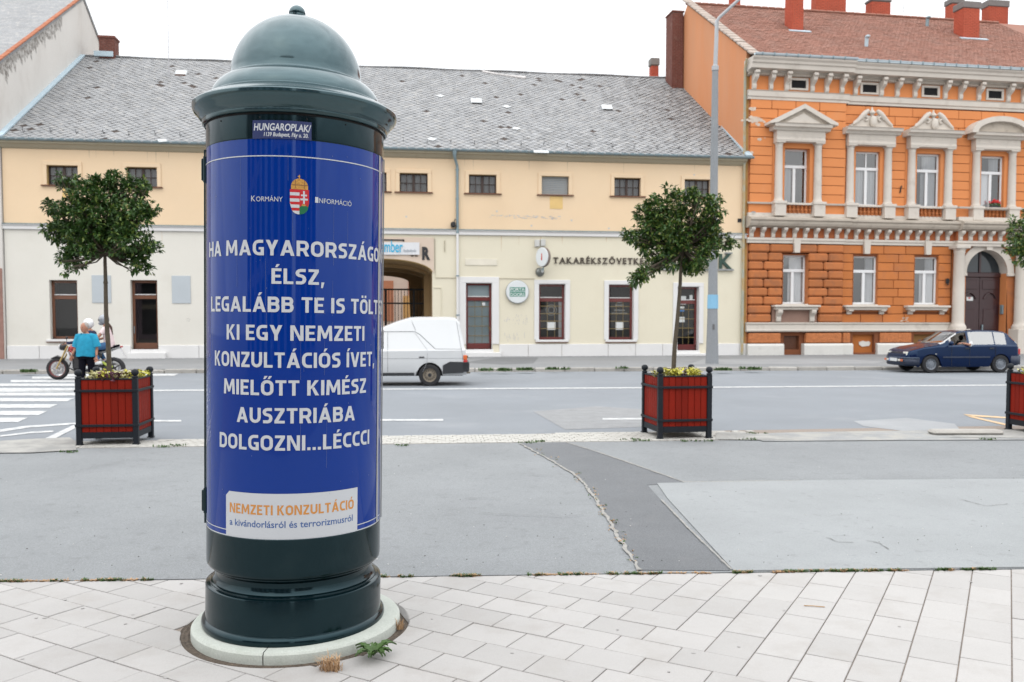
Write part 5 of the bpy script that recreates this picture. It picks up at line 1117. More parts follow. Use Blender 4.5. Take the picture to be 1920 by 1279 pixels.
# small dentils below the cornice
mb = MB()
for k in range(150): x = .05 + k * .1; y = PROJ if x < RIS else 0; mb.box(x, x + .05, y - .17, y - .1, 12.66, 12.73)
mb.build('dentils', m_cr, ob, kind='stuff')
m_oglass = glass('tall window glass', tr=.9, add=.12); m_c2 = M('white curtain', (.64, .66, .68), .9, .12, 3, stretch=(8, 1, .2))
def tallwin(c, z0, z1, y, w=.62, split_top=False, cur=(.45, 1.0), topcur=(0, 1), parent=None):
    w_ = O('window', None, ob); ya_ = .16; f = MB(); x0, x1 = c - w, c + w; t = .09; zt = z1 - (z1 - z0) * .31
    for a, b, p, q in ((x0, x1, z1 - t, z1), (x0, x1, z0, z0 + t), (x0, x0 + t, z0, z1), (x1 - t, x1, z0, z1)): f.bbox(a, b, ya_, ya_ + .08, p, q, .012)
    f.bbox(x0, x1, ya_ - .02, ya_ + .08, zt - .09, zt + .05, .015); f.bbox(c - .07, c + .07, ya_ - .01, ya_ + .07, z0, zt, .012)
    if split_top: f.bbox(c - .035, c + .035, ya_, ya_ + .07, zt, z1, .01)
    f.build('frame', m_wf, w_)
    for a, b, p, q in ((x0 + t, c - .07, z0 + t, zt - .09), (c + .07, x1 - t, z0 + t, zt - .09)) + (((x0 + t, c - .035, zt + .05, z1 - t), (c + .035, x1 - t, zt + .05, z1 - t)) if split_top else ((x0 + t, x1 - t, zt + .05, z1 - t),)):
        MB().quad((a, ya_ + .04, p), (b, ya_ + .04, p), (b, ya_ + .04, q), (a, ya_ + .04, q)).build('pane', m_oglass, w_)
    b = MB(); yb2 = ya_ + .6; b.quad((x0, yb2, z0), (x1, yb2, z0), (x1, yb2, z1), (x0, yb2, z1)); b.quad((x0, ya_ + .08, z1), (x1, ya_ + .08, z1), (x1, yb2, z1), (x0, yb2, z1)); b.quad((x0, ya_ + .08, z0), (x0, yb2, z0), (x0, yb2, z1), (x0, ya_ + .08, z1)); b.quad((x1, ya_ + .08, z0), (x1, yb2, z0), (x1, yb2, z1), (x1, ya_ + .08, z1)); b.quad((x0, ya_ + .08, z0), (x1, ya_ + .08, z0), (x1, yb2, z0), (x0, yb2, z0)); b.build('room', m_dk, w_)
    for (fa, fb), (p, q) in (((cur), (z0 + t, zt)), ((topcur), (zt, z1 - t))):
        if fb > fa:
            n = 60; cm = MB(); xa, xb = x0 + t + (x1 - x0 - 2 * t) * fa, x0 + t + (x1 - x0 - 2 * t) * fb
            cm.add([(xa + (xb - xa) * i / n, ya_ + .14 + .02 * math.sin(i * .9) + .01 * math.sin(i * 2.3), z) for z in (p, q) for i in range(n + 1)], [(i, i + 1, i + n + 2, i + n + 1) for i in range(n)]); cm.build('curtain', m_c2, w_)
    rv = MB(); rv.box(x0, x0 + .01, y, ya_, z0, z1); rv.box(x1 - .01, x1, y, ya_, z0, z1); rv.box(x0, x1, y, ya_, z1 - .01, z1); rv.build('reveal', m_or if z0 > 5 else m_rus, w_)
    MB().bbox(x0 - .02, x1 + .02, y - .03, ya_ + .02, z0 - .05, z0 - .001, .01).build('sill', m_wf if z0 > 5 else m_cr, w_)
    return w_
uc = [((.0, .42), (0, 0)), ((.05, 1.0), (0, 0)), ((.3, 1), (.35, 1)), ((.15, .62), (.5, .95)), ((.2, .8), (0, 1)), ((0, 1), (0, 1)), ((0, .4), (0, 1))]
for i, c in enumerate(cs_):
    y = PROJ if i == 0 else 0
    tallwin(c, 7.0, 9.50, y, split_top=i == 1, cur=uc[i][0], topcur=uc[i][1])
    for s_ in (-1, 1):                                                # engaged columns on pedestals
        xx = c + s_ * .95
        prof_ = [(.215, 7.05), (.225, 7.10), (.20, 7.14), (.185, 7.18), (.182, 7.3), (.175, 8.4), (.160, 9.50), (.17, 9.52), (.17, 9.55), (.16, 9.57), (.19, 9.62), (.20, 9.66)]
        MB().lathe(prof_, 20).build('column', m_cr, ob, smooth=40, loc=(xx, y - .10, 0)); MB().bbox(xx - .22, xx + .22, y - .34, y + .05, 9.66, 9.72, .01).build('capital', m_cr, ob)
        MB().bbox(xx - .27, xx + .27, y - .36, .05, 6.40, 7.04, .015).build('pedestal', m_cr, ob); MB().bbox(xx - .31, xx + .31, y - .40, .05, 6.93, 7.06, .02).build('pedestal_cap', m_cr, ob)
    mould([(.05, 9.72), (-.34, 9.72), (-.36, 9.80), (-.33, 9.88), (-.33, 9.92), (-.35, 10.02), (-.33, 10.03), (-.33, 10.18), (-.40, 10.20), (.05, 10.22)], c - 1.17, c + 1.17, y, m_cr, 'entablature')
    mould([(.05, 10.2), (-.40, 10.2), (-.46, 10.30), (-.58, 10.33), (-.60, 10.44), (-.64, 10.47), (.05, 10.5)], c - 1.38, c + 1.38, y, m_cr, 'hood')
    z = 10.47
    if i == 0:
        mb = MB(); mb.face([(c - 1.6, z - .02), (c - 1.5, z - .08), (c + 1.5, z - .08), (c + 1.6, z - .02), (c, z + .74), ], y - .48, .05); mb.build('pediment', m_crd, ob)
        for s_ in (-1, 1): mb = MB(); mb.face([(c + s_ * 1.62, z - .05), (c + s_ * 1.62, z + .06), (c, z + .86), (c, z + .66), (c + s_ * 1.25, z + .02)][::s_], y - .64, .04); mb.build('raking_moulding', m_cr, ob)
        MB().face([(c - .85, z + .04), (c + .85, z + .04), (c, z + .47)], y - .52, y - .48).build('tympanum', m_cr, ob)
    elif i == 3 or i > 4:
        n = 16; pts = [(c + 1.6 * math.cos(math.pi * k / n), z - .06 + .80 * math.sin(math.pi * k / n) ** 1.0) for k in range(n + 1)]; pin = [(c + 1.3 * math.cos(math.pi * k / n), z - .06 + .56 * math.sin(math.pi * k / n)) for k in range(n, -1, -1)]
        MB().face(pin[::-1] + [], y - .44, .05).build('pediment', m_crd, ob)
        q = MB(); [q.add([(p[0], yy, p[1]) for yy in (y - .64, .04) for p in (pts[k], pts[k + 1], pin[n - k - 1], pin[n - k])], [(0, 1, 2, 3), (4, 7, 6, 5), (0, 4, 5, 1), (3, 2, 6, 7)]) for k in range(n)]; q.build('arched_moulding', m_cr, ob)
    else:
        cr_ = O('crest', None, ob)
        MB().face([(c - 1.1, z), (c + 1.1, z), (c + 1.02, z + .18), (c + .78, z + .26), (c + .55, z + .52), (c + .30, z + .62), (c + .12, z + .56), (c - .12, z + .56), (c - .30, z + .62), (c - .55, z + .52), (c - .78, z + .26), (c - 1.02, z + .18)], y - .30, .05).build('base', m_cr, cr_)
        for s_ in (-1, 1):
            sp = [(c + s_ * (.98 - .11 * k), y - .32, z + .16 + .05 * k + .30 * math.sin(k / 7 * 1.5) ** 2) for k in range(8)]; MB().tube(sp, [.05, .08, .09, .10, .11, .12, .11, .08], 8).build('scroll', m_cr, cr_, smooth=60)
            cc = (c + s_ * .36, z + .40); MB().tube([(cc[0] + s_ * (.17 - .018 * k) * math.cos(k * .7), y - .34, cc[1] + (.17 - .018 * k) * math.sin(k * .7)) for k in range(9)], .05, 6).build('volute', m_cr, cr_, smooth=60)
            MB().ell((c + s_ * .86, y - .30, z + .24), .09, .07, .10).build('knob', m_cr, cr_, smooth=60)
        MB().ell((c, y - .38, z + .30), .17, .12, .27).build('shield', m_cr, cr_, smooth=60)
        MB().lathe([(0, z + 1.0), (.03, z + .95), (.05, z + .86), (.12, z + .78), (.15, z + .74), (.16, z + .70), (.09, z + .66), (.06, z + .6), (.10, z + .55)], 14).build('finial', m_cr, cr_, smooth=50, loc=(c, y - .25, 0))
    # balustrade
    MB().bbox(c - .70, c + .70, y - .22, .05, 6.92, 7.0, .01).build('rail', m_cr, ob)
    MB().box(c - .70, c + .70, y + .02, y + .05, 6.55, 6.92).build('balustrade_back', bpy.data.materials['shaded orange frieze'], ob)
    if i < 5:
        for k in range(7): MB().lathe([(.05, 6.55), (.05, 6.59), (.03, 6.61), (.065, 6.68), (.06, 6.72), (.025, 6.77), (.055, 6.83), (.05, 6.88), (.05, 6.92)], 8).build('baluster', m_rus, ob, smooth=50, loc=(c - .6 + k * .2, y - .1, 0))
for i, (c, h) in enumerate([(l, 0) for l in lc] + [(18.8, 0), (22.0, 0)]):
    y = PROJ if i == 0 else 0
    tallwin(c, 2.45, 4.70, y, split_top=i < 1 and False, cur=((.35, 1), (.62, 1), (.35, 1), (0, 1), (0, 1))[i], topcur=((.4, 1), (.62, 1), (.6, 1), (0, 1), (0, 1))[i])
    if i < 3:
        MB().bbox(c - 1.12, c + 1.12, y - .30, .05, 2.30, 2.40, .02).build('sill_shelf', m_cr, ob); MB().bbox(c - 1.04, c + 1.04, y - .22, .05, 2.18, 2.30, .03).build('sill_moulding', m_cr, ob)
        for s_ in (-1, 1): console(c + s_ * .82, y, 1.64 if i == 0 else 1.98, 2.19, .26, .22, m_cr, 'sill_bracket')
        MB().face([(c - .13, 4.78), (c + .13, 4.78), (c + .17, 5.42), (c - .17, 5.42)], y - .14, .05).build('keystone', m_cr, ob)
# arched entrance
de = O('entrance', None, ob); m_dr = M('dark maroon door', (.035, .012, .014), .35, .1, 3, coat=.3)
mb = MB(); n = 20; ro, ri = dr_ + .34, dr_
for k in range(n):
    a, b = math.pi * k / n, math.pi * (k + 1) / n
    P = lambda r, t, y_: (dc_ + r * math.cos(t), y_, dz_ + r * math.sin(t)); mb.add([P(ri, a, -.08), P(ro, a, -.08), P(ro, b, -.08), P(ri, b, -.08), P(ri, a, .55), P(ri, b, .55), P(ro, a, .06), P(ro, b, .06)], [(0, 1, 2, 3), (0, 3, 5, 4), (1, 6, 7, 2)])
mb.build('arch_moulding', m_cr, de)
mb = MB()                                                            # orange spandrels round the arch
N2 = 24
for k in range(N2):
    a = dc_ - dr_ - .75 + (2 * dr_ + 1.5) * k / N2; b = dc_ - dr_ - .75 + (2 * dr_ + 1.5) * (k + 1) / N2
    def za(x): t = (x - dc_) / dr_; return dz_ + dr_ * math.sqrt(max(0, 1 - t * t)) if abs(t) < 1 else 0
    mb.quad((a, -.02, max(za(a), .1)), (b, -.02, max(za(b), .1)), (b, -.02, 5.25), (a, -.02, 5.25))
mb.build('entrance_wall', m_rus, de)
for s_ in (-1, 1):
    MB().box(dc_ + s_ * dr_ - .006, dc_ + s_ * dr_ + .006, -.02, .55, .1, dz_).build('jamb', m_or, de)
    MB().bbox(dc_ + s_ * (dr_ + .17) - .2, dc_ + s_ * (dr_ + .17) + .2, -.12, .0, dz_ - .14, dz_, .02).build('impost', m_cr, de)
    xx = dc_ + s_ * (dr_ + .55)
    MB().lathe([(.36, 1.30), (.37, 1.40), (.34, 1.46), (.30, 1.52), (.28, 1.58), (.27, 1.7), (.26, 3.2), (.235, 4.85), (.25, 4.88), (.25, 4.93), (.24, 4.96), (.28, 5.02), (.30, 5.06)], 24).build('entrance_column', m_cr, de, smooth=40, loc=(xx, -.28, 0))
    MB().bbox(xx - .40, xx + .40, -.68, .05, .08, 1.30, .02).build('column_base', m_cr, de); MB().bbox(xx - .36, xx + .36, -.6, .05, 5.06, 5.22, .02).build('column_capital', m_cr, de)
MB().box(dc_ - dr_, dc_ + dr_, .0, .6, .05, .16).build('step', m_cr, de)
MB().face([(dc_ - .14, dz_ + dr_ - .02), (dc_ + .14, dz_ + dr_ - .02), (dc_ + .2, 5.35), (dc_ - .2, 5.35)], -.22, .05).build('keystone', m_cr, de)
yd = .42; dd = O('door', None, ob)
mb = MB(); n = 20; mb.add([(dc_, yd + .05, dz_)] + [(dc_ + (dr_ + .05) * math.cos(math.pi * k / n), yd + .05, dz_ + (dr_ + .05) * math.sin(math.pi * k / n)) for k in range(n + 1)], [(0, k + 1, k + 2) for k in range(n)]); mb.build('fanlight', M('dark fanlight glass', (.02, .028, .034), .08, .02, 1, spec=.8), dd)
MB().box(dc_ - .05, dc_ + .05, yd, yd + .06, dz_, dz_ + dr_).build('mullion', m_dr, dd); MB().bbox(dc_ - dr_, dc_ + dr_, yd - .06, yd + .06, dz_ - .18, dz_ + .06, .03).build('transom', m_dr, dd)
for s_ in (-1, 1):
    a, b = sorted((dc_ + s_ * .01, dc_ + s_ * dr_)); lf = O('leaf', None, dd) if 0 else None
    MB().bbox(a, b, yd, yd + .06, .16, dz_ - .18, .01).build('door_leaf', m_dr, dd)
    for p, q in ((.35, 1.1), (1.25, 2.25)): MB().bbox(a + .2, b - .2, yd - .03, yd, p, q, .02).build('door_panel', m_dr, dd)
    m_ = (a + b) / 2; MB().tube([(m_ - .34, yd - .03, 2.75), (m_ - .2, yd - .04, 2.95), (m_, yd - .05, 3.05), (m_ + .2, yd - .04, 2.95), (m_ + .34, yd - .03, 2.75)], .035, 8).build('door_moulding', m_dr, dd, smooth=50)
    MB().bbox(a + .12, b - .12, yd - .03, yd, 3.2, 3.65, .02).build('door_panel', m_dr, dd)
MB().bbox(dc_ + .12, dc_ + .18, yd - .09, yd, 1.15, 1.5, .01).build('door_handle', m_zinc, dd)
x, z = oh(1815, 561, .4); MB().box(x - .1, x + .25, yd - .045, yd - .034, z - .08, z + .1).build('paper_notice', m_paper, dd); MB().box(x + .0, x + .1, yd - .047, yd - .046, z + .02, z + .09).build('red_mark', M('red mark', (.4, .02, .02), .5), dd)
x = dc_ + dr_ - .02; MB().bbox(x - .06, x, .10, .32, 2.0, 2.45, .02).build('letter_box', m_zinc, ob)
x, z = oh(1775, 527); mb = MB(); mb.box(x - .1, x + .08, -.09, -.06, z - .12, z + .1); mb.tube([(x, -.1, z - .2), (x, -.1, z + .12)], .03, 6); mb.build('wall_hook', m_iron, ob)
x, z = oh(1687, 357); mb = MB(); mb.tube([(x, -.03, z - .12), (x + .02, -.06, z + .1), (x + .06, -.05, z + .2)], .03, 6); mb.build('wall_hook', m_iron, ob)
x, z = oh(1409, 401); MB().bbox(x - .1, x + .1, PROJ - .1, PROJ, z - .08, z + .08, .02).build('wall_box', m_zinc, ob)
# flaked render
mb = MB(); rq = random.Random(12)
for cx_, cz_, k_, sp in ((1412, 226, 40, 9), (1419, 263, 8, 4), (1406, 206, 6, 4), (1580, 235, 10, 4), (1404, 290, 5, 3)):
    for _ in range(k_):
        x, z = oh(cx_ + rq.gauss(0, sp), cz_ + rq.gauss(0, sp * .4)); s_ = rq.uniform(.03, .11); y = PROJ if cx_ < 1577 else 0
        mb.face([(x + s_ * rq.uniform(.6, 1.3) * math.cos(a), z + s_ * rq.uniform(.4, 1) * math.sin(a)) for a in [k * 1.047 for k in range(6)]], y - .0075 - rq.uniform(0, .003), y + .02)
mb.build('flaked_render', M('pale flaked render 2', (.55, .46, .38), .95, .1, 6), ob, kind='stuff')
mb = MB()
for _ in range(14): x, z = oh(1690 + rq.uniform(-8, 10), 600 + rq.uniform(-4, 4)); mb.box(x, x + .1, -.012, -.004, z, z + .03)
mb.build('flaked_render', bpy.data.materials['pale flaked render 2'], ob, kind='stuff')
for pts in ([(-.28, -.35, 13.3), (-.24, -.10, 12.9), (-.22, -.10, 6.5), (-.22, -.10, .15)],): MB().tube(pts, .06, 10).build('downpipe', M('patina downpipe', (.36, .37, .30), .7, .2, 2, dirt=(.40, .26, .10), dscale=2, damt=.8, thr=(.45, .6)), ob, smooth=40)
MB().box(-.14, -.02, -.03, .05, .1, 13.2).build('corner_strip', M('ochre corner strip', (.36, .2, .06), .9, .2, 2), ob)
# roof with chimneys
OYE, OZE, OYR, OZR = -.62, 13.34, 7.4, 18.44; osl = math.atan2(OZR - OZE, OYR - OYE); OSL = math.hypot(OZR - OZE, OYR - OYE)
mb = MB(); mb.quad((-.1, OYE, OZE), (OW + 8, OYE, OZE), (OW + 8, OYR, OZR), (-.1, OYR, OZR)); mb.quad((-.1, OYR, OZR), (OW + 8, OYR, OZR), (OW + 8, 8.9, 17.4), (-.1, 8.9, 17.4)); orf = mb.build('roof', m_under, ob)
Mo = Matrix.Translation((0, OYE, OZE)) @ Matrix.Rotation(osl, 4, 'X')
m_tile = M('red clay tiles', (.27, .125, .088), .9, .12, .8, .18, 22, .6, 30, dirt=(.24, .15, .12), dscale=1.1, damt=.5, thr=(.45, .7))
rq = random.Random(31); mb = MB()
for j in range(int(OSL / .17) + 1):
    for i in range(int(18.5 / .21)):
        x = -.1 + i * .21 + (j % 2) * .105; t = j * .17; zt = rq.uniform(.0, .012); mb.box(x + .006, x + .204, 0, .2, .0, .012, Mo @ Matrix.Translation((0, t, .022 + zt)) @ Matrix.Rotation(R(-5) + rq.uniform(-.03, .03), 4, 'X'))
mb.build('roof_tiles', m_tile, orf, kind='stuff')
MB().box(18.3, OW + 8, 0, OSL, .0, .04, Mo).build('roof_beyond', m_tile, orf)
mb = MB()
for k in range(24): mb.bbox(-.26, .22, 0, .42, .05, .15, .03, Mo @ Matrix.Translation((0, k * .46, rq.uniform(0, .02))) @ Matrix.Rotation(-.05, 4, 'X'))
mb.build('verge_tiles', M('mossy verge tiles', (.36, .30, .26), .95, .3, 3, dirt=(.5, .46, .42), dscale=4, damt=.6), orf, kind='stuff')
mb = MB()
for k in range(44): mb.bbox(-.22, .22, -.14, .14, -.02, .12, .05, Matrix.Translation((k * .42, OYR, OZR)) @ Matrix.Rotation(rq.uniform(-.03, .03), 4, 'Y'))
mb.build('ridge_tiles', m_tile, orf, kind='stuff')
m_rb = M('bright red brick', (.42, .085, .045), .9, .1, 2, .1, 30); m_gc = M('grey chimney cap', (.17, .155, .15), .9, .1, 3)
def onr(px, py):
    a = Matrix.Translation((OP.O[0], OP.O[1], 0)) @ Matrix.Rotation(OP.a, 4, 'Z') @ Mo; inv = a.inverted(); o_ = inv @ Vector((0, 0, HC)); dd_ = inv.to_3x3() @ Vector(ray(px, py)); s_ = -o_.z / dd_.z; return Mo @ (o_ + dd_ * s_)
for pxl, pxr, ytop, ybase, cap in ((1483, 1506, -40, 58, .2), (1803, 1835, 14, 72, .32)):
    a = onr(pxl, ybase); b = onr(pxr, ybase); z1 = OP.hit((pxl + pxr) / 2, ytop, a.y)[1]; wx = (b.x - a.x); chimney('chimney', (a.x + b.x) / 2, a.y + .4, a.z - .3, z1, wx * .82, .75, m_rb, orf, cap, m_gc)
    mb = MB(); mb.box(a.x - .15, b.x + .25, -.25, -.02, .03, .07, Matrix.Translation((0, a.y, a.z)) @ Matrix.Rotation(osl, 4, 'X')); mb.build('chimney_flashing', bpy.data.materials['pale blue flashing'], orf)
for pxl, pxr, ytop, cap in ((1374, 1388, -20, .1), (1529, 1587, -30, .2), (1633, 1670, 2, .12), (1784, 1806, 6, .28), (1853, 1891, 12, .35), (1938, 1970, 0, .3)):
    a = oh(pxl, 40, OYR + .6)[0]; b = oh(pxr, 40, OYR + .6)[0]; z1 = oh((pxl + pxr) / 2, ytop, OYR + .6)[1]; chimney('chimney', (a + b) / 2, OYR + .9, 17.6, z1, (b - a) * .95, .6, m_rb, orf, cap, m_gc)
chimney('chimney', -.50, 8.3, 13.6, OP.hit(1268, 25, 8.0)[1], .60, 1.0, m_brick, orf, .08)
for px, py in ((1624, 88), (1738, 50)):
    p = onr(px, py); mb = MB(); mb.tube([p, p + Vector((0, -.05, .45))], .09, 8); mb.ell(p + Vector((0, -.1, .45)), .12, .16, .08, 8, 6); mb.build('roof_vent', bpy.data.materials['pale blue flashing'] if px < 1700 else m_zinc, orf, smooth=50)
p = oh(1694, 20, OYR + .5); MB().tube([(p[0], OYR + .5, 18.9), (p[0], OYR + .5, 22)], .02, 6).build('aerial_mast', bpy.data.materials['grey steel'], orf)
# flower pot on the fourth upper window sill
fx, fz = cs_[3] + .15, 7.01
fp = thing('flower_pot', 'red flowers in a dark pot on the sill of the rightmost upper window', 'flower pot', OP.world(fx, -.02, fz), OP.a)
MB().bbox(-.26, .26, -.09, .09, 0, .17, .03).build('pot', m_iron, fp); mb = MB(); mg = MB(); rq = random.Random(3)
for _ in range(26): mb.ell((rq.uniform(-.26, .26), rq.uniform(-.1, .1), .22 + rq.uniform(-.03, .12) + .1 * (abs(rq.random()))), .045, .045, .035, 6, 4)
for _ in range(50): c = (rq.uniform(-.27, .27), rq.uniform(-.12, .1), rq.uniform(.12, .25)); mg.ell(c, .04, .03, .02, 5, 3)
mb.build('blossoms', M('red petals', (.55, .02, .02), .6), fp, kind='stuff'); mg.build('leaves', A['leafw'], fp, kind='stuff')
mb = MB(); mb.box(.1, 24, 2.2, 2.4, 0, 12); mb.build('inner_wall', m_dk, ob)
mb = MB(); mb.box(-.02, OW + 8, 8.6, 8.8, 0, 17.2); mb.box(OW + 7.7, OW + 8, .3, 8.6, 0, 13.4); mb.box(OW, OW + 8, 0, .3, 0, 13.4); mb.build('far_walls', m_or, ob)
# ------------------------------------------------------------------ planters with small trees
m_plank = M('dark red planks', (.19, .010, .003), .6, .12, 3, .12, 30, spec=.15, rnd=.14, stretch=(6, 6, .6), obj=True)
m_post = M('anthracite iron', (.009, .012, .017), .5, .08, 5, spec=.25)
m_soil = bpy.data.materials['soil']
m_leaf = M('glossy laurel leaf', (.040, .092, .020), .38, .34, 9, .25, 40, spec=.35); m_tip = M('pale buds', (.34, .34, .13), .6, .2, 20)
m_leaf2 = M('brighter leaf', (.13, .19, .03), .45, .2, 14); m_bark = M('thin bark', (.075, .06, .042), .9, .25, 18, .2, 60, .6, 60, stretch=(1, 1, .5))
m_yel = M('yellow green foliage', (.50, .47, .07), .6, .15, 20); m_pale = M('cream foliage', (.50, .47, .25), .6, .1, 20); m_pur = M('purple foliage', (.10, .03, .05), .6, .2, 20); m_sil = M('silver foliage', (.42, .38, .40), .6, .15, 20)
PS = .77
def make_planter():
    p = O('planter', None); e = .035
    for i, (x, y) in enumerate(((e, e), (PS - e, e), (PS - e, PS - e), (e, PS - e))):
        MB().bbox(x - .034, x + .034, y - .034, y + .034, 0, .868, .006).build('post', m_post, p)
        MB().lathe([(.0, .985), (.020, .982), (.036, .972), (.045, .957), (.048, .94), (.045, .922), (.034, .908), (.022, .902), (.022, .896), (.036, .892), (.040, .884), (.040, .876), (.030, .866)], 20).build('ball_finial', m_post, p, smooth=40, loc=(x, y, 0))
        MB().bbox(x - .045, x + .045, y - .045, y + .045, 0, .012, .003).build('foot_plate', m_post, p)
    n = 7; w = (PS - .136) / n; pk = MB().bbox(.002, w - .002, -.012, .012, .165, .845, .004).mesh('plank', m_plank)
    for s_ in range(4):
        m = Matrix.Translation((PS / 2, PS / 2, 0)) @ Matrix.Rotation(R(90 * s_), 4, 'Z') @ Matrix.Translation((-PS / 2, -PS / 2, 0))
        for k in range(n): O('plank', pk, p, mw=m @ Matrix.Translation((.068 + k * w, .035, 0)))
        for z0, z1 in ((.235, .268), (.688, .721)): mb = MB(); mb.bbox(-.006, PS + .006, -.008, .012, z0, z1, .003, m); mb.build('iron_band', m_post, p)
        mb = MB(); mb.bbox(.06, PS - .06, .015, .05, .085, .165, .004, m); mb.build('bottom_rail', m_post, p); mb = MB(); mb.bbox(.05, PS - .05, .012, .06, .845, .862, .004, m); mb.build('top_rail', m_post, p)
    MB().box(.05, PS - .05, .05, PS - .05, .16, .81).build('earth', m_soil, p)
    return p
def leafmesh(mb, p, d, L, W, rr, fold=.25):
    d = d.normalized(); s = d.cross(Vector((rr.uniform(-1, 1), rr.uniform(-1, 1), 1.6))).normalized(); nrm = s.cross(d)
    a = p; b = p + d * L * .5 + s * W / 2 + nrm * W * fold; c = p + d * L + nrm * (-L * .12); e = p + d * L * .5 - s * W / 2 + nrm * W * fold; m = p + d * L * .5
    mb.add([a, b, c, e, m], [(0, 1, 4), (1, 2, 4), (0, 4, 3), (4, 2, 3)])
def foliage_bed(p, rr):
    for mat, spots in ((m_yel, 9), (m_pale, 6), (m_pur, 4), (m_sil, 3)):
        mb = MB()
        for _ in range(spots):
            x, y = rr.uniform(.1, PS - .1), rr.uniform(.08, PS - .1)
            if mat in (m_pur, m_sil): x = rr.uniform(.32, .58)
            for _ in range(50):
                a = rr.uniform(0, 6.28); q = Vector((x + rr.gauss(0, .045), y + rr.gauss(0, .045), .82 + rr.uniform(0, .10))); leafmesh(mb, q, Vector((math.cos(a), math.sin(a), rr.uniform(.1, 1.1))), rr.uniform(.045, .085), rr.uniform(.028, .05), rr)
        mb.build('bedding_plants', mat, p, kind='stuff')
def make_tree(name, label, depth, trunk, lobes, rr, nleaf, tips, cat='tree', light=.1, group=None):
    s = depth / FPX; P = lambda px, py, dy=0: (lambda d: Vector((d[0] / d[1] * (depth + dy), depth + dy, HC + d[2] / d[1] * (depth + dy))))(ray(px, py))
    base = P(*trunk[0]); t = O(name, None, None, tuple(base), label=label, cat=cat, group=group)
    mb = MB(); pts = [P(*q) - base for q in trunk]; k = len(pts); mb.tube(pts, [.034 - .015 * i / (k - 1) for i in range(k)], 10); mb.ell(pts[k // 2], .033, .033, .03, 8, 6); mb.build('trunk', m_bark, t, smooth=60)
    top = pts[-1]; lob = []
    for (px, py, r) in lobes:
        rm = r * s * (1.0 if len(lobes) > 30 else .92); c = P(px, py, rr.uniform(-.5, .5) * max(.1, .62 - rm)) - base; lob.append((c, rm))
        for _ in range(2):
            v = Vector((rr.gauss(0, 1), rr.gauss(0, .8), rr.gauss(.1, 1))).normalized(); lob.append((c + v * rm * 1.08, rm * rr.uniform(.18, .30)))
    mb = MB()
    for c, rm in lob:
        mid = (top + c) / 2 + Vector((rr.uniform(-.04, .04), rr.uniform(-.04, .04), -.05)); mb.tube([top - Vector((0, 0, .04)), mid, c], [.014, .010, .005], 5)
    mb.build('branches', m_bark, t, smooth=60)
    tot = sum(rm * rm for _, rm in lob); mA, mB_, mT = MB(), MB(), MB()
    for c, rm in lob:
        n = int(nleaf * rm * rm / tot / 6)
        for _ in range(n):
            v = Vector((rr.gauss(0, 1), rr.gauss(0, 1), rr.gauss(0, 1))).normalized(); f = rr.random() ** .42 * (1 + .16 * noise.noise(v * 2.2 + c * 3)); q = c + v * rm * f * Vector((1, 1, .95)).x
            out_ = (v + Vector((0, 0, -.15)) + (q - top).normalized() * .3).normalized()
            for _ in range(6):
                d = (out_ * .7 + Vector((rr.gauss(0, .75), rr.gauss(0, .75), rr.gauss(-.1, .6)))); L = rr.uniform(.048, .088)
                leafmesh(mB_ if (rr.random() < light) else mA, q + Vector((rr.gauss(0, .012), rr.gauss(0, .012), rr.gauss(0, .012))), d, L, L * .46, rr)
            if rr.random() < tips * (.5 + f) * (1.2 if v.y < .2 else .4) and f > .8:
                for _ in range(9): leafmesh(mT, q + out_ * .03, out_ + Vector((rr.gauss(0, .4), rr.gauss(0, .4), rr.gauss(.2, .4))), rr.uniform(.018, .034), .014, rr)
    mA.build('crown', m_leaf, t); mB_.build('young_leaves', m_leaf2, t)
    if tips: mT.build('buds', m_tip, t, kind='stuff')
    return t
pl0 = make_planter()
specs = [(G(150, 836.5), 8.0, 'square dark red planter with iron corner posts beside the crossing, left of the column', 1), (G(1238, 824.5), 8.7, 'square dark red planter with iron corner posts in the middle of the plaza edge', 2), ((G(1891, 807)[0] + .77 * math.sin(R(8)), G(1891, 807)[1] - .70 * math.cos(R(8))), 8.0, 'dark red planter cut off by the right edge of the photograph', 3)]
m_yel  # foliage kinds shared
for k, (pos, rot, lab, sd) in enumerate(specs):
    p = pl0 if k == 0 else tree_copy(pl0)
    if k: [bpy.data.objects.remove(c) for c in list(p.children) if c.name.startswith('bedding')]
    p.name = 'planter' if k == 0 else 'planter.%03d' % k
    p.location = (pos[0] - .035, pos[1] - .035, .012); p.rotation_euler = (0, 0, R(rot)); p['label'] = lab; p['category'] = 'planter'; p['group'] = 'red planters along the plaza edge'
    if k == 0: pend = []
    pend.append((p, sd))
for p, sd in pend: foliage_bed(p, random.Random(sd * 13))
L1 = [(113, 334, 10), (118, 346, 11), (139, 346, 15), (217, 339, 20), (183, 344, 14), (249, 338, 10), (269, 350, 12), (247, 364, 26), (197, 366, 34), (153, 368, 28), (104, 391, 19), (89, 433, 12), (286, 393, 12), (272, 396, 12), (134, 408, 38), (195, 408, 48), (251, 406, 32), (109, 436, 23), (153, 445, 30), (237, 445, 26), (195, 440, 30), (269, 457, 17), (293, 465, 9), (281, 461, 12), (129, 475, 18), (119, 489, 9), (148, 498, 11), (140, 487, 13), (129, 511, 9), (217, 467, 14), (242, 475, 16), (266, 477, 15), (251, 499, 12), (262, 490, 11), (276, 504, 11), (168, 470, 15), (141, 457, 22)]
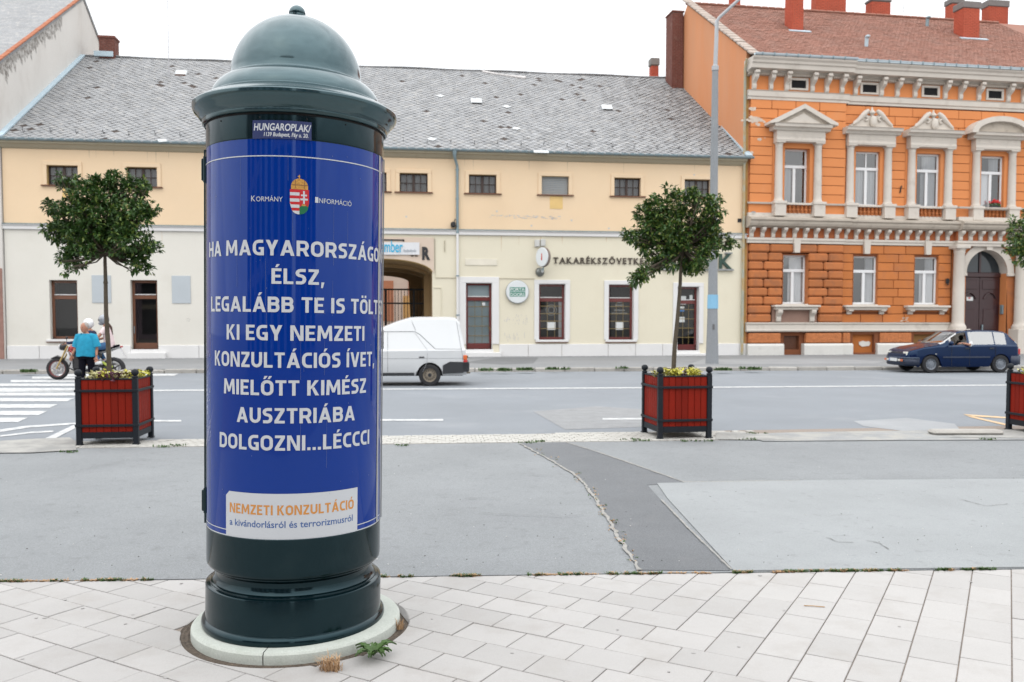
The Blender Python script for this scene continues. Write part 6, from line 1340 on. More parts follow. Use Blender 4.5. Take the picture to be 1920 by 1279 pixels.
L2 = [(1256, 360, 12), (1307, 366, 13), (1344, 378, 10), (1351, 398, 9), (1206, 400, 17), (1182, 442, 13), (1373, 458, 8), (1355, 454, 14), (1186, 531, 8), (1193, 520, 12), (1208, 510, 14), (1224, 500, 16), (1305, 503, 14), (1288, 497, 17), (1315, 487, 16), (1272, 430, 44), (1236, 390, 27), (1280, 382, 28), (1320, 392, 23), (1222, 434, 28), (1316, 440, 30), (1242, 470, 29), (1288, 470, 30), (1331, 466, 19), (1212, 464, 16), (1195, 452, 13), (1336, 420, 16), (1230, 412, 20), (1260, 500, 9), (1345, 440, 12), (1262, 450, 24)]
L3 = [(1925, 440, 32), (1902, 424, 14), (1955, 430, 46), (1928, 476, 30), (1905, 460, 22), (1938, 498, 18), (1990, 450, 60), (1990, 400, 50), (1945, 400, 24), (2040, 430, 55), (2000, 490, 40), (1893, 470, 9)]
TG = 'small clipped trees growing in the planters'
make_tree('planter_tree', 'dark green round crowned small tree in the planter left of the poster column', 11.55, [(206, 712), (203, 650), (199, 590), (198, 530), (197, 494), (197, 470)], L1, random.Random(41), 12500, .12, light=.16, group=TG)
make_tree('planter_tree', 'leaning small tree with pale buds in the planter before the bank', 12.2, [(1262, 712), (1265, 650), (1270, 600), (1275, 540), (1277, 490), (1280, 460)], L2, random.Random(42), 11500, .5, light=.26, group=TG)
make_tree('planter_tree', 'small tree with many cream buds cut off by the right edge of the photograph', 13.2, [(1960, 705), (1962, 600), (1966, 520), (1968, 460)], L3, random.Random(43), 9500, 1.3, light=.35, group=TG)

# ------------------------------------------------------------------ street lamp
lx, ly = G(1335, 682, .12); LS = ly / FPX
sl_ = thing('street_lamp', 'tall tapered concrete lamp post with a light blue band before the bank door', 'street lamp', (lx, ly, .12))
m_conc = M('lamp post concrete', (.235, .25, .265), .85, .08, 1.5, .1, 40, dirt=(.34, .34, .33), dscale=1.6, damt=.4, stretch=(1, 1, .3)); m_stl = M('painted grey steel', (.37, .39, .41), .45, .06, 2)
Zl = lambda py: HC + (605 - py) * LS - .12
mb = MB(); hs = [(0, .235), (.1, .23), (1.3, .195), (2.4, .175), (5, .150), (8, .128), (Zl(140), .108)]
mb.lathe([(r, z) for z, r in hs] + [(0, Zl(140))], 8, Matrix.Rotation(R(22.5), 4, 'Z')); mb.build('post', m_conc, sl_, smooth=20)
MB().lathe([(.192, Zl(579)), (.197, Zl(579)), (.189, Zl(553)), (.183, Zl(553))], 8, Matrix.Rotation(R(22.5), 4, 'Z')).build('blue_band', M('light blue paint', (.20, .42, .60), .6, .04, 3), sl_)
MB().lathe([(0, Zl(140) + .0), (.12, Zl(140)), (.125, Zl(132)), (.07, Zl(130))], 16).build('collar', m_stl, sl_)
MB().tube([(0.0, 0, Zl(140)), (.03, 0, Zl(80)), (.04, 0, Zl(50)), (.12, -.05, Zl(44)), (.80, -.2, Zl(13)), (.98, -.25, Zl(5))], [.075, .07, .065, .055, .055, .05], 10).build('arm', m_stl, sl_, smooth=40)
mb = MB(); mb.ell((0, 0, 0), .36, .16, .10, 16, 8, Matrix.Translation((1.22, -.28, Zl(4))) @ Matrix.Rotation(R(-14), 4, 'Y')); mb.build('lamp_head', m_stl, sl_, smooth=60); MB().ell((1.24, -.28, Zl(4) - .06), .28, .13, .07).build('lamp_glass', M('lamp glass', (.4, .42, .42), .2), sl_, smooth=60)
MB().box(-.035, .035, -.20, -.185, Zl(618), Zl(608)).build('service_hatch', M('rust streak', (.12, .12, .12), .8), sl_)

# ------------------------------------------------------------------ vehicles
m_tyre = M('tyre rubber', (.018, .018, .02), .85, .1, 8); m_rim = M('painted steel rim', (.26, .25, .24), .45, .08, 8, metal=.3); m_plast = M('black plastic', (.018, .02, .024), .55, .05, 4)
m_cg = glass('car glass', tr=.45, rough=.02, k=2.2, add=.30)
def wheel(parent, x, y, r, w, rim, side, hub=None, holes=0):
    mt = Matrix.Translation((x, y, r)) @ Matrix.Rotation(R(90) * side, 4, 'X'); t = O('wheel', None, parent, mw=mt)
    k = r * .62
    MB().lathe([(k, -w / 2), (r * .9, -w / 2), (r * .97, -w * .42), (r, -w * .3), (r, w * .3), (r * .97, w * .42), (r * .9, w / 2), (k * 1.06, w * .5), (k, w * .40), (k, -w / 2)], 36).build('tyre', m_tyre, t, smooth=30)
    MB().lathe([(k * 1.02, w * .40), (k * .98, w * .44), (k * .92, w * .40), (k * .85, w * .22), (k * .62, w * .20), (k * .52, w * .34), (k * .3, w * .36), (k * .24, w * .28), (0, w * .28)], 32).build('rim', rim, t, smooth=25)
    mb = MB(); n = 14 if holes else 10
    for i in range(n): a = 6.283 * i / n; mb.ell((k * .73 * math.cos(a), k * .73 * math.sin(a), w * .215), r * .045, r * .045, .006, 8, 4)
    mb.build('rim_hole', m_plast, t); MB().lathe([(k * .26, w * .30), (k * .24, w * .40), (0, w * .42)], 16).build('hub_cap', hub or rim, t, smooth=30)
def loft_car(parent, xs, f, glass_rows, bodymat, gl, name='body', shear=None):
    """f(x) -> list of (y,z) half section; glass(i_row, xmid) -> None/'side'/'screen'"""
    sec = [f(x) for x in xs]; m = len(sec[0]); B, GG = MB(), {}; seg = 0; lastk = None
    def pt(i, j, s_):
        x = xs[i]; y, z = sec[i][j]
        if shear: x = shear(x, z)
        return (x, s_ * y, z)
    for i in range(len(xs) - 1):
        xm = (xs[i] + xs[i + 1]) / 2; kk_ = tuple(glass_rows(j, xm, sec[i][j][1], sec[i + 1][j + 1][1]) for j in range(m - 1)); seg += kk_ != lastk; lastk = kk_
        for j in range(m - 1):
            kind = glass_rows(j, xm, sec[i][j][1], sec[i + 1][j + 1][1])
            for s_ in (-1, 1):
                if kind == 'open' and s_ == parent.get('open_side', 0): continue
                tgt = B if kind is None else GG.setdefault((kind != 'screen', s_ if kind != 'screen' else 0, (seg if kind != 'screen' else xm > 0)), MB())
                tgt.add([pt(i, j, s_), pt(i + 1, j, s_), pt(i + 1, j + 1, s_), pt(i, j + 1, s_)], [(0, 1, 2, 3)])
    for i in (0, len(xs) - 1):
        ring = [pt(i, j, 1) for j in range(m)] + [pt(i, j, -1) for j in range(m - 1, -1, -1)]; B.add(ring, [tuple(range(len(ring)))])
    b = B.build(name, bodymat, parent, smooth=32)
    for (sd, _, q), g in GG.items(): g.build('side_window' if sd else ('windscreen' if q else 'rear_window'), gl, parent, smooth=32)
    return b
def lerp(t, pts):
    for (a, b), (c, d) in zip(pts[:-1], pts[1:]):
        if t <= c: q = (t - a) / (c - a); q = max(0, min(1, q)); return b + (d - b) * q
    return pts[-1][1]
def slerp(t, pts):
    return (lerp(t - .03, pts) + lerp(t, pts) * 2 + lerp(t + .03, pts)) / 4
def arch(x, xw, R_, zc): d = R_ * R_ - (x - xw) ** 2; return zc + math.sqrt(d) if d > 0 else -1
# dark blue hatchback ------------------------------------------------
GL = 4.02; gr = .295
cx_, cy_ = G(1797, 699.5)
car = thing('blue_car', 'dark blue five door hatchback with its driver leaning an elbow on the open window', 'car', (cx_ + .17, cy_ + .80, 0), kang + R(180)); car.scale = (.935, .935, .96)
car['open_side'] = 1
fx_, rx_ = GL / 2 - .80, -GL / 2 + .745                              # axles
ztop = [(-2.01, .80), (-1.99, .88), (-1.94, .98), (-1.62, 1.30), (-1.45, 1.385), (-1.1, 1.418), (-.5, 1.425), (.05, 1.40), (.20, 1.37), (.92, .96), (1.05, .935), (1.5, .86), (1.86, .76), (1.96, .70), (2.01, .62)]
zbel = [(-2.01, .78), (-1.9, .90), (-1.0, .915), (0, .90), (.95, .885), (1.5, .82), (1.86, .72), (1.96, .66), (2.01, .58)]
wid = [(-2.01, .68), (-1.9, .79), (-1.5, .835), (0, .845), (1.2, .84), (1.7, .80), (1.93, .72), (2.01, .60)]
def gsec(x):
    zt, zb, w = slerp(x, ztop), slerp(x, zbel), slerp(x, wid); zs = .20 if abs(x) < 1.7 else .24; zt = max(zt, zb + .012)
    za = max(zs, arch(x, fx_, .345, .27), arch(x, rx_, .345, .27)); z1 = max(za + .0, zs + .10); z2 = max(.52, za + .015); gh = max(0, zt - zb - .05); wr = w - .055 - gh * .40
    return [(w - .05, za), (w - .01, max(z1, za + .003)), (w, z2), (w + .0, max(.57, z2 + .01)), (w - .012, zb - .03), (w - .035, zb), (w - .05 - gh * .05, zb + min(.03, (zt - zb) * .3)), (wr + .01, zt - .06 if gh > .15 else zb + (zt - zb) * .6), (wr - .03, zt - .02), (wr * .55, zt - .004), (0, zt)]
def ggl(j, x, za, zb):
    if j == 6 and (-1.50 < x < -1.08 or -1.04 < x < -.18): return 'side'
    if j == 6 and -.10 < x < .55: return 'open' if x < .48 else 'side'
    if j >= 7 and (.24 < x < .88 or -1.90 < x < -1.63): return 'screen'
    return None
xs = sorted(set([round(-2.01 + k * .04, 3) for k in range(101)] + [2.01, -1.06, -.14, .5, .22, .9, -1.61, -1.92]))
m_blue = M('dark blue car paint', (.002, .007, .038), .10, .02, 2, metal=.0, ior=1.45, tint=(.5, .75, 1))
loft_car(car, xs, gsec, ggl, m_blue, m_cg)
mb = MB(); mb.box(-1.9, 1.85, -.62, .62, .22, .50); mb.build('underbody', m_plast, car)
mb = MB()
for x in (fx_, rx_): mb.box(x - .36, x + .36, -.70, .70, .25, .64)
mb.build('wheel_housing', m_dk, car)
for x in (fx_, rx_):
    for s_ in (1, -1): wheel(car, x, s_ * .745, gr, .185, M('grey wheel trim', (.20, .22, .25), .4, .05, 4, metal=.4) if 'grey wheel trim' not in bpy.data.materials else bpy.data.materials['grey wheel trim'], -s_)
m_bump = M('dark blue grey bumper', (.022, .030, .055), .5, .04, 3)
def wrapbar(x0s, z0, z1, dy, mat, name, n=1):                        # bar following the side and round the end
    mb = MB(); mb.v; pts = x0s; vs = []
    for (x, y) in pts: vs += [(x, y, z0), (x, y, z1)]
    mb.add(vs, [(2 * i, 2 * i + 2, 2 * i + 3, 2 * i + 1) for i in range(len(pts) - 1)]); b = MB()
    for (x, y) in [pts[0]]: pass
    o = mb.build(name, mat, parent=car, smooth=40); sd = o.modifiers.new('t', 'SOLIDIFY'); sd.thickness = dy; return o
wrapbar([(1.62, .83), (1.85, .80), (1.98, .70), (2.06, .50), (2.09, 0), (2.06, -.50), (1.98, -.70), (1.85, -.80), (1.62, -.83)], .27, .50, .03, m_bump, 'front_bumper')
wrapbar([(1.63, .845), (1.85, .815), (1.99, .71), (2.07, .51), (2.10, 0), (2.07, -.51), (1.99, -.71), (1.85, -.815), (1.63, -.845)], .475, .52, .03, M('lighter bumper edge', (.05, .07, .11), .45), 'bumper_strip')
wrapbar([(-1.62, .84), (-1.85, .82), (-2.02, .74), (-2.08, .5), (-2.09, 0), (-2.08, -.5), (-2.02, -.74), (-1.85, -.82), (-1.62, -.84)], .27, .56, .03, m_bump, 'rear_bumper')
for s_ in (1, -1):
    MB().bbox(rx_ + .40, fx_ - .40, s_ * .852 - .012, s_ * .852 + .012, .50, .545, .006).build('side_strip', m_bump, car)
    MB().bbox(1.88, 1.985, *sorted((s_ * .40, s_ * .655)), .555, .70, .02).build('headlight', M('headlight glass', (.60, .60, .54), .1, .03, 9, coat=1) if s_ == 1 else bpy.data.materials['headlight glass'], car)
    MB().bbox(2.085, 2.115, *sorted((s_ * .46, s_ * .60)), .38, .45, .01).build('indicator', M('orange lens', (.55, .10, .01), .2, coat=1) if s_ == 1 else bpy.data.materials['orange lens'], car)
    MB().bbox(2.09, 2.118, *sorted((s_ * .30, s_ * .45)), .38, .45, .01).build('fog_light', bpy.data.materials['headlight glass'], car)
    MB().bbox(-2.03, -1.90, *sorted((s_ * .56, s_ * .735)), .60, .80, .02).build('tail_light', M('red lens', (.45, .012, .01), .2, coat=1) if s_ == 1 else bpy.data.materials['red lens'], car)
    for x in (-.12, -1.0): MB().bbox(x, x + .16, *sorted((s_ * .835, s_ * .87)), .80, .83, .01).build('door_handle', m_plast if x > -.5 else m_plast, car)
    mb = MB(); mb.ell((.60, s_ * .96, .985), .07, .11, .08, 12, 8); mb.tube([(.60, s_ * .82, .93), (.60, s_ * .93, .95)], .025, 6); mb.build('door_mirror', m_blue, car, smooth=60)
    for x in (.50, -.14, -1.06): mb = MB(); mb.box(x - .004, x + .004, *sorted((s_ * .838, s_ * .8475)), .24, .88); mb.build('door_gap', m_plast, car)
    MB().bbox(1.03, 1.08, *sorted((s_ * .84, s_ * .853)), .62, .64, .005).build('side_repeater', bpy.data.materials['headlight glass'], car)
MB().bbox(1.93, 2.0, -.38, .38, .565, .69, .015).build('grille', m_plast, car); MB().box(2.11, 2.118, -.26, .26, .375, .48).build('number_plate', m_paper, car); MB().box(2.1175, 2.1195, -.26, -.215, .375, .48).build('plate_stripe', M('plate blue band', (.02, .10, .45), .5), car)
mb = MB(); text_flat(mb, 'NLT·417', -.19, .22, .395, .065, 0, .02); mb2 = MB(); mb2.add([(2.1185, -x, z) for x, y, z in mb.v], mb.f); 
m_seat = M('grey seats', (.045, .045, .05), .9)
for y in (.36, -.36): 
    MB().bbox(-.55, -.02, y - .22, y + .22, .42, .58, .05).build('seat', m_seat, car); MB().bbox(-.62, -.48, y - .22, y + .22, .55, 1.05, .05, Matrix.Translation((0, 0, 0))).build('seat_back', m_seat, car); MB().bbox(-.60, -.52, y - .11, y + .11, 1.06, 1.24, .04).build('headrest', m_seat, car)
MB().bbox(-1.45, -1.3, -.55, .55, .5, 1.05, .05).build('rear_seat', m_seat, car); MB().bbox(.45, .85, -.66, .66, .62, .90, .05).build('dashboard', m_dk, car)
mt = Matrix.Translation((.32, .36, .86)) @ Matrix.Rotation(R(-62), 4, 'Y'); MB().tube([mt @ Vector((.17 * math.cos(a), .17 * math.sin(a), 0)) for a in [k * .393 for k in range(17)]], .014, 6, cap=False).build('steering_wheel', m_plast, car)

# white box-backed pickup --------------------------------------------
VD = 21.9; vx0 = (867 - PX) * (VD / FPX); VL = 4.1
van = thing('white_pickup', 'white pickup van with a tall closed hardtop, half hidden behind the poster column', 'van', (vx0 - VL / 2 * math.cos(kang) + .05, VD + .70 - VL / 2 * math.sin(kang), 0), kang + R(180))
vf, vr, vrr = VL / 2 - .75, -VL / 2 + .93, .275
dr_x = lambda d: -VL / 2 + d
vt = [(dr_x(0), 1.63), (dr_x(.05), 1.70), (dr_x(.12), 1.735), (dr_x(.35), 1.755), (dr_x(1.2), 1.755), (dr_x(1.45), 1.74), (dr_x(1.75), 1.65), (dr_x(2.05), 1.53), (dr_x(2.3), 1.42), (dr_x(2.8), 1.38), (dr_x(3.35), .96), (dr_x(3.9), .80), (dr_x(4.1), .62)]
vb = [(dr_x(0), .93), (dr_x(3.2), .90), (dr_x(3.9), .76), (dr_x(4.1), .58)]
vw = [(dr_x(0), .775), (dr_x(.3), .80), (dr_x(3.3), .80), (dr_x(3.9), .74), (dr_x(4.1), .6)]
def vsec(x):
    zt, zb, w = slerp(x, vt), slerp(x, vb), slerp(x, vw); zs = .27; za = max(zs, arch(x, vf, .33, .26), arch(x, vr, .33, .26)); z2 = max(.60, za + .01); zt = max(zt, zb + .01); gh = max(0, zt - zb - .05); wr = w - .03 - gh * .18
    return [(w - .05, za), (w - .008, max(za + .003, .36)), (w, z2), (w + .0, max(.66, z2 + .005)), (w - .01, zb - .03), (w - .035, zb), (w - .045 - gh * .02, zb + min(.03, (zt - zb) * .3)), (wr + .0, zt - .10 if gh > .15 else zb + (zt - zb) * .6), (wr - .05, zt - .03), (wr * .55, zt - .005), (0, zt)]
def vgl(j, x, a, b):
    d = x + VL / 2
    if j == 6 and 2.08 < d < 2.85: return 'side'
    if j >= 7 and 2.85 < d < 3.3: return 'screen'
    return None
def vshear(x, z):
    d = x + VL / 2; return x + max(0, z - .75) * .20 * max(0, 1 - d / .7)
m_van = M('white van paint', (.52, .535, .545), .35, .02, 1, coat=.6, dirt=(.45, .43, .39), dscale=1.4, damt=.25)
xs = sorted(set([round(-VL / 2 + k * .04, 3) for k in range(103)])); xs = [x for x in xs if x < VL / 2] + [VL / 2]
loft_car(van, xs, vsec, vgl, m_van, m_cg, shear=vshear)
mb = MB(); mb.box(-1.95, 1.9, -.6, .6, .25, .5); mb.build('underbody', m_plast, van); mb = MB(); [mb.box(x - .34, x + .34, -.66, .66, .25, .6) for x in (vf, vr)]; mb.build('wheel_housing', m_dk, van)
m_srim = M('rusty steel rim', (.22, .19, .15), .55, .2, 20, metal=.4, dirt=(.2, .1, .04), dscale=20, damt=.5)
for x in (vf, vr):
    for s_ in (1, -1): wheel(van, x, s_ * .72, vrr, .165, m_srim, -s_, hub=m_plast, holes=1)
def vquad(pts, y, mat, name, th=.006):
    for s_ in (1,):
        mb = MB(); n = len(pts); mb.add([(a, y, b) for a, b in pts] + [(a, y - .03, b) for a, b in pts], [tuple(range(n))] + [(i, (i + 1) % n, (i + 1) % n + n, i + n) for i in range(n)]); return mb.build(name, mat, van)
vquad([(dr_x(-.05), .60), (dr_x(-.03), .40), (dr_x(.10), .33), (dr_x(.60), .31), (dr_x(.60), .52), (dr_x(.42), .615)], .825, m_plast, 'rear_bumper'); MB().bbox(dr_x(-.07), dr_x(.12), -.80, .825, .36, .61, .03).build('rear_bumper', m_plast, van)
MB().tube([(dr_x(.3), .5, .31), (dr_x(-.10), .5, .32)], .022, 8).build('exhaust', m_srim, van)
mb = MB(); mb.bbox(dr_x(-.015), dr_x(.085), .66, .806, .66, .78, .012); mb.build('indicator_lens', bpy.data.materials['orange lens'], van); mb = MB(); mb.bbox(dr_x(-.02), dr_x(.08), .66, .808, .555, .658, .012); mb.build('tail_light', bpy.data.materials['red lens'], van)
MB().bbox(dr_x(1.06), dr_x(1.20), .785, .815, .715, .745, .008).build('door_handle', m_plast, van)
m_seam = M('grey seam', (.25, .26, .27), .6)
def vy(x, z):                                                        # outside surface of the left flank
    s_ = vsec(x)
    for (y0, z0), (y1, z1) in zip(s_[:-1], s_[1:]):
        if z0 <= z <= z1: return y0 + (y1 - y0) * (z - z0) / max(1e-4, z1 - z0)
    return s_[2][0]
def seam(pts, r=.006):
    P = []
    for (a, z), (b, z2) in zip(pts[:-1], pts[1:]):
        k = max(2, int(math.dist((a, z), (b, z2)) / .08)); P += [(a + (b - a) * i / k, z + (z2 - z) * i / k) for i in range(k)]
    P.append(pts[-1]); MB().tube([(vshear(dr_x(d), z), vy(dr_x(d), z) + .001, z) for d, z in P], r, 5).build('seam', m_seam, van)
seam([(2.6, 1.375), (1.30, 1.375), (1.17, 1.30), (.78, .935), (.08, .93)], .009); seam([(1.98, .30), (1.98, 1.36)]); seam([(.10, .66), (.10, 1.70)], .006); seam([(1.42, 1.74), (1.28, 1.40)], .007); seam([(3.2, .70), (.05, .70)], .005); seam([(1.10, .36), (1.0, .6), (.98, .9), (1.3, 1.34)], .004)
MB().bbox(dr_x(1.32), dr_x(3.0), .775, .803, .27, .34, .01).build('sill_trim', m_plast, van); mb = MB(); mb.ell((dr_x(2.72), .88, 1.0), .06, .09, .07, 12, 8); mb.tube([(dr_x(2.7), .76, .95), (dr_x(2.7), .86, .97)], .02, 6); mb.build('door_mirror', m_plast, van, smooth=60)
MB().box(dr_x(2.0), dr_x(2.1), -.5, .5, .5, 1.3).build('cab_partition', m_dk, van); MB().bbox(dr_x(2.2), dr_x(2.7), -.6, .6, .4, .75, .05).build('seat', m_seat, van)

# ------------------------------------------------------------------ people
m_skin = M('skin', (.36, .17, .11), .55, .05, 8, spec=.4); m_hairg = M('short grey hair', (.30, .27, .25), .8, .2, 40)
def hand(mb, w, d, side, up=Vector((0, -1, 0)), L=.17, curl=.5):    # palm, four unequal fingers and a thumb
    d = d.normalized(); s = d.cross(up).normalized() * side; n = s.cross(d).normalized(); k = L / .17
    mb.tube([w, w + d * .045 * k, w + d * .085 * k], [.024 * k, .036 * k, .034 * k], 8, flat=.55)
    for i, (o, l) in enumerate(((-.027, .066), (-.009, .076), (.009, .072), (.026, .056))):
        b = w + d * .080 * k + s * o * k; mb.tube([b - d * .02, b + d * l * .4 * k - n * curl * .012, b + d * l * .75 * k - n * curl * .03, b + d * l * k * .95 - n * curl * .052], [.010, .0095, .0085, .007], 6)
    b = w + d * .03 * k - s * .026 * k; mb.tube([b, b - s * .022 * k + d * .03 * k - n * .01, b - s * .026 * k + d * .058 * k - n * .018], [.012, .0105, .008], 6)
def head(t, c, face, r=.1, hair=None, skinm=None, bald=True, helmet=None):
    """head with face; face = direction it looks"""
    f = face.normalized(); s = Vector((0, 0, 1)).cross(f).normalized(); u = f.cross(s); m = Matrix((( *f, 0), (*s, 0), (*u, 0), (0, 0, 0, 1))).transposed(); m = Matrix.Translation(c) @ m
    return m
def add_head(mb, m):
    mb.ell((0, 0, .01), .098, .076, .115, 18, 14, m); mb.ell((.022, 0, -.055), .068, .055, .062, 12, 10, m)
    mb.ell((.098, 0, -.012), .018, .013, .022, 8, 6, m); mb.ell((.088, 0, .012), .010, .009, .03, 8, 6, m)
    for s_ in (-1, 1): mb.ell((-.005, s_ * .078, -.005), .017, .009, .028, 8, 6, m)
    mb.ell((.080, 0, -.058), .010, .022, .006, 8, 6, m)
def eyes(t, m):
    e = MB()
    for s_ in (-1, 1): e.ell((.084, s_ * .030, .016), .010, .012, .007, 8, 6, m)
    e.build('eyes', m_dk, t, smooth=60); b = MB(); b.tube([m @ Vector((.091, -.02, -.055)), m @ Vector((.094, 0, -.056)), m @ Vector((.091, .02, -.055))], .004, 5); b.build('mouth', M('lips', (.30, .09, .08), .6) if 'lips' not in bpy.data.materials else bpy.data.materials['lips'], t)
def body(t, J, E, extra=None):
    me = skin(J, E, 1); me.materials.append(m_skin); o = O('body', me, t)
    return o
def merged_body(t, J, E, hm, hands):
    me = skin(J, E, 1); mb = MB(); mb.add([v.co[:] for v in me.vertices], [tuple(p.vertices) for p in me.polygons]); add_head(mb, hm)
    for a in hands: hand(mb, *a)
    return mb.build('body', m_skin, t, smooth=60)
# man in the turquoise shirt, crossing
MD = 20.6; ms = MD / FPX; mxw = (162 - PX) * ms
man = thing('person', 'man with bare head in a loose turquoise T-shirt and black trousers walking over the crossing', 'person', (mxw, MD, 0), 0)
V = Vector
J = dict(p=(0, 0, .86, .12), s=(0, .01, 1.05, .12), c=(0, .01, 1.22, .125), n=(0, .0, 1.34, .055), h=(-.01, -.01, 1.42, .05),
         sl=(-.17, .01, 1.27, .055), el=(-.235, .0, 1.03, .042), wl=(-.30, -.10, .84, .026), sr=(.17, .01, 1.27, .055), er=(.235, .02, 1.02, .042), wr=(.27, -.08, .80, .026),
         hl=(-.09, 0, .82, .085), kl=(-.10, -.04, .45, .055), al=(-.10, .03, .09, .038), hr=(.09, 0, .82, .085), kr=(.10, .02, .46, .055), ar=(.10, .14, .10, .038))
E_ = [('p', 's'), ('s', 'c'), ('c', 'n'), ('n', 'h'), ('c', 'sl'), ('sl', 'el'), ('el', 'wl'), ('c', 'sr'), ('sr', 'er'), ('er', 'wr'), ('p', 'hl'), ('hl', 'kl'), ('kl', 'al'), ('p', 'hr'), ('hr', 'kr'), ('kr', 'ar')]
hm = head(man, V((-.02, -.03, 1.475)), V((-.45, -1, -.12)))
merged_body(man, J, E_, hm, [(V(J['wl'][:3]), V((-.2, -.25, -1)), 1), (V(J['wr'][:3]), V((.1, -.25, -1)), -1)]); eyes(man, hm)
mb = MB(); mb.ell((-.025, 0, .035), .09, .083, .10, 16, 10, hm); mb.build('hair', m_hairg, man, smooth=60)
m_turq = M('turquoise cotton', (.010, .24, .38), .9, .16, 9, bump=.6, bscale=14, bdist=.03)
mb = MB(); mb.rings([(0, 0, .80, .235, .165), (0, 0, .86, .24, .17), (0, 0, .98, .235, .165), (0, 0, 1.10, .225, .155), (0, 0, 1.20, .215, .14), (0, .0, 1.27, .195, .115), (0, .0, 1.315, .13, .085), (0, 0, 1.34, .075, .07)], 20)
for s_, e in ((-1, 'l'), (1, 'r')): mb.tube([(s_ * .10, 0, 1.27), (s_ * .18, 0, 1.265), (s_ * .222, .0, 1.13), (s_ * .25, .0, 1.02)], [.085, .088, .088, .095], 12)
for i, v in enumerate(mb.v):                                          # folds in the loose cloth
    a = math.atan2(v[1], v[0]); k = max(0, min(1, (1.25 - v[2]) / .4)); q = 1 + .045 * k * math.sin(a * 7 + v[2] * 9) + .02 * k * math.sin(a * 13 - v[2] * 17)
    if abs(v[0]) < .245 and v[2] < 1.28: mb.v[i] = (v[0] * q, v[1] * q, v[2] + .012 * k * math.sin(a * 3))
mb.build('t_shirt', m_turq, man, smooth=60)
m_blk = M('black trousers', (.005, .005, .009), .95, .1, 8, spec=.1)
mb = MB(); mb.rings([(0, 0, .74, .165, .13), (0, 0, .90, .17, .13)], 16)
mb.tube([(-.085, 0, .86), (-.09, 0, .72), (-.10, -.04, .46), (-.10, .025, .07)], [.10, .098, .075, .06], 12); mb.tube([(.085, 0, .86), (.09, 0, .72), (.10, .02, .46), (.10, .13, .09)], [.10, .098, .075, .06], 12); mb.build('trousers', m_blk, man, smooth=60)
for x, y in ((-.10, -.03), (.10, .10)): MB().bbox(x - .045, x + .045, y - .14, y + .10, 0, .085, .03).build('shoe', m_plast, man, smooth=50)

# ------------------------------------------------------------------ motorcycle with rider and passenger
BD = 24.2; bs = BD / FPX; bxw = (160 - PX) * bs
bike = thing('motorcycle', 'red naked motorcycle with gold fork ridden by two people along the far lane', 'motorcycle', (bxw, BD, 0), kang + R(180))
m_bred = M('red bike paint', (.42, .012, .012), .25, .03, 4, coat=1); m_gold = M('gold fork', (.42, .30, .12), .35, .05, 5, metal=.6); m_alu = M('silver alloy', (.48, .48, .49), .35, .05, 5, metal=.6); m_bdk = M('dark engine metal', (.03, .03, .032), .5, .1, 10, metal=.3)
for x, r_, w in ((.76, .31, .12), (-.76, .315, .18)):
    wt = O('wheel', None, bike, mw=Matrix.Translation((x, 0, r_)) @ Matrix.Rotation(R(90), 4, 'X'))
    MB().lathe([(r_ - .085, -w * .4), (r_ - .05, -w / 2), (r_ - .012, -w * .33), (r_, 0), (r_ - .012, w * .33), (r_ - .05, w / 2), (r_ - .085, w * .4), (r_ - .085, -w * .4)], 40).build('tyre', m_tyre, wt, smooth=50)
    MB().lathe([(r_ - .083, -w * .38), (r_ - .105, -w * .3), (r_ - .105, w * .3), (r_ - .083, w * .38)], 40).build('rim', M('dark red rim', (.12, .008, .008), .4) if x > 0 else m_bdk, wt, smooth=50)
    mb = MB(); [mb.tube([(.03 * math.cos(a), .03 * math.sin(a), 0), ((r_ - .1) * math.cos(a + .12), (r_ - .1) * math.sin(a + .12), 0)], [.018, .012], 6) for a in [k * 6.283 / 5 for k in range(5)]]; mb.lathe([(0, -.06), (.045, -.06), (.045, .06), (0, .06)], 16); mb.build('spokes', m_alu if x > 0 else m_bdk, wt)
    MB().lathe([(.09, .062), (.155, .062), (.155, .067), (.09, .067), (.09, .062)], 32).build('brake_disc', m_alu, wt)
mb = MB(); [mb.tube([(.76, s_ * .10, .31), (.60, s_ * .10, .62), (.44, s_ * .10, .95)], [.022, .026, .028], 8) for s_ in (-1, 1)]; mb.build('fork', m_gold, bike, smooth=60)
MB().tube([(.60, 0, .60), (.76, 0, .655), (.93, 0, .60)], [.05, .07, .03], 8, flat=.5).build('front_mudguard', m_bdk, bike, smooth=60)
mb = MB(); mb.tube([(.44, -.36, 1.02), (.40, -.20, 1.06), (.42, 0, 1.0), (.40, .20, 1.06), (.44, .36, 1.02)], .016, 8); mb.build('handlebar', m_bdk, bike, smooth=60)
for s_ in (-1, 1): MB().tube([(.38, s_ * .30, 1.04), (.36, s_ * .34, 1.16)], .008, 5).build('mirror_stem', m_bdk, bike); MB().ell((.35, s_ * .35, 1.18), .02, .06, .035).build('mirror', m_bdk, bike, smooth=60)
MB().ell((.60, 0, .92), .12, .11, .10).build('headlight_housing', m_bdk, bike, smooth=60); MB().ell((.67, 0, .92), .055, .09, .08).build('headlight', M('bike headlight', (.5, .5, .5), .1, coat=1), bike, smooth=60)
mb = MB(); mb.tube([(.42, 0, .86), (.25, 0, .93), (.0, 0, .90), (-.15, 0, .82)], [.09, .17, .16, .10], 14, flat=.75); mb.build('tank', m_bred, bike, smooth=60)
mb = MB()
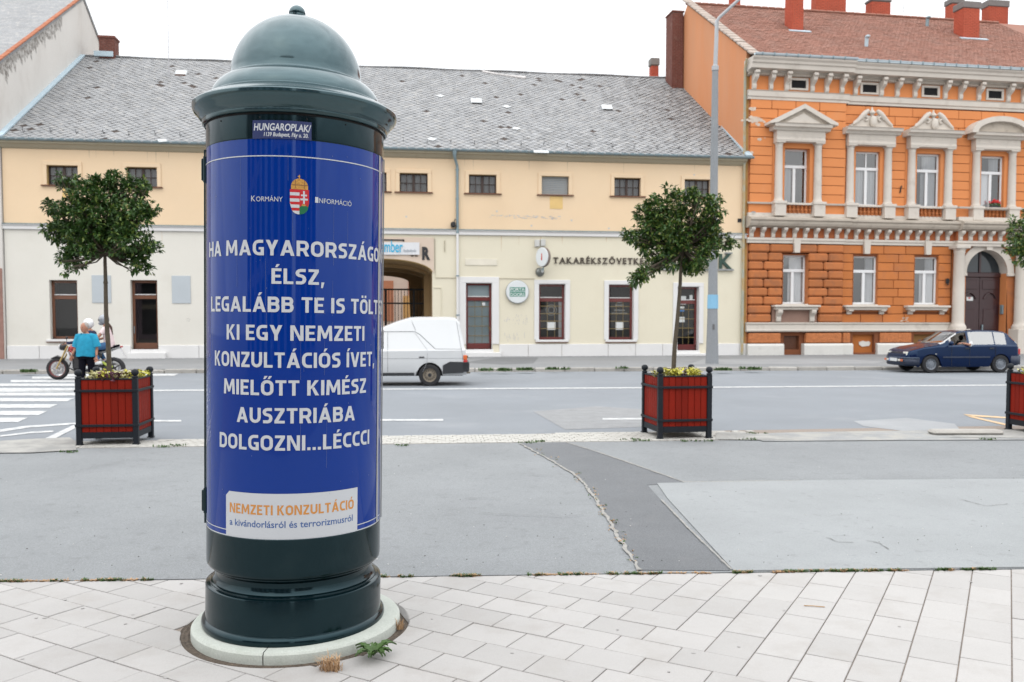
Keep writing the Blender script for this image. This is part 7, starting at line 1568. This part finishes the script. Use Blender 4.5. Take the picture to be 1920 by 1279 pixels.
for s_ in (-1, 1): [mb.tube([a, b], .017, 6) for a, b in (((.42, s_ * .07, .82), (.05, s_ * .14, .60)), ((.05, s_ * .14, .60), (-.28, s_ * .12, .80)), ((.05, s_ * .14, .60), (.2, s_ * .14, .80)), ((.42, s_ * .07, .82), (.2, s_ * .14, .80)), ((.2, s_ * .14, .80), (-.28, s_ * .12, .80)), ((-.05, s_ * .14, .78), (-.18, s_ * .13, .48)), ((.05, s_ * .14, .60), (-.18, s_ * .13, .48)))]
mb.build('frame', m_bred, bike)
[MB().tube([(.40, s_ * .16, .78), (.34, s_ * .20, .66), (.30, s_ * .17, .48)], [.05, .06, .03], 8, flat=.4).build('radiator_shroud', m_alu, bike, smooth=60) for s_ in (-1, 1)]
MB().bbox(-.22, .32, -.17, .17, .26, .60, .07).build('engine', m_bdk, bike, smooth=30); MB().bbox(.10, .34, -.14, .14, .45, .74, .05).build('cylinders', m_bdk, bike, smooth=30); MB().lathe([(0, .0), (.11, .0), (.10, .03), (0, .035)], 20, Matrix.Translation((-.05, .17, .40)) @ Matrix.Rotation(R(-90), 4, 'X')).build('engine_cover', m_alu, bike, smooth=40)
MB().tube([(.36, .1, .5), (.42, .12, .34), (.2, .14, .24), (-.2, .16, .26), (-.5, .2, .42)], [.022, .022, .025, .03, .05], 8).build('exhaust', m_bdk, bike, smooth=60)
MB().tube([(-.18, .1, .42), (-.76, .11, .315)], [.04, .03], 8).build('swing_arm', m_bdk, bike); MB().bbox(-.42, -.12, -.12, .12, .60, .78, .05).build('airbox_side', m_bdk, bike, smooth=30)
mb = MB(); mb.tube([(.0, 0, .84), (-.3, 0, .81), (-.55, 0, .88), (-.92, 0, .96)], [.09, .13, .12, .06], 10, flat=.5); mb.build('seat', m_blk, bike, smooth=60)
mb = MB(); mb.tube([(-.35, 0, .76), (-.65, 0, .82), (-.98, 0, .92)], [.08, .10, .04], 8, flat=.5); mb.build('tail_fairing', m_alu, bike, smooth=60); MB().tube([(-.95, 0, .88), (-1.08, 0, .66)], [.05, .04], 6, flat=.3).build('number_plate_holder', m_alu, bike); MB().bbox(-1.0, -.96, -.06, .06, .90, .95, .01).build('tail_light', bpy.data.materials['red lens'], bike)
MB().tube([(-.5, .13, .5), (-.62, .15, .42), (-.78, .14, .36)], [.03, .04, .03], 6).build('green_grip_guard', M('lime guard', (.30, .36, .05), .5), bike)
# rider
def seated(label, ox_, oz_, lean, armto, kneex, footp, shirt, trou, helm, visor, tall=1.0, sleeve=True, head_dz=0, ponytail=False):
    t = O('person', None, None, bike.location, (0, 0, kang + R(180)), label, 'person', 'two people riding the motorcycle')
    hp = V((ox_, 0, oz_)); ch = hp + V((math.sin(lean) * .44, 0, math.cos(lean) * .44)); nk = ch + V((.04, 0, .10)); hd = nk + V((.05, 0, .16 + head_dz))
    J = dict(p=(*hp, .12), s=(*(hp + ch).__mul__(.5), .115), c=(*ch, .125), n=(*nk, .055), h=(*(hd - V((0, 0, .07))), .05)); E = [('p', 's'), ('s', 'c'), ('c', 'n'), ('n', 'h')]; hands = []
    for s_, k in ((-1, 'l'), (1, 'r')):
        sh = ch + V((.0, s_ * .17, .02)); w = V((armto[0], s_ * armto[1], armto[2])); el = (sh + w) / 2 + V((-.03, s_ * .09, -.10))
        J['s' + k] = (*sh, .055); J['e' + k] = (*el, .040); J['w' + k] = (*w, .028); hi = hp + V((.02, s_ * .09, -.02)); kn = V((kneex, s_ * .24, hp.z - .06)); ft = V((footp[0], s_ * .20, footp[1])); J['h' + k] = (*hi, .085); J['k' + k] = (*kn, .06); J['f' + k] = (*ft, .04)
        E += [('c', 's' + k), ('s' + k, 'e' + k), ('e' + k, 'w' + k), ('p', 'h' + k), ('h' + k, 'k' + k), ('k' + k, 'f' + k)]; hands.append((w, (w - el), s_, V((0, 0, 1))))
        q = MB(); q.tube([hi + V((-.04, 0, .02)), (hi + kn) / 2, kn, (kn + ft) / 2, ft + V((0, 0, .05))], [.11, .098, .078, .068, .058], 12); q.build('trouser_leg', trou, t, smooth=60)
        MB().bbox(ft.x - .10, ft.x + .17, ft.y - .045, ft.y + .045, ft.z - .09, ft.z + .01, .03, ).build('shoe', m_paper, t, smooth=50)
        q = MB(); q.tube([ch + V((0, s_ * .10, .02)), sh, (sh + el) / 2] + ([el, w] if sleeve == 2 else []), [.075, .07, .064] + ([.05, .036] if sleeve == 2 else []), 12); q.build('sleeve', shirt, t, smooth=60)
    hm_ = head(t, hd, V((1, 0, -.05))); merged_body(t, J, E, hm_, hands); eyes(t, hm_)
    q = MB(); ax = (ch - hp).normalized(); n_ = 8; rs = [(.15, .13), (.165, .14), (.165, .135), (.16, .13), (.165, .125), (.175, .12), (.17, .11), (.10, .08)]
    vs = []
    for i in range(n_):
        c_ = hp + ax * (-.06 + .56 * i / (n_ - 1)) + V((.0, 0, .0)); 
        for k in range(16): a = 6.283 * k / 16; vs.append(c_ + V((0, 1, 0)) * rs[i][0] * math.cos(a) + V((ax.z, 0, -ax.x)) * rs[i][1] * math.sin(a))
    q.add(vs, [(i * 16 + k, i * 16 + (k + 1) % 16, (i + 1) * 16 + (k + 1) % 16, (i + 1) * 16 + k) for i in range(n_ - 1) for k in range(16)] + [tuple(range(16)), tuple(range(112, 128))]); q.build('top', shirt, t, smooth=60)
    hl = O('helmet', None, t); q = MB(); q.ell((-.01, 0, .02), .148, .128, .145, 20, 14, hm_); q.ell((.06, 0, -.08), .085, .085, .06, 14, 10, hm_); q.build('shell', helm, hl, smooth=60)
    q = MB(); q.ell((.045, 0, .015), .108, .112, .058, 16, 10, hm_); q.build('visor', visor, hl, smooth=60)
    if ponytail: q = MB(); q.tube([hd + V((-.10, 0, -.06)), hd + V((-.20, 0, -.20)), hd + V((-.24, 0, -.40))], [.03, .035, .012], 8); q.build('ponytail', M('dark brown hair', (.05, .022, .014), .7), t, smooth=60)
    return t
m_wh_h = M('white helmet', (.66, .67, .68), .15, .01, 4, coat=1); m_gr_h = M('grey helmet', (.20, .22, .25), .2, .5, 10, coat=1); m_vis = M('dark visor', (.01, .01, .012), .05, coat=1)
seated('motorcycle rider in a white helmet and navy top behind the turquoise shirted man', -.30, .87, R(16), (.36, .30, 1.03), .20, (-.12, .40), M('navy top', (.010, .016, .055), .85, .1, 8), m_blk, m_wh_h, m_vis, sleeve=2)
seated('pillion passenger in a grey helmet, pale pink top and blue jeans', -.66, .97, R(8), (-.18, .16, 1.10), -.24, (-.42, .52), M('pale pink top', (.62, .50, .50), .85, .06, 8, bump=.4, bscale=14, bdist=.02), M('blue jeans', (.035, .10, .21), .9, .12, 20), m_gr_h, m_vis, ponytail=True)
# driver of the blue car
dv = O('person', None, None, car.location, car.rotation_euler, 'dark haired driver in a white shirt leaning an elbow out of the blue car', 'person'); dv.scale = car.scale
J = dict(p=(-.28, .36, .62, .11), c=(-.36, .38, .98, .12), n=(-.34, .38, 1.10, .05), h=(-.32, .38, 1.14, .05), sl=(-.34, .55, 1.00, .055), el=(-.14, .86, .93, .042), wl=(.08, .74, .99, .028), sr=(-.32, .20, 1.0, .055), er=(-.05, .16, .86, .04), wr=(.22, .28, .98, .028), hl=(-.2, .46, .60, .08), kl=(.22, .46, .66, .06), fl=(.5, .44, .36, .04), hr=(-.2, .28, .60, .08), kr=(.22, .26, .66, .06), fr=(.5, .28, .36, .04))
E_ = [('p', 'c'), ('c', 'n'), ('n', 'h'), ('c', 'sl'), ('sl', 'el'), ('el', 'wl'), ('c', 'sr'), ('sr', 'er'), ('er', 'wr'), ('p', 'hl'), ('hl', 'kl'), ('kl', 'fl'), ('p', 'hr'), ('hr', 'kr'), ('kr', 'fr')]
hm = head(dv, V((-.30, .38, 1.22)), V((1, .25, -.05))); merged_body(dv, J, E_, hm, [(V(J['wl'][:3]), V((1, -.3, -.1)), 1, V((0, 0, 1)), .16), (V(J['wr'][:3]), V((1, .2, .2)), -1, V((0, 0, 1)), .16)]); eyes(dv, hm)
mb = MB(); mb.ell((-.025, 0, .035), .098, .09, .11, 16, 10, hm); mb.build('hair', M('black hair', (.008, .006, .006), .6), dv, smooth=60)
mb = MB(); mb.rings([(-.29, .36, .58, .15, .19), (-.32, .37, .80, .15, .20), (-.35, .38, .98, .14, .21), (-.35, .38, 1.07, .08, .10)], 16); mb.tube([(-.35, .48, 1.02), (-.34, .56, 1.01), (-.24, .72, .97), (-.15, .85, .935)], [.07, .07, .066, .06], 10); mb.tube([(-.35, .26, 1.0), (-.3, .19, .99), (-.15, .17, .92)], [.07, .07, .06], 10); mb.build('shirt', M('white shirt', (.62, .62, .62), .85, .05, 8), dv, smooth=60)
mb = MB(); [mb.tube([(-.25, y, .62), (.2, y, .67), (.48, y, .38)], [.10, .08, .06], 10) for y in (.46, .27)]; mb.build('trousers', m_blk, dv, smooth=60)

# ------------------------------------------------------------------ the side of the square behind the camera (unseen, added for its reflections on the column)
def back_house(name, label, x0, x1, y, h, mat, wmat, pitch, gap):
    t = thing(name, label, 'house', ((x0 + x1) / 2, y, 0), 0); w_ = x1 - x0
    MB().box(-w_ / 2, w_ / 2, -9, 0, -.05, h).build('wall', mat, t); mb = MB(); mb.prof([(-9.4, h), (.4, h), (-4.5, h + 3.2)], -w_ / 2 - .1, w_ / 2 + .1); mb.build('roof', m_tile, t)
    n = max(1, round(w_ / pitch))
    for k in range(n):                                                # dark bays between light piers, spaced to streak the reflections; floors parted by spandrels
        x = -w_ / 2 + (k + .5) * w_ / n
        MB().box(x - gap / 2, x + gap / 2, .0, .06, .5, h - .6).build('bay', wmat, t)
        for f in range(1, int(h / 3.2)): MB().box(x - gap / 2, x + gap / 2, .06, .14, f * 3.2 - .3, f * 3.2 + .15).build('spandrel', m_soff, t)
m_pk = M('dusty pink house render', (.40, .31, .36), .9, .05, 1); m_lg = M('pale blue grey house render', (.46, .50, .58), .9, .05, 1); m_dg = M('dark window', (.015, .018, .02), .5)
m_tan = M('tan house render', (.40, .38, .46), .9, .05, 1)
bg_ = 'houses on the camera side of the square'
for a in (('reflected_house', 'pinkish house behind the camera, seen only as a reflection in the column', -24, -12.5, -15, 11.5, m_pk, m_dg, 3.4, 1.8), ('reflected_house', 'pale blue grey house behind the camera, seen only as a reflection in the column', -12.5, -6.5, -14.5, 9, m_lg, m_dg, 3.2, 1.5), ('reflected_house', 'pale mauve house behind the camera, seen only as a reflection in the column', -6.5, 2, -15, 12.5, m_tan, m_dg, 2.9, 1.7), ('reflected_house', 'low pinkish house behind the camera, seen only as a reflection in the column', 6, 16, -17, 8, m_pk, m_dg, 3.6, 2.2)): back_house(*a)
